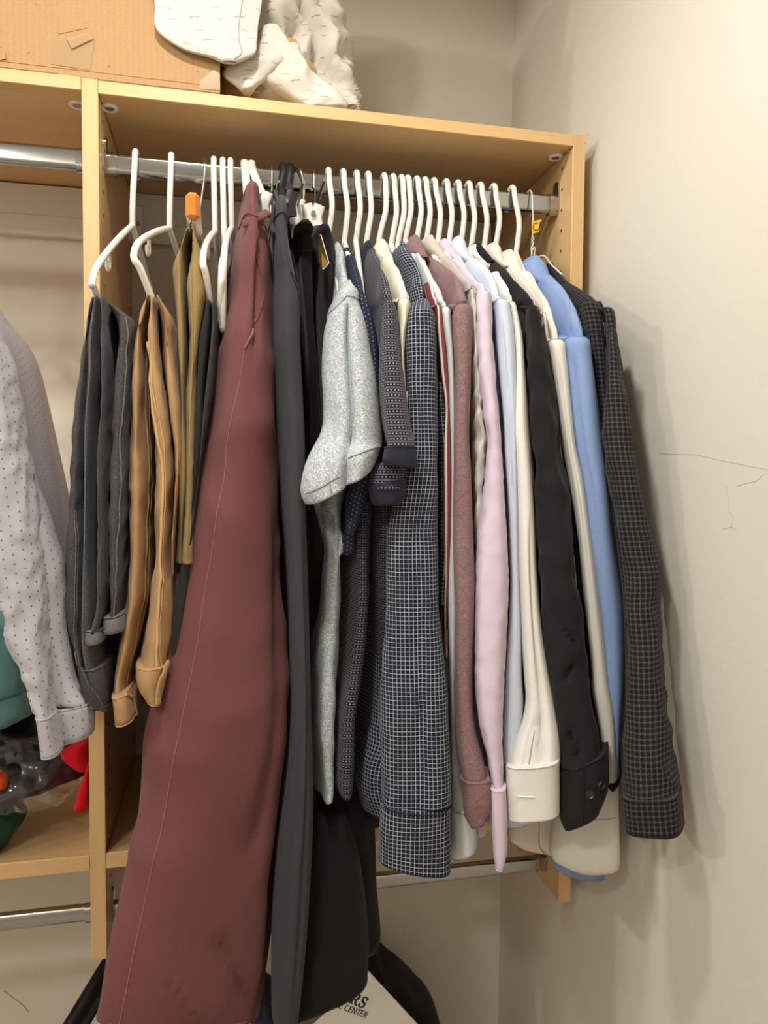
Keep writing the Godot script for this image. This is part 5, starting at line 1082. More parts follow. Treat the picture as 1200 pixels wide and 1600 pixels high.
func gingham_shirt() -> void:
	var g := thing("shirt", "navy gingham long-sleeved shirt with white grid checks", "shirt", Vector3(0.2628, 1.9279, -1.1), "shirts packed on the upper rod")
	var body := cloth(g, "body", M.gingham, [0.2537, 0.3332, -1.115, 0.0085, 0, 0.065, 0.0006, 0.2512, 0.3175, -1.1141, 0.0093, 0, 0.0863, 0.0007, 0.2563, 0.2997, -1.1134, 0.0101, 0, 0.106, 0.0007, 0.2586, 0.2805, -1.1126, 0.0099, 0, 0.1252, 0.0006, 0.2569, 0.2576, -1.1117, 0.0101, 0, 0.1466, 0.0006, 0.2532, 0.2316, -1.1108, 0.0099, 0, 0.17, 0.0006, 0.2486, 0.2088, -1.11, 0.0114, 0, 0.19, 0.0006, 0.2592, 0.1581, -1.125, 0.0193, 0, 0.17, 0.0008, 0.2638, 0.0734, -1.1154, 0.0242, 0, 0.1645, 0.0006, 0.2517, 0.0054, -1.1077, 0.0468, 0, 0.1601, 0.0004, 0.2468, -0.0707, -1.0991, 0.0524, 0, 0.1552, -0.0004, 0.2448, -0.1299, -1.0924, 0.0507, 0, 0.1514, -0.0011, 0.2411, -0.172, -1.0876, 0.0471, 0, 0.1486, -0.0014, 0.2388, -0.2141, -1.0828, 0.0475, 0, 0.1459, -0.0019, 0.2357, -0.2562, -1.078, 0.0487, 0, 0.1432, -0.0024, 0.2347, -0.2983, -1.0732, 0.0478, 0, 0.1404, -0.0028, 0.2329, -0.3403, -1.0684, 0.0495, 0, 0.1377, -0.0034, 0.2281, -0.382, -1.0636, 0.0542, 0, 0.1349, -0.0042, 0.2267, -0.4156, -1.0598, 0.0555, 0, 0.1327, -0.0047, 0.231, -0.4597, -1.0274, 0.0473, -0.0025, 0.1, -0.0056], {"fold": 0.007, "fu": 15, "fv": 3, "crumple": 0.003, "ring": 60, "step": 0.01, "open": true, "grooves": [[0.35, 0.6, 7.2, 12, 0.08, 0.012], [-0.5, -0.2, 13, 18, 0.1, 0.01]], "seed": 145})
	seam(body, [[-0.98, 6.0], [0.98, 6.0]], M.dark_thread, 0.0006)
	var sleeve := cloth(g, "sleeve", M.gingham, [0.2638, 0.2353, -0.9893, 0.0091, 0.0021, 0.036, 0.0001, 0.2527, 0.2183, -0.9533, 0.0128, 0.003, 0.036, 0, 0.2481, 0.2099, -0.9379, 0.0143, 0.0034, 0.036, 0.0016, 0.2467, 0.1975, -0.9326, 0.0164, 0.0039, 0.0361, 0.0001, 0.2469, 0.1653, -0.9299, 0.0181, 0.0043, 0.0362, 0.0001, 0.2465, 0.125, -0.9268, 0.0189, 0.0045, 0.0363, 0.0001, 0.2468, 0.085, -0.9239, 0.019, 0.0046, 0.0364, 0.0001, 0.2472, 0.037, -0.9204, 0.019, 0.0046, 0.0366, 0.0001, 0.2419, -0.0085, -0.916, 0.024, 0.0057, 0.0367, 0.0002, 0.2342, -0.067, -0.9103, 0.0308, 0.0072, 0.0369, 0.0003, 0.2339, -0.1409, -0.9046, 0.0319, 0.0075, 0.0371, 0.0003, 0.2342, -0.1894, -0.9004, 0.0341, 0.0081, 0.0373, 0.0004, 0.2343, -0.2384, -0.8958, 0.0378, 0.0091, 0.0375, 0.0005, 0.235, -0.2865, -0.8917, 0.0396, 0.0096, 0.0376, 0.0006, 0.235, -0.3592, -0.8858, 0.041, 0.0101, 0.0379, 0.0008, 0.2346, -0.4024, -0.8826, 0.0409, 0.0101, 0.038, 0.0009], {"fold": 0.004, "fu": 14, "fv": 3, "crumple": 0.003, "fc": 14, "ring": 52, "step": 0.01, "k": 3, "grooves": [[-0.2, 0.3, 4, 10, 0.12, 0.005], [0.4, 0.1, 10, 15, 0.12, 0.005]], "seed": 146})
	var cuff := cloth(g, "cuff", M.gingham, [0.2337, -0.4041, -0.8797, 0.0406, 0.01, 0.038, -0.0031, 0.2329, -0.431, -0.8789, 0.0414, 0.0102, 0.0371, 0.0009, 0.2321, -0.4796, -0.8778, 0.0425, 0.0104, 0.036, -0.0078], {"fold": 0.003, "fu": 18, "ring": 52, "step": 0.008, "open": true, "calm": false, "grow": 0.0015, "k": 3.2, "dome": 0.0012, "seed": 147})
	ring_seam(cuff, 0.06, M.dark_thread, 0.0007)
	seam(cuff, [[-0.99, 1.88], [0.99, 1.88]], M.dark_thread, 0.0005)
	var fold := cloth(g, "sleeve_back", M.gingham, [0.277, 0.1211, -0.94, 0.0036, 0.0009, 0.022, 0, 0.2798, 0.0716, -0.937, 0.0064, 0.0017, 0.0213, 0, 0.2826, 0.0386, -0.935, 0.0084, 0.0022, 0.0208, 0, 0.2846, -0.0276, -0.9316, 0.0096, 0.0026, 0.0199, 0.0001, 0.2845, -0.0607, -0.9301, 0.0096, 0.0026, 0.0194, 0.0001, 0.2833, -0.0939, -0.9292, 0.0076, 0.002, 0.019, 0.0001, 0.2813, -0.1354, -0.9281, 0.0048, 0.0013, 0.0184, 0.0001, 0.2793, -0.1646, -0.9275, 0.002, 0.0005, 0.018, 0], {"fold": 0.003, "crumple": 0.003, "ring": 36, "open": true, "seed": 148})
	var collar := cloth(g, "collar", M.gingham, [0.2602, 0.3468, -1.125, 0.0044, 0, 0.05, 0.0003, 0.2576, 0.3401, -1.1244, 0.0101, 0, 0.0524, 0.0007, 0.2567, 0.3315, -1.1236, 0.012, 0, 0.0556, 0.0009, 0.2544, 0.3185, -1.1224, 0.011, 0, 0.0604, 0.0008, 0.2523, 0.3036, -1.121, 0.0057, 0, 0.066, 0.0004], {"fold": 0.001, "ring": 32, "step": 0.006, "open": true, "calm": false, "dome": 0.0012, "seed": 149})

func pale_knit() -> void:
	var g := thing("shirt", "pale grey-blue knit shirt showing between the gingham shirt and the mauve polo", "shirt", Vector3(0.2769, 1.9059, -1.1238), "shirts packed on the upper rod")
	var body := cloth(g, "body", M.pale_knit, [0.2769, 0.3259, -1.1299, 0.0053, 0, 0.0734, 0.0004, 0.2779, 0.3055, -1.1299, 0.0066, 0, 0.1005, 0.0004, 0.2792, 0.2751, -1.1298, 0.0059, 0, 0.1351, 0.0004, 0.2804, 0.2523, -1.1298, 0.0071, 0, 0.1649, 0.0004, 0.2811, 0.233, -1.1298, 0.0066, 0, 0.1825, 0.0004, 0.2855, 0.2177, -1.1298, 0.0035, 0, 0.1888, 0.0002, 0.2879, 0.1242, -1.1238, 0.0126, 0, 0.1734, 0, 0.2915, 0.0307, -1.1238, 0.0131, 0, 0.1749, 0, 0.2945, -0.0628, -1.1238, 0.0137, 0, 0.1763, 0, 0.2961, -0.1564, -1.1238, 0.0143, 0, 0.1777, 0, 0.2963, -0.2499, -1.1238, 0.0149, 0, 0.1791, 0, 0.2988, -0.3434, -1.1238, 0.0154, 0, 0.1806, 0, 0.3107, -0.4369, -1.1238, 0.016, 0, 0.182, 0], {"fold": 0.004, "fu": 14, "fv": 2.5, "ring": 36, "step": 0.018, "k": 2.8, "seed": 150})
	var sleeve := cloth(g, "sleeve", M.pale_knit, [0.2863, 0.2371, -1.0109, 0.0026, 0.0007, 0.0023, 0, 0.2863, 0.2286, -0.9857, 0.0042, 0.0011, 0.0162, 0, 0.2863, 0.2211, -0.9641, 0.005, 0.0013, 0.0281, 0, 0.2863, 0.2161, -0.9497, 0.0052, 0.0014, 0.036, 0, 0.2895, 0.1868, -0.9487, 0.0048, 0.0013, 0.0358, 0, 0.2929, 0.1541, -0.9478, 0.0038, 0.001, 0.0356, 0, 0.2959, 0.0717, -0.9448, 0.004, 0.0011, 0.0351, 0, 0.296, -0.0441, -0.9407, 0.004, 0.0011, 0.0344, 0, 0.2961, -0.1479, -0.9366, 0.0056, 0.0016, 0.0338, 0.0001, 0.2963, -0.2521, -0.9331, 0.0048, 0.0013, 0.0331, 0.0001, 0.2981, -0.3358, -0.93, 0.0056, 0.0016, 0.0326, 0.0002, 0.3049, -0.4112, -0.9259, 0.0104, 0.003, 0.0321, 0.0004, 0.3107, -0.4345, -0.9233, 0.0159, 0.0047, 0.032, 0.0007], {"fold": 0.0035, "fu": 15, "fv": 3, "ring": 36, "step": 0.011, "open": true, "seed": 151})
	seam(sleeve, [[-0.97, 2.95], [-0.4, 2.75], [0.3, 2.6], [0.97, 2.7]], M.thread, 0.00045)
	var collar := cloth(g, "collar", M.pale_knit, [0.2758, 0.3405, -1.125, 0.0044, 0, 0.05, 0.0003, 0.2759, 0.3357, -1.1243, 0.0083, 0, 0.0529, 0.0006, 0.2755, 0.3261, -1.1228, 0.0097, 0, 0.0587, 0.0007, 0.2781, 0.3145, -1.121, 0.0087, 0, 0.066, 0.0006], {"fold": 0.0012, "ring": 36, "step": 0.006, "open": true, "lip": 0.012, "k": 2.9, "calm": false, "dome": 0.009, "seed": 152})
	ring_seam(collar, 2.88, M.thread, 0.0005)
	var cuff := cloth(g, "cuff", M.pale_knit, [0.3093, -0.4313, -0.9191, 0.0159, 0.0047, 0.0304, 0.0007, 0.3111, -0.4685, -0.9176, 0.0167, 0.005, 0.0295, 0.0008, 0.3109, -0.4924, -0.9188, 0.0158, 0.0048, 0.03, 0.0072], {"fold": 0.0015, "ring": 40, "step": 0.008, "open": true, "calm": false, "k": 3, "grow": 0.0012, "dome": 0.0012, "seed": 153})
	ring_seam(cuff, 0.08, M.thread, 0.0006)
	ring_seam(cuff, 1.85, M.thread, 0.0005)

func red_striped() -> void:
	var g := thing("shirt", "faded red shirt with vertical white stripes between the gingham and mauve shirts", "shirt", Vector3(0.2793, 1.8564, -1.1238), "shirts packed on the upper rod")
	var body := cloth(g, "body", M.red_stripe, [0.2793, 0.2764, -1.1298, 0.0055, 0, 0.1234, 0.0004, 0.2767, 0.2614, -1.1298, 0.0059, 0, 0.1478, 0.0004, 0.274, 0.2397, -1.1299, 0.0066, 0, 0.1737, 0.0004, 0.2752, 0.2224, -1.1298, 0.0057, 0, 0.1838, 0.0003, 0.2774, 0.1556, -1.1238, 0.0126, 0, 0.1734, 0, 0.2835, 0.0888, -1.1238, 0.0131, 0, 0.1749, 0, 0.2871, 0.022, -1.1238, 0.0137, 0, 0.1763, 0, 0.2894, -0.0448, -1.1238, 0.0143, 0, 0.1777, 0, 0.2888, -0.1116, -1.1238, 0.0149, 0, 0.1791, 0, 0.2877, -0.1784, -1.1238, 0.0154, 0, 0.1806, 0, 0.2872, -0.2452, -1.1238, 0.016, 0, 0.182, 0], {"fold": 0.004, "fu": 14, "fv": 2.5, "ring": 36, "step": 0.018, "k": 2.8, "seed": 154})
	var sleeve := cloth(g, "sleeve", M.red_stripe, [0.2776, 0.241, -1.0159, 0.0028, 0.0007, 0.0023, 0, 0.2776, 0.2325, -0.9907, 0.0046, 0.0012, 0.0162, 0, 0.2776, 0.225, -0.9691, 0.0054, 0.0014, 0.0281, 0, 0.2776, 0.22, -0.9547, 0.0056, 0.0014, 0.036, 0, 0.2801, 0.1871, -0.9528, 0.008, 0.0021, 0.0357, 0, 0.2845, 0.1378, -0.9507, 0.008, 0.0021, 0.0353, 0, 0.2899, 0.0885, -0.9498, 0.0038, 0.001, 0.0348, 0, 0.289, 0.0387, -0.9471, 0.0064, 0.0017, 0.0344, 0, 0.2894, -0.0443, -0.9437, 0.0068, 0.0018, 0.0337, 0.0001, 0.289, -0.1024, -0.9413, 0.0072, 0.0019, 0.0331, 0.0001, 0.2878, -0.1691, -0.9392, 0.0052, 0.0014, 0.0326, 0.0001, 0.2872, -0.232, -0.9376, 0.002, 0.0005, 0.032, 0], {"fold": 0.0035, "fu": 15, "fv": 3, "ring": 36, "step": 0.011, "open": true, "seed": 155})
	seam(sleeve, [[-0.97, 2.95], [-0.4, 2.75], [0.3, 2.6], [0.97, 2.7]], M.red_stripe, 0.00045)
	var collar := cloth(g, "collar", M.red_stripe, [0.2938, 0.3043, -1.125, 0.0034, 0, 0.05, 0.0002, 0.2925, 0.2987, -1.1237, 0.0059, 0, 0.0553, 0.0004, 0.2914, 0.2878, -1.121, 0.0063, 0, 0.066, 0.0004], {"fold": 0.0012, "ring": 36, "step": 0.006, "open": true, "lip": 0.012, "k": 2.9, "calm": false, "dome": 0.009, "seed": 156})
	ring_seam(collar, 1.88, M.red_stripe, 0.0005)

func mauve_polo() -> void:
	var g := thing("polo_shirt", "heathered mauve long-sleeved polo with a soft knit collar", "polo shirt", Vector3(0.3004, 1.9201, -1.1238), "shirts packed on the upper rod")
	var body := cloth(g, "body", M.mauve, [0.3004, 0.3401, -1.13, 0.0106, 0, 0.03, 0.0007, 0.304, 0.3038, -1.1298, 0.01, 0, 0.1001, 0.0007, 0.3032, 0.2742, -1.1298, 0.0094, 0, 0.1642, 0.0006, 0.303, 0.2595, -1.1298, 0.0093, 0, 0.182, 0.0006, 0.3029, 0.242, -1.1298, 0.0091, 0, 0.1992, 0.0005, 0.3033, 0.2227, -1.1298, 0.009, 0, 0.2118, 0.0005, 0.3069, 0.2165, -1.1298, 0.0078, 0, 0.2038, 0.0004, 0.3057, 0.1218, -1.1238, 0.0126, 0, 0.1734, 0, 0.3038, 0.0272, -1.1238, 0.0131, 0, 0.1749, 0, 0.3028, -0.0675, -1.1238, 0.0137, 0, 0.1763, 0, 0.3028, -0.1622, -1.1238, 0.0143, 0, 0.1777, 0, 0.3019, -0.2568, -1.1238, 0.0149, 0, 0.1791, 0, 0.3083, -0.3515, -1.1238, 0.0154, 0, 0.1806, 0, 0.3139, -0.4462, -1.1238, 0.016, 0, 0.182, 0], {"fold": 0.004, "fu": 14, "fv": 2.5, "ring": 36, "step": 0.018, "k": 2.8, "seed": 157})
	var sleeve := cloth(g, "sleeve", M.mauve, [0.3049, 0.2394, -0.9945, 0.0045, 0.0013, 0.0023, 0, 0.3049, 0.2309, -0.9693, 0.0073, 0.0022, 0.0162, -0.0001, 0.3049, 0.2234, -0.9477, 0.0087, 0.0026, 0.0281, -0.0001, 0.3049, 0.2184, -0.9333, 0.0089, 0.0026, 0.036, -0.0001, 0.3046, 0.2117, -0.9321, 0.0112, 0.0033, 0.036, -0.0001, 0.3038, 0.2002, -0.9311, 0.0118, 0.0035, 0.0359, -0.0001, 0.303, 0.1758, -0.9297, 0.0108, 0.0032, 0.0357, -0.0001, 0.3031, 0.1352, -0.9271, 0.0097, 0.0029, 0.0355, 0, 0.3017, 0.0865, -0.9235, 0.0104, 0.0031, 0.0351, 0, 0.3005, 0.0541, -0.9212, 0.0104, 0.0031, 0.0349, 0, 0.3021, 0.0056, -0.9173, 0.0116, 0.0035, 0.0346, 0.0001, 0.302, -0.059, -0.9125, 0.0121, 0.0037, 0.0342, 0.0002, 0.3025, -0.1233, -0.9078, 0.0123, 0.0037, 0.0337, 0.0002, 0.3029, -0.1715, -0.9045, 0.0115, 0.0035, 0.0334, 0.0003, 0.3016, -0.23, -0.9002, 0.0117, 0.0036, 0.033, 0.0004, 0.3022, -0.2835, -0.8963, 0.0118, 0.0037, 0.0327, 0.0004, 0.3045, -0.3233, -0.8927, 0.0137, 0.0043, 0.0324, 0.0006, 0.3079, -0.3496, -0.8901, 0.0156, 0.005, 0.0322, 0.0007, 0.3139, -0.3809, -0.8873, 0.0167, 0.0055, 0.032, 0.0009], {"fold": 0.004, "fu": 15, "fv": 3, "ring": 36, "step": 0.011, "open": true, "k": 2.8, "seed": 158})
	seam(sleeve, [[-0.97, 2.95], [-0.4, 2.75], [0.3, 2.6], [0.97, 2.7]], M.mauve, 0.00045)
	var collar := cloth(g, "collar", M.mauve, [0.2791, 0.3565, -1.125, 0.0068, 0, 0.05, 0.0005, 0.2789, 0.352, -1.1245, 0.0122, 0, 0.052, 0.0009, 0.2797, 0.3431, -1.1235, 0.016, 0, 0.056, 0.0012, 0.2814, 0.3311, -1.1221, 0.0164, 0, 0.0615, 0.0012, 0.2886, 0.3217, -1.121, 0.0096, 0, 0.066, 0.0007], {"fold": 0.0012, "ring": 36, "step": 0.006, "open": true, "lip": 0.012, "k": 2.9, "calm": false, "dome": 0.009, "seed": 159})
	ring_seam(collar, 3.88, M.mauve, 0.0005)
	var cuff := cloth(g, "cuff", M.mauve, [0.3127, -0.3779, -0.8831, 0.0168, 0.0055, 0.0304, 0.0009, 0.3157, -0.4025, -0.8823, 0.0164, 0.0055, 0.0297, 0.001, 0.3165, -0.4232, -0.8816, 0.0147, 0.0049, 0.026, 0.0058, 0.3163, -0.4388, -0.8827, 0.0072, 0.0024, 0.024, 0.0017], {"fold": 0.0015, "ring": 40, "step": 0.008, "open": true, "calm": false, "k": 3, "grow": 0.0012, "crumple": 0.003, "dome": 0.0012, "seed": 160})
	ring_seam(cuff, 0.08, M.mauve, 0.0006)
	ring_seam(cuff, 2.85, M.mauve, 0.0005)

func satin_shirt() -> void:
	var g := thing("shirt", "silver grey satin-sheen shirt with greige collar, wedged right of the mauve polo", "shirt", Vector3(0.3177, 1.9019, -1.1238), "shirts packed on the upper rod")
	var body := cloth(g, "body", M.satin, [0.3177, 0.3219, -1.1298, 0.0087, 0, 0.0844, 0.0006, 0.3151, 0.2929, -1.1298, 0.0083, 0, 0.1359, 0.0006, 0.3125, 0.2616, -1.1298, 0.0062, 0, 0.1892, 0.0004, 0.3158, 0.2436, -1.1298, 0.0048, 0, 0.1958, 0.0003, 0.3188, 0.1503, -1.1238, 0.0126, 0, 0.1734, 0, 0.3253, 0.057, -1.1238, 0.0131, 0, 0.1749, 0, 0.3281, -0.0363, -1.1238, 0.0137, 0, 0.1763, 0, 0.3292, -0.1295, -1.1238, 0.0143, 0, 0.1777, 0, 0.3292, -0.2228, -1.1238, 0.0149, 0, 0.1791, 0, 0.3292, -0.3161, -1.1238, 0.0154, 0, 0.1806, 0, 0.3292, -0.4093, -1.1238, 0.016, 0, 0.182, 0], {"fold": 0.004, "fu": 14, "fv": 2.5, "ring": 36, "step": 0.018, "k": 2.8, "grow": 0, "seed": 161})
	var sleeve := cloth(g, "sleeve", M.satin, [0.3213, 0.2603, -1.0038, 0.002, 0.0006, 0.0023, 0, 0.3213, 0.2518, -0.9786, 0.0032, 0.001, 0.0162, 0, 0.3213, 0.2443, -0.957, 0.0038, 0.0012, 0.0281, -0.0001, 0.3213, 0.2393, -0.9426, 0.0039, 0.0012, 0.036, -0.0001, 0.325, 0.1706, -0.9402, 0.0055, 0.0017, 0.0351, 0, 0.3281, 0.1214, -0.9379, 0.0082, 0.0026, 0.0345, 0, 0.3303, 0.0802, -0.9362, 0.0102, 0.0032, 0.034, 0, 0.3325, 0.0555, -0.9351, 0.0113, 0.0036, 0.0337, 0, 0.3318, 0.0348, -0.9348, 0.0106, 0.0034, 0.0335, 0, 0.3308, 0.0059, -0.9346, 0.0086, 0.0027, 0.0331, 0.0001, 0.3304, -0.0273, -0.9345, 0.0063, 0.002, 0.0327, 0.0001, 0.3292, -0.0857, -0.9339, 0.0032, 0.001, 0.032, 0.0001], {"fold": 0.0035, "fu": 15, "fv": 3, "ring": 36, "step": 0.006, "open": true, "crumple": 0.006, "fc": 34, "seed": 162})
	seam(sleeve, [[-0.97, 2.95], [-0.4, 2.75], [0.3, 2.6], [0.97, 2.7]], M.thread, 0.00045)
	var collar := cloth(g, "collar", M.greige, [0.3026, 0.3583, -1.125, 0.0069, 0, 0.05, 0.0005, 0.303, 0.353, -1.1246, 0.0118, 0, 0.0518, 0.0009, 0.308, 0.3405, -1.1235, 0.0152, 0, 0.056, 0.0011, 0.3183, 0.3243, -1.1221, 0.0108, 0, 0.0617, 0.0007, 0.3281, 0.3124, -1.121, 0.0044, 0, 0.066, 0.0003], {"fold": 0.0012, "ring": 36, "step": 0.006, "open": true, "lip": 0.012, "k": 2.9, "calm": false, "dome": 0.009, "seed": 163})
	ring_seam(collar, 3.88, M.thread, 0.0005)

func lavender_shirt() -> void:
	var g := thing("dress_shirt", "pale lavender long-sleeved dress shirt with creased sleeve", "shirt", Vector3(0.3377, 1.9026, -1.1238), "shirts packed on the upper rod")
	var body := cloth(g, "body", M.lavender, [0.3377, 0.3226, -1.1298, 0.0098, 0, 0.0738, 0.0007, 0.3357, 0.2995, -1.1298, 0.0076, 0, 0.1102, 0.0005, 0.3339, 0.2797, -1.1299, 0.0074, 0, 0.1444, 0.0005, 0.3318, 0.2599, -1.1299, 0.0067, 0, 0.1811, 0.0004, 0.3345, 0.2391, -1.1298, 0.0079, 0, 0.2018, 0.0005, 0.3351, 0.1346, -1.1238, 0.0126, 0, 0.1734, 0, 0.3403, 0.0301, -1.1238, 0.0131, 0, 0.1749, 0, 0.3385, -0.0744, -1.1238, 0.0137, 0, 0.1763, 0, 0.3362, -0.1789, -1.1238, 0.0143, 0, 0.1777, 0, 0.334, -0.2834, -1.1238, 0.0149, 0, 0.1791, 0, 0.3432, -0.3879, -1.1238, 0.0154, 0, 0.1806, 0, 0.3434, -0.4924, -1.1238, 0.016, 0, 0.182, 0], {"fold": 0.004, "fu": 14, "fv": 2.5, "ring": 36, "step": 0.018, "k": 2.8, "seed": 164})
	var sleeve := cloth(g, "sleeve", M.lavender, [0.3328, 0.2574, -0.9956, 0.005, 0.0016, 0.0023, -0.0001, 0.3328, 0.2489, -0.9704, 0.0082, 0.0027, 0.0162, -0.0001, 0.3328, 0.2414, -0.9488, 0.0097, 0.0032, 0.0281, -0.0002, 0.3328, 0.2364, -0.9344, 0.01, 0.0032, 0.036, -0.0002, 0.3332, 0.2265, -0.9334, 0.0106, 0.0034, 0.0359, -0.0002, 0.3337, 0.1854, -0.9299, 0.0108, 0.0035, 0.0357, -0.0001, 0.3364, 0.1363, -0.9255, 0.0115, 0.0038, 0.0354, -0.0001, 0.34, 0.1037, -0.9231, 0.0103, 0.0035, 0.0352, -0.0001, 0.3426, 0.0711, -0.9204, 0.0099, 0.0034, 0.035, 0, 0.3452, 0.0467, -0.9186, 0.009, 0.0031, 0.0348, 0, 0.3444, 0.0222, -0.916, 0.0107, 0.0037, 0.0346, 0.0001, 0.3423, -0.0266, -0.9105, 0.0144, 0.005, 0.0343, 0.0002, 0.3394, -0.0669, -0.9058, 0.0182, 0.0063, 0.0341, 0.0003, 0.3387, -0.099, -0.9026, 0.0196, 0.0068, 0.0339, 0.0004, 0.3376, -0.1311, -0.8994, 0.0207, 0.0072, 0.0337, 0.0005, 0.3365, -0.1711, -0.8962, 0.0203, 0.0071, 0.0334, 0.0007, 0.3341, -0.2294, -0.8917, 0.0188, 0.0066, 0.033, 0.0008, 0.3337, -0.2565, -0.8897, 0.018, 0.0063, 0.0329, 0.0008, 0.3342, -0.3092, -0.8862, 0.015, 0.0053, 0.0325, 0.0008, 0.3393, -0.3497, -0.8842, 0.0105, 0.0038, 0.0323, 0.0006, 0.3434, -0.3901, -0.8818, 0.0075, 0.0027, 0.032, 0.0005], {"fold": 0.0012, "fu": 15, "fv": 3, "ring": 36, "step": 0.007, "open": true, "crumple": 0.0025, "fc": 34, "seed": 165})
	seam(sleeve, [[-0.97, 2.95], [-0.4, 2.75], [0.3, 2.6], [0.97, 2.7]], M.lavender, 0.00045)
	var collar := cloth(g, "collar", M.lavender, [0.3244, 0.3543, -1.125, 0.005, 0, 0.05, 0.0004, 0.3249, 0.35, -1.1246, 0.0119, 0, 0.0515, 0.0009, 0.3304, 0.3385, -1.1236, 0.0129, 0, 0.0557, 0.0009, 0.3398, 0.3242, -1.1222, 0.0114, 0, 0.061, 0.0008, 0.3478, 0.3109, -1.121, 0.0044, 0, 0.066, 0.0003], {"fold": 0.0012, "ring": 36, "step": 0.006, "open": true, "lip": 0.012, "k": 2.9, "calm": false, "dome": 0.009, "seed": 166})
	ring_seam(collar, 3.88, M.lavender, 0.0005)
	var cuff := cloth(g, "cuff", M.lavender, [0.3418, -0.387, -0.8775, 0.0078, 0.0029, 0.0304, 0.0006, 0.3439, -0.4353, -0.8766, 0.0074, 0.0027, 0.0296, 0.0006, 0.3455, -0.4725, -0.8762, 0.0065, 0.0024, 0.0291, 0.0006, 0.3455, -0.4905, -0.8773, 0.0026, 0.001, 0.0288, 0.0002], {"fold": 0.0015, "ring": 40, "step": 0.008, "open": true, "calm": false, "k": 3, "grow": 0.0012, "dome": 0.0012, "seed": 167})
	ring_seam(cuff, 0.08, M.lavender, 0.0006)
	ring_seam(cuff, 2.85, M.lavender, 0.0005)

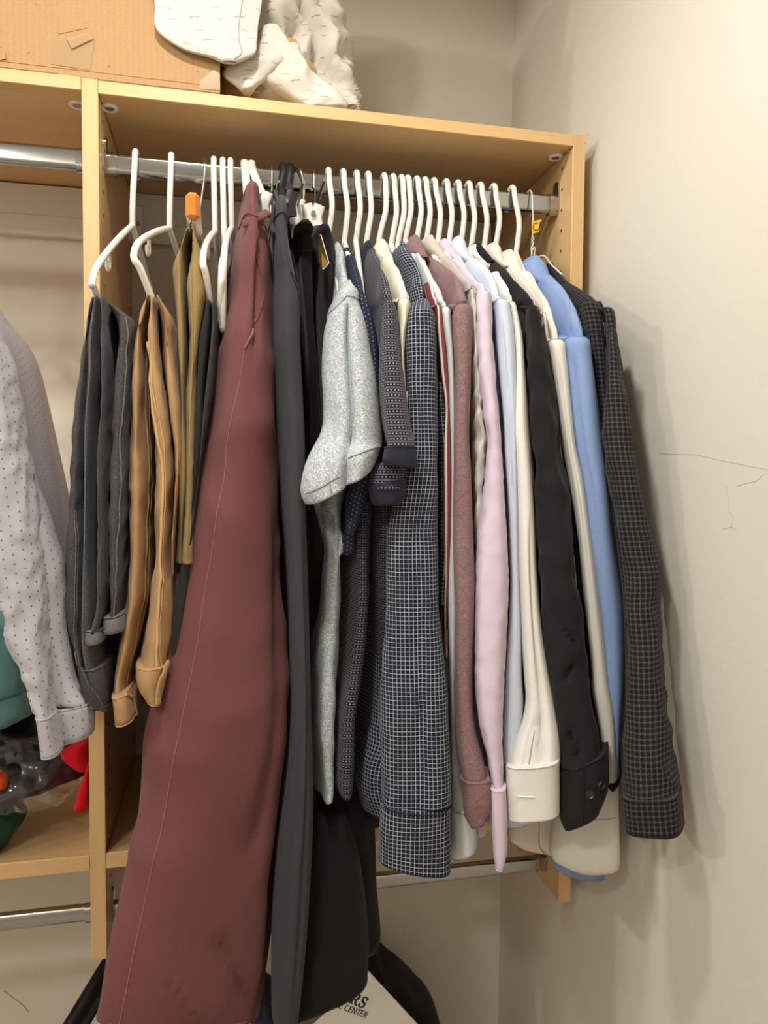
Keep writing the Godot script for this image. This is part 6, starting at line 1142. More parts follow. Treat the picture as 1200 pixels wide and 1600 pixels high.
func pale_blue_shirt() -> void:
	var g := thing("dress_shirt", "very pale blue dress shirt between the lavender and the ivory shirts", "shirt", Vector3(0.3585, 1.8992, -1.1238), "shirts packed on the upper rod")
	var body := cloth(g, "body", M.pale_blue, [0.3585, 0.3192, -1.1299, 0.0088, 0, 0.0909, 0.0006, 0.3579, 0.2992, -1.1298, 0.0095, 0, 0.1233, 0.0006, 0.3573, 0.278, -1.1298, 0.0074, 0, 0.1566, 0.0005, 0.357, 0.2592, -1.1298, 0.0068, 0, 0.1764, 0.0004, 0.357, 0.2423, -1.1299, 0.0081, 0, 0.1905, 0.0005, 0.3613, 0.2249, -1.1298, 0.008, 0, 0.2018, 0.0004, 0.3631, 0.1237, -1.1238, 0.0126, 0, 0.1734, 0, 0.3675, 0.0226, -1.1238, 0.0131, 0, 0.1749, 0, 0.3744, -0.0785, -1.1238, 0.0137, 0, 0.1763, 0, 0.3777, -0.1797, -1.1238, 0.0143, 0, 0.1777, 0, 0.3749, -0.2808, -1.1238, 0.0149, 0, 0.1791, 0, 0.3707, -0.382, -1.1238, 0.0154, 0, 0.1806, 0, 0.3717, -0.4831, -1.1238, 0.016, 0, 0.182, 0], {"fold": 0.004, "fu": 14, "fv": 2.5, "ring": 36, "step": 0.018, "k": 2.8, "seed": 168})
	var sleeve := cloth(g, "sleeve", M.pale_blue, [0.3585, 0.249, -0.9949, 0.0054, 0.0019, 0.0023, -0.0001, 0.3585, 0.2405, -0.9697, 0.0088, 0.0031, 0.0162, -0.0002, 0.3585, 0.233, -0.9481, 0.0104, 0.0037, 0.0281, -0.0002, 0.3585, 0.228, -0.9337, 0.0107, 0.0038, 0.036, -0.0002, 0.3604, 0.2148, -0.9324, 0.0126, 0.0045, 0.0359, -0.0003, 0.3629, 0.187, -0.9307, 0.0134, 0.0048, 0.0357, -0.0003, 0.3676, 0.1215, -0.9284, 0.0111, 0.004, 0.0353, -0.0001, 0.3709, 0.0722, -0.9267, 0.0092, 0.0034, 0.035, 0, 0.3722, 0.0227, -0.9245, 0.0088, 0.0032, 0.0347, 0, 0.3758, -0.0434, -0.9217, 0.008, 0.003, 0.0343, 0.0001, 0.3776, -0.1263, -0.9181, 0.0073, 0.0027, 0.0338, 0.0002, 0.3778, -0.176, -0.9153, 0.0084, 0.0032, 0.0335, 0.0003, 0.3751, -0.2503, -0.9112, 0.0103, 0.0039, 0.033, 0.0005, 0.3748, -0.2916, -0.9087, 0.0118, 0.0045, 0.0328, 0.0007, 0.3722, -0.3329, -0.9071, 0.0111, 0.0042, 0.0325, 0.0007, 0.3704, -0.3744, -0.9055, 0.0103, 0.0039, 0.0323, 0.0007, 0.3717, -0.4154, -0.9024, 0.0133, 0.0051, 0.032, 0.001], {"fold": 0.0035, "fu": 15, "fv": 3, "ring": 36, "step": 0.011, "open": true, "grooves": [[-0.5, -0.1, 4.5, 9, 0.18, 0.007]], "seed": 169})
	seam(sleeve, [[-0.97, 2.95], [-0.4, 2.75], [0.3, 2.6], [0.97, 2.7]], M.thread, 0.00045)
	var collar := cloth(g, "collar", M.pale_blue, [0.3483, 0.3608, -1.125, 0.005, 0, 0.05, 0.0004, 0.3467, 0.3563, -1.1246, 0.012, 0, 0.0516, 0.0009, 0.3463, 0.3453, -1.1236, 0.0149, 0, 0.0556, 0.0011, 0.3521, 0.3306, -1.1222, 0.0129, 0, 0.0612, 0.0009, 0.3611, 0.3183, -1.121, 0.006, 0, 0.066, 0.0004], {"fold": 0.0012, "ring": 36, "step": 0.006, "open": true, "lip": 0.012, "k": 2.9, "calm": false, "dome": 0.009, "seed": 170})
	ring_seam(collar, 3.88, M.thread, 0.0005)
	var cuff := cloth(g, "cuff", M.pale_blue, [0.37, -0.4123, -0.8983, 0.0133, 0.0051, 0.0304, 0.0011, 0.373, -0.4304, -0.896, 0.0163, 0.0063, 0.0296, 0.0014, 0.3795, -0.4523, -0.9067, 0.0165, 0.0063, 0.03, 0.0044], {"fold": 0.0015, "ring": 40, "step": 0.008, "open": true, "calm": false, "k": 3, "grow": 0.0012, "dome": 0.0012, "seed": 171})
	ring_seam(cuff, 0.08, M.thread, 0.0006)
	ring_seam(cuff, 1.85, M.thread, 0.0005)

func ivory_shirt() -> void:
	var g := thing("dress_shirt", "ivory white dress shirt with a pleated buttonless cuff, left of the black shirt", "shirt", Vector3(0.3706, 1.8663, -1.1238), "shirts packed on the upper rod")
	var body := cloth(g, "body", M.white, [0.3706, 0.2863, -1.1298, 0.0084, 0, 0.1482, 0.0006, 0.3697, 0.2748, -1.1298, 0.0065, 0, 0.1654, 0.0004, 0.3687, 0.2592, -1.1299, 0.0041, 0, 0.1862, 0.0003, 0.368, 0.2415, -1.1299, 0.0036, 0, 0.2035, 0.0002, 0.3725, 0.2272, -1.1298, 0.0049, 0, 0.2018, 0.0003, 0.3752, 0.1257, -1.1238, 0.0126, 0, 0.1734, 0, 0.3791, 0.0242, -1.1238, 0.0131, 0, 0.1749, 0, 0.3857, -0.0772, -1.1238, 0.0137, 0, 0.1763, 0, 0.392, -0.1787, -1.1238, 0.0143, 0, 0.1777, 0, 0.3992, -0.2802, -1.1238, 0.0149, 0, 0.1791, 0, 0.3882, -0.3816, -1.1238, 0.0154, 0, 0.1806, 0, 0.3882, -0.4831, -1.1238, 0.016, 0, 0.182, 0], {"fold": 0.004, "fu": 14, "fv": 2.5, "ring": 36, "step": 0.018, "k": 2.8, "seed": 172})
	var sleeve := cloth(g, "sleeve", M.white, [0.3736, 0.247, -0.9966, 0.0027, 0.001, 0.0023, -0.0001, 0.3736, 0.2385, -0.9714, 0.0044, 0.0016, 0.0162, -0.0001, 0.3736, 0.231, -0.9498, 0.0052, 0.0019, 0.0281, -0.0001, 0.3736, 0.226, -0.9354, 0.0054, 0.002, 0.036, -0.0001, 0.3761, 0.2178, -0.9347, 0.0054, 0.002, 0.0359, -0.0001, 0.3808, 0.188, -0.9316, 0.0069, 0.0026, 0.0357, -0.0002, 0.3823, 0.1465, -0.9278, 0.008, 0.003, 0.0355, -0.0001, 0.381, 0.072, -0.9203, 0.0113, 0.0044, 0.035, 0, 0.3842, 0.0226, -0.9161, 0.0117, 0.0046, 0.0346, 0, 0.387, -0.0429, -0.9104, 0.012, 0.0048, 0.0342, 0.0002, 0.3884, -0.1002, -0.9058, 0.0116, 0.0047, 0.0338, 0.0003, 0.3906, -0.1491, -0.9015, 0.0119, 0.0049, 0.0335, 0.0005, 0.3933, -0.2059, -0.8959, 0.0137, 0.0057, 0.0331, 0.0007, 0.397, -0.2544, -0.8909, 0.0154, 0.0066, 0.0328, 0.001, 0.3997, -0.2867, -0.8875, 0.0168, 0.0073, 0.0326, 0.0012, 0.3982, -0.3103, -0.884, 0.0201, 0.0087, 0.0324, 0.0016, 0.393, -0.3371, -0.8793, 0.0258, 0.0111, 0.0322, 0.0022, 0.3882, -0.3641, -0.8755, 0.0294, 0.0126, 0.032, 0.0027], {"fold": 0.004, "fu": 15, "fv": 3, "ring": 36, "step": 0.011, "open": true, "grooves": [[0.5, 0.25, 9, 17, 0.14, 0.009], [-0.25, -0.3, 14.5, 17.5, 0.1, 0.007, 1], [0.35, 0.5, 14.5, 17.5, 0.12, 0.008, 1]], "seed": 173})
	seam(sleeve, [[-0.97, 2.95], [-0.4, 2.75], [0.3, 2.6], [0.97, 2.7]], M.thread, 0.00045)
	var collar := cloth(g, "collar", M.white, [0.3727, 0.3494, -1.125, 0.0071, 0, 0.05, 0.0005, 0.3735, 0.344, -1.1245, 0.0136, 0, 0.0518, 0.001, 0.3805, 0.3326, -1.1235, 0.0151, 0, 0.0558, 0.0011, 0.3915, 0.3184, -1.1223, 0.0121, 0, 0.0609, 0.0008, 0.4029, 0.3042, -1.121, 0.0066, 0, 0.066, 0.0004], {"fold": 0.0012, "ring": 36, "step": 0.006, "open": true, "lip": 0.012, "k": 2.9, "calm": false, "dome": 0.009, "seed": 174})
	ring_seam(collar, 3.88, M.thread, 0.0005)
	var cuff := cloth(g, "cuff", M.white, [0.3859, -0.359, -0.8712, 0.0299, 0.0129, 0.032, 0.0052, 0.386, -0.3952, -0.87, 0.03, 0.0129, 0.0296, 0.003, 0.3866, -0.4279, -0.8699, 0.0296, 0.0128, 0.03, 0.0056], {"fold": 0.0015, "ring": 40, "step": 0.008, "open": true, "calm": false, "k": 3.4, "grow": 0.0012, "dome": 0.0012, "seed": 175})
	ring_seam(cuff, 0.08, M.thread, 0.0006)
	ring_seam(cuff, 1.85, M.thread, 0.0005)
	seam(cuff, [[-0.55, 1.0], [0.1, 1.02]], M.white, 0.0011, "buttonhole")
	seam(sleeve, [[-0.2, 15.3], [-0.2, 17.0]], M.thread, 0.0006)

func black_shirt() -> void:
	var g := thing("dress_shirt", "black long-sleeved dress shirt with two dark buttons on the cuff", "shirt", Vector3(0.3962, 1.9193, -1.1238), "shirts packed on the upper rod")
	var body := cloth(g, "body", M.black, [0.3962, 0.3393, -1.1298, 0.0108, 0, 0.0425, 0.0008, 0.3951, 0.3143, -1.1298, 0.0105, 0, 0.0843, 0.0007, 0.394, 0.2927, -1.1298, 0.0101, 0, 0.1232, 0.0007, 0.3933, 0.2763, -1.1298, 0.0099, 0, 0.1519, 0.0006, 0.3924, 0.2555, -1.1298, 0.0096, 0, 0.1863, 0.0006, 0.392, 0.237, -1.1298, 0.0094, 0, 0.2073, 0.0005, 0.397, 0.2228, -1.1298, 0.0081, 0, 0.2088, 0.0004, 0.3999, 0.1272, -1.1238, 0.0126, 0, 0.1734, 0, 0.4072, 0.0317, -1.1238, 0.0131, 0, 0.1749, 0, 0.418, -0.0639, -1.1238, 0.0137, 0, 0.1763, 0, 0.4277, -0.1595, -1.1238, 0.0143, 0, 0.1777, 0, 0.4383, -0.255, -1.1238, 0.0149, 0, 0.1791, 0, 0.4517, -0.3506, -1.1238, 0.0154, 0, 0.1806, 0, 0.4524, -0.4462, -1.1238, 0.016, 0, 0.182, 0], {"fold": 0.004, "fu": 14, "fv": 2.5, "ring": 36, "step": 0.018, "k": 2.8, "seed": 176})
	var sleeve := cloth(g, "sleeve", M.black, [0.3993, 0.2417, -0.9882, 0.0038, 0.0015, 0.0023, -0.0001, 0.3993, 0.2332, -0.963, 0.0062, 0.0025, 0.0162, -0.0002, 0.3993, 0.2257, -0.9414, 0.0073, 0.0029, 0.0281, -0.0002, 0.3993, 0.2207, -0.927, 0.0075, 0.003, 0.036, -0.0003, 0.3995, 0.2039, -0.9247, 0.0097, 0.0039, 0.0359, -0.0003, 0.4033, 0.1666, -0.9203, 0.0123, 0.0051, 0.0356, -0.0003, 0.4076, 0.1212, -0.9149, 0.0156, 0.0066, 0.0353, -0.0003, 0.4113, 0.0719, -0.9097, 0.0173, 0.0074, 0.035, -0.0001, 0.4165, 0.0146, -0.9037, 0.019, 0.0084, 0.0346, 0.0001, 0.4204, -0.0425, -0.8979, 0.0203, 0.0092, 0.0342, 0.0004, 0.4234, -0.0993, -0.8921, 0.0216, 0.01, 0.0338, 0.0007, 0.4259, -0.1479, -0.8877, 0.0215, 0.0101, 0.0335, 0.001, 0.4305, -0.1778, -0.8845, 0.0221, 0.0106, 0.0333, 0.0013, 0.4334, -0.2043, -0.8811, 0.0237, 0.0115, 0.0331, 0.0016, 0.4357, -0.231, -0.879, 0.023, 0.0113, 0.0329, 0.0017, 0.4379, -0.2528, -0.877, 0.0229, 0.0114, 0.0328, 0.0019, 0.4431, -0.2852, -0.8741, 0.0224, 0.0114, 0.0326, 0.0022, 0.4504, -0.3255, -0.8696, 0.0232, 0.0121, 0.0323, 0.0027, 0.4524, -0.3651, -0.8648, 0.0251, 0.0134, 0.032, 0.0033], {"fold": 0.005, "fu": 15, "fv": 6, "ring": 36, "step": 0.008, "open": true, "crumple": 0.007, "fc": 16, "grooves": [[-0.55, -0.05, 16.6, 18, 0.07, 0.014, 1], [-0.4, 0.7, 12.2, 13.2, 0.2, 0.008], [0.5, -0.4, 14, 15.2, 0.2, 0.008]], "seed": 177})
	seam(sleeve, [[-0.97, 2.95], [-0.4, 2.75], [0.3, 2.6], [0.97, 2.7]], M.dark_thread, 0.00045)
	var collar := cloth(g, "collar", M.black, [0.3767, 0.3525, -1.125, 0.0071, 0, 0.05, 0.0005, 0.377, 0.3467, -1.1243, 0.0116, 0, 0.053, 0.0008, 0.3821, 0.3354, -1.1228, 0.0121, 0, 0.0589, 0.0009, 0.3905, 0.3222, -1.121, 0.0075, 0, 0.066, 0.0005], {"fold": 0.0012, "ring": 36, "step": 0.006, "open": true, "lip": 0.012, "k": 2.9, "calm": false, "dome": 0.009, "seed": 178})
	ring_seam(collar, 2.88, M.dark_thread, 0.0005)
	var cuff := cloth(g, "cuff", M.black, [0.4526, -0.358, -0.8629, 0.0255, 0.0139, 0.036, 0.0178, 0.4537, -0.3858, -0.8625, 0.0261, 0.0142, 0.036, 0.014, 0.4543, -0.414, -0.8628, 0.0255, 0.0139, 0.036, 0.0192, 0.4542, -0.4361, -0.8655, 0.0184, 0.0099, 0.034, 0.0145], {"fold": 0.0015, "ring": 40, "step": 0.008, "open": true, "calm": false, "k": 3, "grow": 0.0012, "dome": 0.0012, "seed": 179})
	ring_seam(cuff, 0.08, M.dark_thread, 0.0006)
	ring_seam(cuff, 2.85, M.dark_thread, 0.0005)
	button(cuff, 0.25, 1.35, M.button_grey)
	button(cuff, 0.68, 1.15, M.button_grey)
	seam(cuff, [[0.0, 0.0], [0.02, 0.6], [0.0, 2.6]], M.dark_thread, 0.0012)
	var flap := cloth(g, "sleeve_back", M.black, [0.4505, 0.093, -0.9487, 0.0046, 0.002, 0.03, -0.0001, 0.4585, 0.0242, -0.9455, 0.0035, 0.0015, 0.0297, 0, 0.4668, -0.0448, -0.9418, 0.0034, 0.0016, 0.0295, 0.0001, 0.4736, -0.1054, -0.9384, 0.0038, 0.0018, 0.0292, 0.0001, 0.4784, -0.1575, -0.936, 0.003, 0.0014, 0.029, 0.0001, 0.4885, -0.2184, -0.9324, 0.0038, 0.0018, 0.0288, 0.0003, 0.4968, -0.2708, -0.9292, 0.0045, 0.0022, 0.0286, 0.0004, 0.5034, -0.3056, -0.9264, 0.0063, 0.0032, 0.0285, 0.0006, 0.5171, -0.3469, -0.9229, 0.0085, 0.0045, 0.0283, 0.001, 0.5222, -0.3625, -0.9207, 0.0106, 0.0058, 0.0282, 0.0013, 0.5263, -0.4064, -0.9187, 0.01, 0.0055, 0.0281, 0.0014, 0.5272, -0.4183, -0.9192, 0.008, 0.0044, 0.028, 0.0012, 0.5285, -0.4247, -0.9214, 0.0037, 0.002, 0.028, 0.0005], {"fold": 0.002, "ring": 36, "open": true, "seed": 180})

func blush_shirt() -> void:
	var g := thing("dress_shirt", "blush cream dress shirt just right of the black shirt, mostly hidden", "shirt", Vector3(0.4193, 1.8958, -1.1238), "shirts packed on the upper rod")
	var body := cloth(g, "body", M.pinkish, [0.4193, 0.3158, -1.1299, 0.0071, 0, 0.0778, 0.0005, 0.4196, 0.2974, -1.1298, 0.0079, 0, 0.1047, 0.0005, 0.42, 0.274, -1.1298, 0.0067, 0, 0.1394, 0.0004, 0.4205, 0.2501, -1.1298, 0.0047, 0, 0.1657, 0.0003, 0.4208, 0.2322, -1.1298, 0.0033, 0, 0.1836, 0.0002, 0.4266, 0.2153, -1.1298, 0.0019, 0, 0.1838, 0.0001, 0.43, 0.1287, -1.1238, 0.0126, 0, 0.1734, 0, 0.4396, 0.0421, -1.1238, 0.0131, 0, 0.1749, 0, 0.4547, -0.0445, -1.1238, 0.0137, 0, 0.1763, 0, 0.4695, -0.1312, -1.1238, 0.0143, 0, 0.1777, 0, 0.477, -0.2178, -1.1238, 0.0149, 0, 0.1791, 0, 0.4758, -0.3044, -1.1238, 0.0154, 0, 0.1806, 0, 0.4693, -0.391, -1.1238, 0.016, 0, 0.182, 0], {"fold": 0.004, "fu": 14, "fv": 2.5, "ring": 36, "step": 0.018, "k": 2.8, "seed": 181})
	var sleeve := cloth(g, "sleeve", M.pinkish, [0.4279, 0.2373, -1.0148, 0.0017, 0.0007, 0.0023, -0.0001, 0.4279, 0.2288, -0.9896, 0.0029, 0.0012, 0.0162, -0.0001, 0.4279, 0.2213, -0.968, 0.0034, 0.0014, 0.0281, -0.0001, 0.4279, 0.2163, -0.9536, 0.0035, 0.0014, 0.036, -0.0001, 0.4316, 0.186, -0.9531, 0.0031, 0.0013, 0.0358, -0.0001, 0.4386, 0.1267, -0.9514, 0.0039, 0.0016, 0.0354, -0.0001, 0.4494, 0.0413, -0.9484, 0.0062, 0.0027, 0.0348, 0, 0.4595, -0.0448, -0.9457, 0.0077, 0.0034, 0.0343, 0.0001, 0.4696, -0.1316, -0.9431, 0.0092, 0.0042, 0.0337, 0.0004, 0.4771, -0.2191, -0.9407, 0.0099, 0.0046, 0.0331, 0.0006, 0.4758, -0.3063, -0.9373, 0.0134, 0.0062, 0.0326, 0.0011, 0.4691, -0.3937, -0.9348, 0.0154, 0.007, 0.032, 0.0016], {"fold": 0.0035, "fu": 15, "fv": 3, "ring": 36, "step": 0.011, "open": true, "seed": 182})
	seam(sleeve, [[-0.97, 2.95], [-0.4, 2.75], [0.3, 2.6], [0.97, 2.7]], M.thread, 0.00045)
	var collar := cloth(g, "collar", M.pinkish, [0.4042, 0.3545, -1.125, 0.0061, 0, 0.05, 0.0004, 0.4034, 0.3499, -1.1245, 0.0123, 0, 0.0518, 0.0009, 0.4037, 0.3377, -1.1233, 0.0127, 0, 0.0569, 0.0009, 0.4079, 0.3246, -1.1219, 0.0091, 0, 0.0623, 0.0006, 0.4148, 0.3163, -1.121, 0.0056, 0, 0.066, 0.0004], {"fold": 0.0012, "ring": 36, "step": 0.006, "open": true, "lip": 0.012, "k": 2.9, "calm": false, "dome": 0.009, "seed": 183})
	ring_seam(collar, 3.88, M.thread, 0.0005)
	var tail := cloth(g, "shirt_tail", M.pinkish, [0.4662, -0.449, -0.9951, 0.0488, 0.0189, 0.02, 0.0039, 0.4678, -0.5012, -0.9943, 0.0506, 0.0197, 0.02, 0.0045, 0.469, -0.5409, -0.9929, 0.0508, 0.0197, 0.018, -0.0033, 0.494, -0.5602, -0.9976, 0.0334, 0.0135, 0.016, -0.0028], {"fold": 0.006, "fu": 20, "ring": 48, "open": true, "calm": false, "dome": 0.0012, "seed": 184})
	seam(tail, [[-0.28, 0.2], [-0.24, 2.6]], M.thread, 0.0008)
	put("button", disc(up(Vector3(0.4643, -0.5136, -0.984)), Vector3.BACK, 0.005, 0.002), M.button_pale, g)

func white_shirt() -> void:
	var g := thing("dress_shirt", "white dress shirt with tall stiff collar, between the blush and the blue shirts", "shirt", Vector3(0.4445, 1.89, -1.1238), "shirts packed on the upper rod")
	var body := cloth(g, "body", M.ivory, [0.4445, 0.31, -1.1298, 0.0107, 0, 0.0773, 0.0007, 0.4419, 0.2938, -1.1298, 0.0105, 0, 0.1029, 0.0007, 0.4384, 0.2706, -1.1298, 0.0102, 0, 0.1363, 0.0006, 0.4353, 0.2452, -1.1298, 0.0071, 0, 0.1677, 0.0004, 0.4331, 0.2139, -1.1298, 0.0097, 0, 0.1921, 0.0005, 0.4366, 0.1792, -1.1298, 0.0083, 0, 0.2058, 0.0004, 0.4398, 0.0899, -1.1238, 0.0126, 0, 0.1734, 0, 0.4511, 0.0005, -1.1238, 0.0131, 0, 0.1749, 0, 0.4698, -0.0888, -1.1238, 0.0137, 0, 0.1763, 0, 0.4855, -0.1782, -1.1238, 0.0143, 0, 0.1777, 0, 0.4932, -0.2675, -1.1238, 0.0149, 0, 0.1791, 0, 0.5043, -0.3568, -1.1238, 0.0154, 0, 0.1806, 0, 0.5067, -0.4462, -1.1238, 0.016, 0, 0.182, 0], {"fold": 0.004, "fu": 14, "fv": 2.5, "ring": 36, "step": 0.018, "k": 2.8, "seed": 185})
	var sleeve := cloth(g, "sleeve", M.ivory, [0.4346, 0.1994, -0.9896, 0.0048, 0.0021, 0.0023, -0.0002, 0.4346, 0.1909, -0.9644, 0.0079, 0.0035, 0.0162, -0.0003, 0.4346, 0.1834, -0.9428, 0.0094, 0.0041, 0.0281, -0.0003, 0.4346, 0.1784, -0.9284, 0.0097, 0.0043, 0.036, -0.0003, 0.4381, 0.1568, -0.9269, 0.0097, 0.0043, 0.0358, -0.0003, 0.4437, 0.1236, -0.9251, 0.0083, 0.0038, 0.0356, -0.0002, 0.4535, 0.0469, -0.9198, 0.0079, 0.0037, 0.0351, 0, 0.4631, -0.0057, -0.9151, 0.0096, 0.0047, 0.0347, 0.0001, 0.4754, -0.0894, -0.9099, 0.0081, 0.0041, 0.0341, 0.0003, 0.4851, -0.1733, -0.9042, 0.0075, 0.0039, 0.0335, 0.0005, 0.4922, -0.2447, -0.8994, 0.0071, 0.0038, 0.033, 0.0006, 0.4936, -0.2779, -0.8961, 0.0088, 0.0048, 0.0328, 0.0009, 0.4992, -0.309, -0.8937, 0.0091, 0.0051, 0.0326, 0.0011, 0.5036, -0.3453, -0.8915, 0.0084, 0.0047, 0.0323, 0.0011, 0.5067, -0.3956, -0.888, 0.0083, 0.0048, 0.032, 0.0013], {"fold": 0.0035, "fu": 15, "fv": 3, "ring": 36, "step": 0.011, "open": true, "grooves": [[-0.25, -0.25, 3.8, 10, 0.12, 0.003]], "seed": 186})
	seam(sleeve, [[-0.97, 2.95], [-0.4, 2.75], [0.3, 2.6], [0.97, 2.7]], M.thread, 0.00045)
	var collar := cloth(g, "collar", M.ivory, [0.429, 0.3458, -1.125, 0.0062, 0, 0.05, 0.0004, 0.4308, 0.3404, -1.1245, 0.0129, 0, 0.0519, 0.0009, 0.4315, 0.3317, -1.1238, 0.016, 0, 0.055, 0.0011, 0.4328, 0.3177, -1.1225, 0.0174, 0, 0.0599, 0.0012, 0.4347, 0.3049, -1.1214, 0.0184, 0, 0.0645, 0.0012, 0.4411, 0.301, -1.121, 0.0133, 0, 0.066, 0.0008], {"fold": 0.0012, "ring": 36, "step": 0.006, "open": true, "lip": 0.012, "k": 2.9, "calm": false, "dome": 0.009, "seed": 187})
	ring_seam(collar, 4.88, M.thread, 0.0005)
	var tail := cloth(g, "shirt_tail", M.ivory, [0.5076, -0.3576, -0.9491, 0.0331, 0.0161, 0.03, 0.0034, 0.505, -0.4305, -0.9438, 0.0357, 0.0175, 0.03, 0.0044, 0.4992, -0.469, -0.9398, 0.0399, 0.0194, 0.03, 0.0053, 0.4956, -0.5137, -0.9357, 0.0433, 0.021, 0.03, 0.0062, 0.498, -0.5351, -0.9347, 0.0421, 0.0206, 0.03, 0.0028, 0.5139, -0.5483, -0.9392, 0.0291, 0.0146, 0.028, 0.0038], {"fold": 0.004, "fu": 14, "ring": 52, "open": true, "calm": false, "k": 3, "dome": 0.0012, "seed": 188})
	ring_seam(tail, 2.0, M.thread, 0.0005)
	ring_seam(tail, 4.6, M.thread, 0.0005)

func blue_shirt() -> void:
	var g := thing("dress_shirt", "cornflower blue oxford dress shirt on the wire hanger", "shirt", Vector3(0.4757, 1.8835, -1.1238), "shirts packed on the upper rod")
	var body := cloth(g, "body", M.blue, [0.4757, 0.3035, -1.1298, 0.0108, 0, 0.0881, 0.0007, 0.4733, 0.2875, -1.1298, 0.0106, 0, 0.1136, 0.0007, 0.4697, 0.2671, -1.1298, 0.0102, 0, 0.151, 0.0006, 0.4677, 0.2457, -1.1298, 0.01, 0, 0.1737, 0.0006, 0.4656, 0.214, -1.1299, 0.0098, 0, 0.2002, 0.0005, 0.4702, 0.1827, -1.1298, 0.0084, 0, 0.2088, 0.0004, 0.4705, 0.0889, -1.1238, 0.0126, 0, 0.1734, 0, 0.4798, -0.0049, -1.1238, 0.0131, 0, 0.1749, 0, 0.495, -0.0987, -1.1238, 0.0137, 0, 0.1763, 0, 0.5103, -0.1925, -1.1238, 0.0143, 0, 0.1777, 0, 0.515, -0.2863, -1.1238, 0.0149, 0, 0.1791, 0, 0.5149, -0.3801, -1.1238, 0.0154, 0, 0.1806, 0, 0.5146, -0.4739, -1.1238, 0.016, 0, 0.182, 0], {"fold": 0.004, "fu": 14, "fv": 2.5, "ring": 36, "step": 0.018, "k": 2.8, "seed": 189})
	var sleeve := cloth(g, "sleeve", M.blue, [0.4598, 0.2027, -0.983, 0.0078, 0.0038, 0.0023, -0.0003, 0.4598, 0.1942, -0.9578, 0.0128, 0.0062, 0.0162, -0.0005, 0.4598, 0.1867, -0.9362, 0.0152, 0.0073, 0.0281, -0.0006, 0.4598, 0.1817, -0.9218, 0.0157, 0.0075, 0.036, -0.0006, 0.4626, 0.1568, -0.9203, 0.0158, 0.0077, 0.0358, -0.0005, 0.4658, 0.1319, -0.9186, 0.0163, 0.008, 0.0356, -0.0005, 0.4754, 0.0571, -0.914, 0.0169, 0.0086, 0.0351, -0.0001, 0.4872, -0.0055, -0.9112, 0.015, 0.0079, 0.0347, 0.0002, 0.4951, -0.0684, -0.9083, 0.0138, 0.0074, 0.0342, 0.0004, 0.5063, -0.1526, -0.9033, 0.0141, 0.0078, 0.0336, 0.0009, 0.5116, -0.205, -0.901, 0.0129, 0.0074, 0.0333, 0.0011, 0.5148, -0.2797, -0.8983, 0.0108, 0.0062, 0.0328, 0.0012, 0.5163, -0.3312, -0.8978, 0.007, 0.004, 0.0324, 0.0009, 0.5146, -0.3907, -0.8956, 0.0056, 0.0032, 0.032, 0.0008], {"fold": 0.0035, "fu": 15, "fv": 3, "ring": 36, "step": 0.011, "open": true, "grooves": [[-0.4, -0.35, 3.6, 9, 0.14, 0.006]], "seed": 190})
	seam(sleeve, [[-0.97, 2.95], [-0.4, 2.75], [0.3, 2.6], [0.97, 2.7]], M.blue, 0.00045)
	var collar := cloth(g, "collar", M.blue, [0.4709, 0.3391, -1.125, 0.0084, 0, 0.05, 0.0006, 0.4704, 0.3334, -1.1244, 0.0183, 0, 0.0522, 0.0013, 0.471, 0.3234, -1.1234, 0.0219, 0, 0.0562, 0.0015, 0.4728, 0.3124, -1.1223, 0.0219, 0, 0.0607, 0.0014, 0.4773, 0.2995, -1.121, 0.0166, 0, 0.066, 0.001], {"fold": 0.0012, "ring": 36, "step": 0.006, "open": true, "lip": 0.012, "k": 2.9, "calm": false, "dome": 0.009, "seed": 191})
	ring_seam(collar, 3.88, M.blue, 0.0005)
	seam(body, [[0.1, 2.2], [-0.55, 4.6]], M.thread, 0.0005, "yoke_seam")
	seam(body, [[0.8, 3.6], [0.2, 5.0]], M.dark_thread, 0.0004, "yoke_seam")
	var tail := cloth(g, "shirt_tail", M.blue, [0.5263, -0.5065, -1.0258, 0.0435, 0.018, 0.02, 0.0042, 0.5326, -0.5675, -1.0271, 0.0401, 0.0167, 0.02, 0.0044, 0.5383, -0.6028, -1.0284, 0.0368, 0.0154, 0.02, 0.0003, 0.5516, -0.617, -1.0319, 0.0246, 0.0105, 0.018, 0.001], {"fold": 0.004, "ring": 44, "open": true, "calm": false, "dome": 0.0012, "seed": 192})

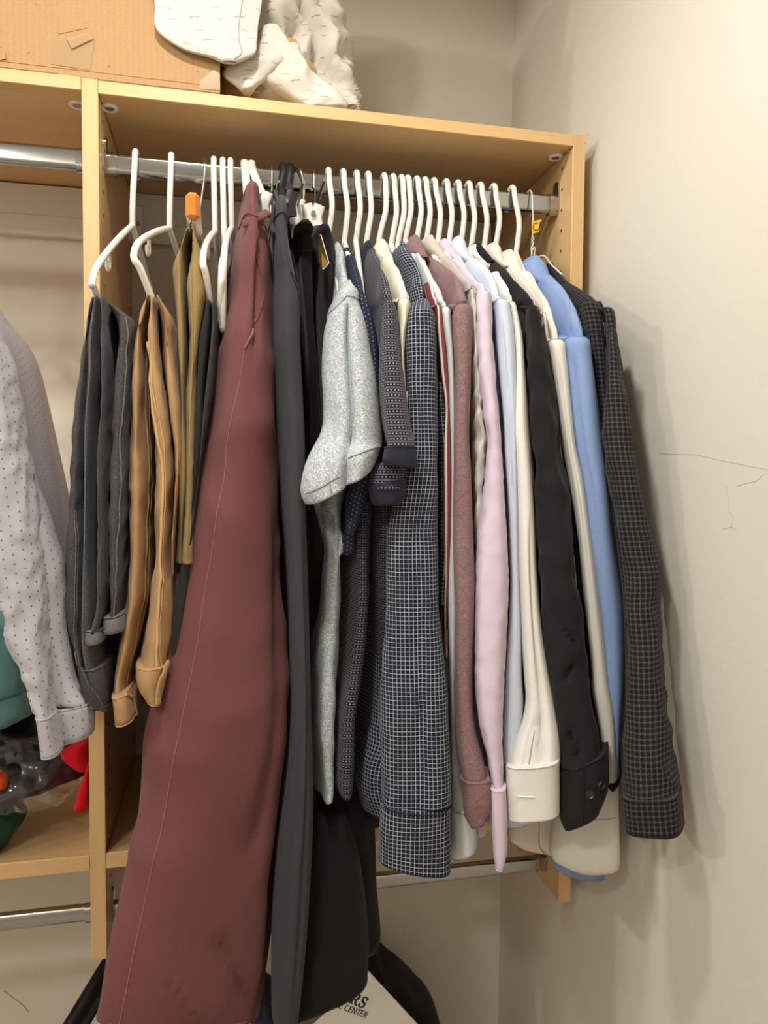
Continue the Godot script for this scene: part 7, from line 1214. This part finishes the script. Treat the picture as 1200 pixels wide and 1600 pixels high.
func lattice_shirt() -> void:
	var g := thing("dress_shirt", "black dress shirt with a fine grey ring lattice print, hanging against the right wall", "shirt", Vector3(0.5063, 1.9187, -1.1238), "shirts packed on the upper rod")
	var body := cloth(g, "body", M.lattice, [0.5063, 0.3387, -1.13, 0.006, 0, 0.03, 0.0004, 0.507, 0.3224, -1.1299, 0.0086, 0, 0.0465, 0.0006, 0.5046, 0.3008, -1.1298, 0.0094, 0, 0.0765, 0.0006, 0.501, 0.2781, -1.1298, 0.0106, 0, 0.1213, 0.0006, 0.4978, 0.2591, -1.1298, 0.0103, 0, 0.1615, 0.0006, 0.4951, 0.2425, -1.1298, 0.01, 0, 0.1947, 0.0006, 0.499, 0.2256, -1.1298, 0.0084, 0, 0.2178, 0.0005, 0.4914, 0.1309, -1.1238, 0.0126, 0, 0.1734, 0, 0.4831, 0.0363, -1.1238, 0.0131, 0, 0.1749, 0, 0.4813, -0.0584, -1.1238, 0.0137, 0, 0.1763, 0, 0.4813, -0.153, -1.1238, 0.0143, 0, 0.1777, 0, 0.4771, -0.2476, -1.1238, 0.0149, 0, 0.1791, 0, 0.4677, -0.3423, -1.1238, 0.0154, 0, 0.1806, 0, 0.4657, -0.4369, -1.1238, 0.016, 0, 0.182, 0], {"fold": 0.004, "fu": 14, "fv": 2.5, "ring": 36, "step": 0.018, "k": 2.8, "seed": 193})
	var sleeve := cloth(g, "sleeve", M.lattice, [0.5008, 0.2412, -0.9699, 0.003, 0.0016, 0.0022, -0.0002, 0.5008, 0.2327, -0.9461, 0.0049, 0.0027, 0.0153, -0.0003, 0.5008, 0.2252, -0.9257, 0.0058, 0.0032, 0.0265, -0.0004, 0.5008, 0.2202, -0.9121, 0.0059, 0.0033, 0.034, -0.0004, 0.5037, 0.2067, -0.9099, 0.0052, 0.0029, 0.034, -0.0003, 0.5043, 0.1725, -0.9028, 0.0064, 0.0036, 0.0341, -0.0003, 0.5028, 0.1385, -0.8948, 0.0092, 0.0053, 0.0343, -0.0004, 0.5011, 0.1049, -0.8868, 0.0118, 0.0069, 0.0344, -0.0004, 0.5008, 0.0719, -0.879, 0.0139, 0.0084, 0.0345, -0.0003, 0.5009, 0.0392, -0.872, 0.0148, 0.009, 0.0346, -0.0001, 0.5048, -0.009, -0.8611, 0.016, 0.0102, 0.0347, 0.0002, 0.5071, -0.0407, -0.8541, 0.0164, 0.0108, 0.0348, 0.0005, 0.5099, -0.0798, -0.8446, 0.018, 0.0122, 0.035, 0.0009, 0.5132, -0.116, -0.8359, 0.019, 0.0134, 0.0351, 0.0014, 0.513, -0.1337, -0.8324, 0.0185, 0.0132, 0.0351, 0.0015, 0.5109, -0.1566, -0.8288, 0.0168, 0.012, 0.0352, 0.0016, 0.5108, -0.1941, -0.82, 0.0174, 0.0128, 0.0353, 0.0021, 0.5081, -0.2382, -0.8097, 0.0179, 0.0135, 0.0355, 0.0028, 0.5052, -0.2669, -0.8026, 0.0185, 0.0142, 0.0356, 0.0033, 0.4987, -0.3295, -0.7852, 0.0215, 0.0172, 0.0358, 0.005, 0.4957, -0.3699, -0.7734, 0.0234, 0.0194, 0.036, 0.0064], {"fold": 0.005, "fu": 15, "fv": 5, "ring": 36, "step": 0.008, "open": true, "crumple": 0.006, "fc": 20, "seed": 194})
	seam(sleeve, [[-0.97, 2.95], [-0.4, 2.75], [0.3, 2.6], [0.97, 2.7]], M.dark_thread, 0.00045)
	var cuff := cloth(g, "cuff", M.lattice, [0.4914, -0.3665, -0.7686, 0.0242, 0.0201, 0.0342, 0.0066, 0.493, -0.3866, -0.7673, 0.0243, 0.0203, 0.0333, 0.0071, 0.4963, -0.4093, -0.7675, 0.0237, 0.02, 0.034, 0.0051], {"fold": 0.0015, "ring": 40, "step": 0.008, "open": true, "calm": false, "k": 3, "grow": 0.0012, "dome": 0.0012, "seed": 195})
	ring_seam(cuff, 0.08, M.dark_thread, 0.0006)
	ring_seam(cuff, 1.85, M.dark_thread, 0.0005)
	var front := cloth(g, "body_front", M.lattice, [0.4913, 0.2341, -0.9444, 0.0119, 0.0058, 0.03, -0.0006, 0.4962, 0.2133, -0.9418, 0.0119, 0.0059, 0.0303, -0.0006, 0.5027, 0.1617, -0.9372, 0.0081, 0.0041, 0.031, -0.0003, 0.5069, 0.11, -0.932, 0.0058, 0.003, 0.0318, -0.0001, 0.5121, 0.0414, -0.9243, 0.0043, 0.0023, 0.0328, 0, 0.5211, -0.0435, -0.9141, 0.0035, 0.002, 0.034, 0.0001, 0.5289, -0.1276, -0.9034, 0.0035, 0.002, 0.0353, 0.0002, 0.5316, -0.2102, -0.8917, 0.0051, 0.0031, 0.0365, 0.0005, 0.529, -0.2914, -0.881, 0.0053, 0.0034, 0.0377, 0.0007, 0.5247, -0.3709, -0.8696, 0.0066, 0.0042, 0.039, 0.0011, 0.5224, -0.4357, -0.8602, 0.0074, 0.0049, 0.04, 0.0016], {"fold": 0.004, "ring": 40, "open": true, "seed": 196})

func garments() -> void:
	dotted_shirt()
	black_jeans()
	brown_jeans()
	khaki_trousers()
	charcoal_folded()
	burgundy_trousers()
	charcoal_trousers()
	black_trousers()
	tagged_trousers()
	heather_tee()
	dotted_polo()
	ribbed_polo()
	cream_shirt()
	gingham_shirt()
	pale_knit()
	red_striped()
	mauve_polo()
	satin_shirt()
	lavender_shirt()
	pale_blue_shirt()
	ivory_shirt()
	black_shirt()
	blush_shirt()
	white_shirt()
	blue_shirt()
	lattice_shirt()

func shelf_things() -> void:
	cardboard_box()
	printed_sheet()
	left_shelf()
	below()

func cardboard_box() -> void:
	var b := thing("cardboard_box", "brown cardboard carton with peeling tape on the upper shelf", "box", Vector3(-0.3040, 2.1088, -1.2340))
	put("carton", box(Vector3(-0.6240, 2.1088, -1.4040), Vector3(-0.0040, 2.4088, -1.0740)), M.cardboard, b)
	put("bottom_flap", box(Vector3(-0.6190, 2.1086, -1.0940), Vector3(-0.2140, 2.1118, -1.0705)), M.cardboard, b)
	put("tape", slab([up(Vector3(-0.2199, 0.5703, -1.0734)), up(Vector3(-0.2024, 0.5775, -1.0734)), up(Vector3(-0.1768, 0.5874, -1.0734)), up(Vector3(-0.1672, 0.5804, -1.0734)), up(Vector3(-0.1732, 0.5398, -1.0734)), up(Vector3(-0.2218, 0.5421, -1.0734))], 0.0006), M.tape, b)
	put("tape_flap", slab([up(Vector3(-0.2019, 0.5762, -1.071)), up(Vector3(-0.174, 0.5873, -1.071)), up(Vector3(-0.1684, 0.5805, -1.071)), up(Vector3(-0.1957, 0.5638, -1.071))], 0.0008), M.tape, b)
	put("tape", slab([up(Vector3(-0.215, 0.5849, -1.0734)), up(Vector3(-0.1783, 0.5963, -1.0734)), up(Vector3(-0.1767, 0.5941, -1.0734)), up(Vector3(-0.2118, 0.582, -1.0734))], 0.0005), M.tape, b)
	put("tape", slab([up(Vector3(-0.0314, 0.5414, -1.0734)), up(Vector3(-0.0047, 0.5687, -1.0734)), up(Vector3(-0.004, 0.5334, -1.0734)), up(Vector3(-0.0315, 0.532, -1.0734))], 0.0005), M.tape, b)
	put("seam_fold", tube([Vector3(-0.614, 2.1188, -1.074), Vector3(-0.014, 2.1188, -1.074)], 0.0008), M.cardboard, b)
	put("torn_patch", slab([up(Vector3(-0.2838, 0.5473, -1.073)), up(Vector3(-0.2776, 0.5497, -1.073)), up(Vector3(-0.2762, 0.5418, -1.073)), up(Vector3(-0.2839, 0.5384, -1.073))], 0.002), M.cardboard, b)

func printed_sheet() -> void:
	var g := thing("bedsheet", "crumpled white cotton sheet with fine grey print, hanging over the carton front", "sheet", Vector3(0.12, 2.1076, -1.2))
	var flap := cloth(g, "hanging_flap", M.print_cloth, [-0.0178, 0.7434, -1.064, 0.0839, 0, 0.008, 0.0134, -0.0173, 0.6935, -1.0636, 0.079, 0, 0.0074, 0.0118, -0.0181, 0.6431, -1.0632, 0.072, 0, 0.0069, 0.0101, -0.0206, 0.6134, -1.0629, 0.0693, 0, 0.0066, 0.0093, -0.016, 0.5971, -1.0625, 0.063, 0, 0.006, 0.0082, -0.0037, 0.5874, -1.0625, 0.0497, 0, 0.006, 0.0119, 0.0126, 0.5744, -1.0622, 0.0283, 0.0003, 0.006, 0.0051, 0.0082, 0.5659, -1.0617, 0.0111, 0.0001, 0.005, 0.0009], {"fold": 0.004, "fu": 10, "fv": 5, "ring": 56, "step": 0.006, "open": true, "lip": 0.004, "calm": false, "dome": 0.0012, "seed": 197})
	seam(flap, [[0.62, 1.0], [0.6, 4.0], [0.35, 6.6]], M.thread, 0.0008)
	seam(flap, [[-0.98, 3.4], [-0.95, 5.0], [-0.8, 6.85], [0.9, 6.9]], M.thread, 0.0006)
	var bunch := cloth(g, "bunched_cloth", M.print_cloth, [0.1015, 0.8319, -1.1937, 0.0863, -0.0176, 0.09, 0.0268, 0.1022, 0.7578, -1.1901, 0.0815, -0.0157, 0.0874, 0.0226, 0.0969, 0.6985, -1.1836, 0.0688, -0.0102, 0.0854, 0.0158, 0.0936, 0.6741, -1.1875, 0.079, -0.0154, 0.0844, 0.0196, 0.0906, 0.6521, -1.1955, 0.0944, -0.025, 0.0835, 0.0263, 0.0884, 0.6191, -1.1951, 0.1057, -0.025, 0.0823, 0.0264, 0.0927, 0.6057, -1.1947, 0.1055, -0.025, 0.0818, 0.0258, 0.0987, 0.5934, -1.1942, 0.1012, -0.025, 0.0814, 0.0247, 0.1068, 0.583, -1.1858, 0.0954, -0.025, 0.07, 0.0236, 0.1325, 0.5679, -1.1724, 0.0702, -0.019, 0.06, 0.0172, 0.1699, 0.5506, -1.1507, 0.0342, -0.0033, 0.05, 0.0054], {"fold": 0.016, "fu": 13, "fv": 9, "crumple": 0.03, "fc": 17, "ring": 96, "step": 0.006, "calm": false, "k": 2.3, "grooves": [[-0.35, 0.45, 2.5, 9.5, 0.08, 0.02], [0.1, 0.7, 1.5, 9, 0.07, 0.018], [0.45, 0.85, 1, 8, 0.05, 0.014], [-0.1, 0.1, 3, 8, 0.05, 0.012]], "seed": 198})
	var roll := cloth(g, "cloth_roll", M.print_cloth, [0.0884, 0.6136, -1.1033, 0.0194, 0.0012, 0.022, 0.0018, 0.0834, 0.5996, -1.1025, 0.0261, 0.0015, 0.0214, 0.0024, 0.0847, 0.5862, -1.1015, 0.0338, 0.002, 0.0208, 0.0031, 0.0916, 0.5733, -1.1003, 0.0433, 0.0028, 0.0201, 0.0037, 0.1076, 0.5616, -1.0993, 0.043, 0.0033, 0.0195, 0.0034, 0.1297, 0.5479, -1.0984, 0.0396, 0.0036, 0.0188, 0.0027, 0.1456, 0.5391, -1.0984, 0.0316, 0.0032, 0.0183, 0.002, 0.148, 0.5333, -1.0987, 0.0266, 0.0027, 0.018, 0.0016], {"fold": 0.006, "crumple": 0.01, "fc": 22, "ring": 48, "step": 0.006, "calm": false, "seed": 199})
	var corner := cloth(g, "cloth_corner", M.print_cloth, [0.0663, 0.6364, -1.1002, 0.0156, 0.0007, 0.02, 0.0016, 0.0672, 0.6184, -1.0981, 0.0254, 0.0012, 0.0184, 0.0026, 0.0608, 0.5952, -1.0959, 0.0343, 0.0015, 0.0164, 0.0035, 0.0425, 0.5798, -1.095, 0.039, 0.0012, 0.0152, 0.0041, 0.0311, 0.5628, -1.0941, 0.0278, 0.0006, 0.0137, 0.003, 0.0323, 0.5524, -1.0934, 0.015, 0.0004, 0.0127, 0.0016, 0.0327, 0.5446, -1.0929, 0.0049, 0.0001, 0.012, 0.0005], {"fold": 0.005, "crumple": 0.008, "fc": 24, "ring": 44, "step": 0.006, "calm": false, "seed": 200})
	var tb := thing("cloth_bag", "tan cloth bundle wedged under the white sheet on the upper shelf", "bag", Vector3(0.08, 2.1076, -1.2))
	var bundle := cloth(tb, "bundle", M.khaki_light, [0.055, 0.6426, -1.175, 0.058, 0, 0.06, 0.0075, 0.0684, 0.6076, -1.172, 0.0733, 0, 0.056, 0.009, 0.0746, 0.5854, -1.1701, 0.0769, 0, 0.0535, 0.0091, 0.0783, 0.5674, -1.1686, 0.0751, 0, 0.0515, 0.0086, 0.1144, 0.5557, -1.1675, 0.0391, 0, 0.05, 0.0025], {"fold": 0.006, "crumple": 0.006, "ring": 48, "calm": false, "seed": 201})

func left_shelf() -> void:
	var t1 := thing("folded_clothes", "teal folded sweater piled on the lower left shelf behind the dotted shirt", "clothes", Vector3(-0.3104, 1.2095, -1.15))
	var piece1 := cloth(t1, "upper_fold", M.teal, [-0.3837, -0.212, -1.1675, 0.084, 0, 0.09, -0.0031, -0.3805, -0.2246, -1.1657, 0.0862, 0, 0.0914, -0.0034, -0.3749, -0.2498, -1.1621, 0.0899, 0, 0.0943, -0.0041, -0.3697, -0.2706, -1.1592, 0.0937, 0, 0.0967, -0.0047, -0.3662, -0.2872, -1.1568, 0.0958, 0, 0.0986, -0.0051, -0.3663, -0.2994, -1.155, 0.0948, 0, 0.1, -0.0054], {"fold": 0.006, "crumple": 0.006, "ring": 56, "calm": false, "seed": 202})
	var piece2 := cloth(t1, "lower_fold", M.teal, [-0.3734, -0.2848, -1.16, 0.0895, 0, 0.1, -0.0047, -0.3678, -0.2934, -1.1586, 0.0947, 0, 0.1, -0.0052, -0.3636, -0.3086, -1.1561, 0.0982, 0, 0.1, -0.0057, -0.3618, -0.3236, -1.1536, 0.0993, 0, 0.1, -0.0061, -0.3651, -0.335, -1.1517, 0.0955, 0, 0.1, -0.0061, -0.3743, -0.3442, -1.15, 0.0857, 0, 0.1, -0.0057], {"fold": 0.005, "crumple": 0.004, "ring": 56, "calm": false, "seed": 203})
	var t2 := thing("garment_bag", "black garments in clear plastic wrap, heaped on the lower left shelf", "bag", Vector3(-0.2686, 1.1015, -1.15))
	var piece3 := cloth(t2, "black_garment", M.black_gloss, [-0.3714, -0.3497, -1.2175, 0.1044, 0, 0.09, -0.0065, -0.356, -0.3634, -1.2119, 0.1253, 0, 0.0913, -0.0082, -0.3456, -0.3853, -1.2025, 0.1395, 0, 0.0935, -0.0098, -0.3393, -0.4049, -1.1938, 0.1418, 0, 0.0956, -0.0107, -0.3392, -0.4238, -1.1851, 0.138, 0, 0.0976, -0.011, -0.3425, -0.4361, -1.1792, 0.1321, 0, 0.099, -0.011, -0.3522, -0.444, -1.175, 0.1205, 0, 0.1, -0.0103], {"fold": 0.01, "crumple": 0.012, "fc": 22, "ring": 80, "step": 0.006, "calm": false, "seed": 204})
	var piece4 := cloth(t2, "plastic_wrap", M.film, [-0.2847, -0.3764, -1.2175, 0.0555, 0, 0.11, -0.0038, -0.3439, -0.3919, -1.2083, 0.1382, 0, 0.1111, -0.01, -0.3369, -0.4115, -1.1991, 0.1414, 0, 0.1122, -0.0109, -0.3355, -0.4303, -1.1899, 0.1389, 0, 0.1133, -0.0114, -0.3368, -0.4449, -1.1825, 0.1346, 0, 0.1142, -0.0115, -0.3379, -0.4571, -1.1763, 0.1233, 0, 0.115, -0.011], {"fold": 0.008, "crumple": 0.02, "fc": 30, "ring": 96, "step": 0.006, "calm": false, "seed": 205})
	var t3 := thing("red_cloth", "bright red folded cloth beside the divider on the lower left shelf", "cloth", Vector3(-0.2112, 1.0848, -1.15))
	var piece5 := cloth(t3, "front_fold", M.red, [-0.189, -0.4133, -1.145, 0.003, 0, 0.06, -0.0002, -0.192, -0.4296, -1.1443, 0.0065, 0, 0.0629, -0.0005, -0.1945, -0.4466, -1.1435, 0.0096, 0, 0.0659, -0.0008, -0.1963, -0.4691, -1.1348, 0.0126, 0.0002, 0.06, -0.0006], {"fold": 0.003, "crumple": 0.003, "ring": 40, "calm": false, "k": 3, "seed": 206})
	var piece6 := cloth(t3, "upper_fold", M.red, [-0.203, -0.3933, -1.185, 0.008, 0, 0.06, -0.0006, -0.2149, -0.4011, -1.1825, 0.022, 0, 0.06, -0.0016, -0.218, -0.4095, -1.18, 0.0254, 0, 0.06, -0.0019, -0.2106, -0.4203, -1.177, 0.0184, 0, 0.06, -0.0014, -0.2007, -0.4279, -1.175, 0.0088, 0, 0.06, -0.0007], {"fold": 0.004, "crumple": 0.004, "ring": 40, "calm": false, "seed": 207})
	var t4 := thing("green_garment", "dark green garment with black trim at the left edge of the lower shelf", "clothes", Vector3(-0.3023, 1.0543, -1.08))
	var piece7 := cloth(t4, "green_cloth", M.green, [-0.3846, -0.4507, -1.1225, 0.082, 0, 0.05, -0.0073, -0.3789, -0.4623, -1.1216, 0.0876, 0, 0.05, -0.008, -0.3743, -0.4755, -1.1207, 0.0921, 0, 0.05, -0.0087, -0.3754, -0.4857, -1.1199, 0.0908, 0, 0.05, -0.0088, -0.3818, -0.5047, -1.1184, 0.0843, 0, 0.05, -0.0085, -0.3841, -0.5155, -1.1175, 0.0818, 0, 0.05, -0.0085], {"fold": 0.004, "crumple": 0.004, "ring": 48, "calm": false, "seed": 208})
	var piece8 := cloth(t4, "black_trim", M.black_gloss, [-0.3932, -0.4466, -1.1475, 0.0838, 0, 0.05, -0.0072, -0.3861, -0.4546, -1.1458, 0.0904, 0, 0.05, -0.0079, -0.382, -0.4689, -1.1425, 0.0935, 0, 0.05, -0.0085, -0.3828, -0.4818, -1.1394, 0.0916, 0, 0.05, -0.0086, -0.3889, -0.4893, -1.1375, 0.0849, 0, 0.05, -0.0081], {"fold": 0.004, "crumple": 0.006, "ring": 48, "calm": false, "seed": 209})
	var t5 := thing("orange_packet", "small orange packet at the left edge, on the plastic-wrapped garments", "packet", Vector3(-0.2993, 1.1436, -1.08))
	var piece9 := cloth(t5, "packet", M.orange, [-0.3082, -0.4107, -1.0913, 0.0084, 0, 0.015, -0.0007, -0.3058, -0.4144, -1.0913, 0.0108, 0, 0.015, -0.0009, -0.3044, -0.4252, -1.0913, 0.0124, 0, 0.015, -0.001, -0.3057, -0.4305, -1.0913, 0.0112, 0, 0.015, -0.0009], {"fold": 0.001, "ring": 32, "calm": false, "seed": 210})

func below() -> void:
	var ib := thing("luggage_bar", "black padded bar leaning behind the burgundy trousers near the floor", "bar", Vector3(-0.3, 0.58, -1.03))
	put("bar", tube(path([up(Vector3(-0.1524, -0.7571, -1.25)), up(Vector3(-0.1859, -0.7923, -1.2)), up(Vector3(-0.2195, -0.8275, -1.15)), up(Vector3(-0.3, -0.9121, -1.03))], 4), 0.019, 0.012, Vector3.BACK, 14), M.black_gloss, ib)
	put("leg", tube(path([up(Vector3(-0.3, -0.9121, -1.03)), up(Vector3(-0.3, -1.1621, -1.03)), Vector3(-0.25, 0.01, -1.03)], 4), 0.016, 0.012, Vector3.BACK, 12), M.black_gloss, ib)
	var pb := thing("shopping_bag", "white printed shopping bag tilted behind the black trouser hems", "bag", Vector3(0.2205, 0.01, -1.16))
	put("front_panel", slab([up(Vector3(0.23, -0.8159, -1.16)), up(Vector3(0.4093, -1.0531, -1.1996)), up(Vector3(0.0767, -1.3085, -1.1757)), up(Vector3(-0.1026, -1.0712, -1.1361))], 0.0012), M.paper, pb)
	put("side_panel", slab([up(Vector3(0.23, -0.8159, -1.16)), up(Vector3(0.4093, -1.0531, -1.1996)), up(Vector3(0.403, -1.0696, -1.2491)), up(Vector3(0.2237, -0.8323, -1.2095))], 0.0012), M.paper, pb)
	put("top_rim", tube([up(Vector3(0.23, -0.8159, -1.16)), up(Vector3(0.4093, -1.0531, -1.1996))], 0.0022), M.paper, pb)
	lettering("RS", 0.026, 0.0006, M.ink, Transform3D(Basis(Vector3(0.8071, -0.5728, -0.1431), Vector3(0.5769, 0.8167, -0.0149), Vector3(0.1254, -0.0705, 0.9896)), up(Vector3(0.2146, -0.8627, -1.1602))), pb, true, true)
	lettering("E CENTER", 0.0135, 0.0006, M.ink, Transform3D(Basis(Vector3(0.8345, -0.532, -0.1436), Vector3(0.5366, 0.8438, -0.0078), Vector3(0.1254, -0.0705, 0.9896)), up(Vector3(0.2058, -0.8778, -1.1601))), pb, false, false)
	var bk := thing("black_bag", "rounded black fabric bag on the floor beside the white shopping bag", "bag", Vector3(0.3263, 0.4731, -1.25))
	var piece10 := cloth(bk, "bag", M.black, [0.2715, -0.8979, -1.3, 0.0081, 0, 0.08, -0.0012, 0.2861, -0.909, -1.2997, 0.0286, 0, 0.0802, -0.0041, 0.2938, -0.926, -1.2991, 0.0421, 0, 0.0807, -0.0062, 0.3021, -0.9442, -1.2986, 0.0528, 0, 0.0812, -0.0079, 0.3099, -0.9624, -1.298, 0.0641, 0, 0.0816, -0.0098, 0.3153, -0.9859, -1.2972, 0.0731, 0, 0.0822, -0.0114, 0.3195, -1.0888, -1.2937, 0.0914, 0, 0.085, -0.0159, 0.3219, -1.3161, -1.2859, 0.1062, 0, 0.0913, -0.0227, 0.3207, -1.6324, -1.275, 0.1119, 0, 0.1, -0.0303], {"fold": 0.006, "crumple": 0.004, "ring": 56, "step": 0.02, "calm": false, "seed": 211})
	var bk2 := thing("dark_bag", "dark navy bag low between the trouser legs at the bottom edge", "bag", Vector3(0.0703, 0.5597, -1.2))
	var piece11 := cloth(bk2, "bag", M.navy, [0.0694, -0.9022, -1.265, 0.0064, 0, 0.06, -0.001, 0.0737, -0.9114, -1.2647, 0.0193, 0, 0.0603, -0.0029, 0.0758, -0.9267, -1.2641, 0.03, 0, 0.0607, -0.0046, 0.0821, -1.0327, -1.2602, 0.0429, 0, 0.0639, -0.0075, 0.0842, -1.2467, -1.2521, 0.0509, 0, 0.0703, -0.0109, 0.0832, -1.5651, -1.24, 0.0561, 0, 0.08, -0.0154], {"fold": 0.005, "crumple": 0.004, "ring": 48, "step": 0.02, "calm": false, "seed": 212})
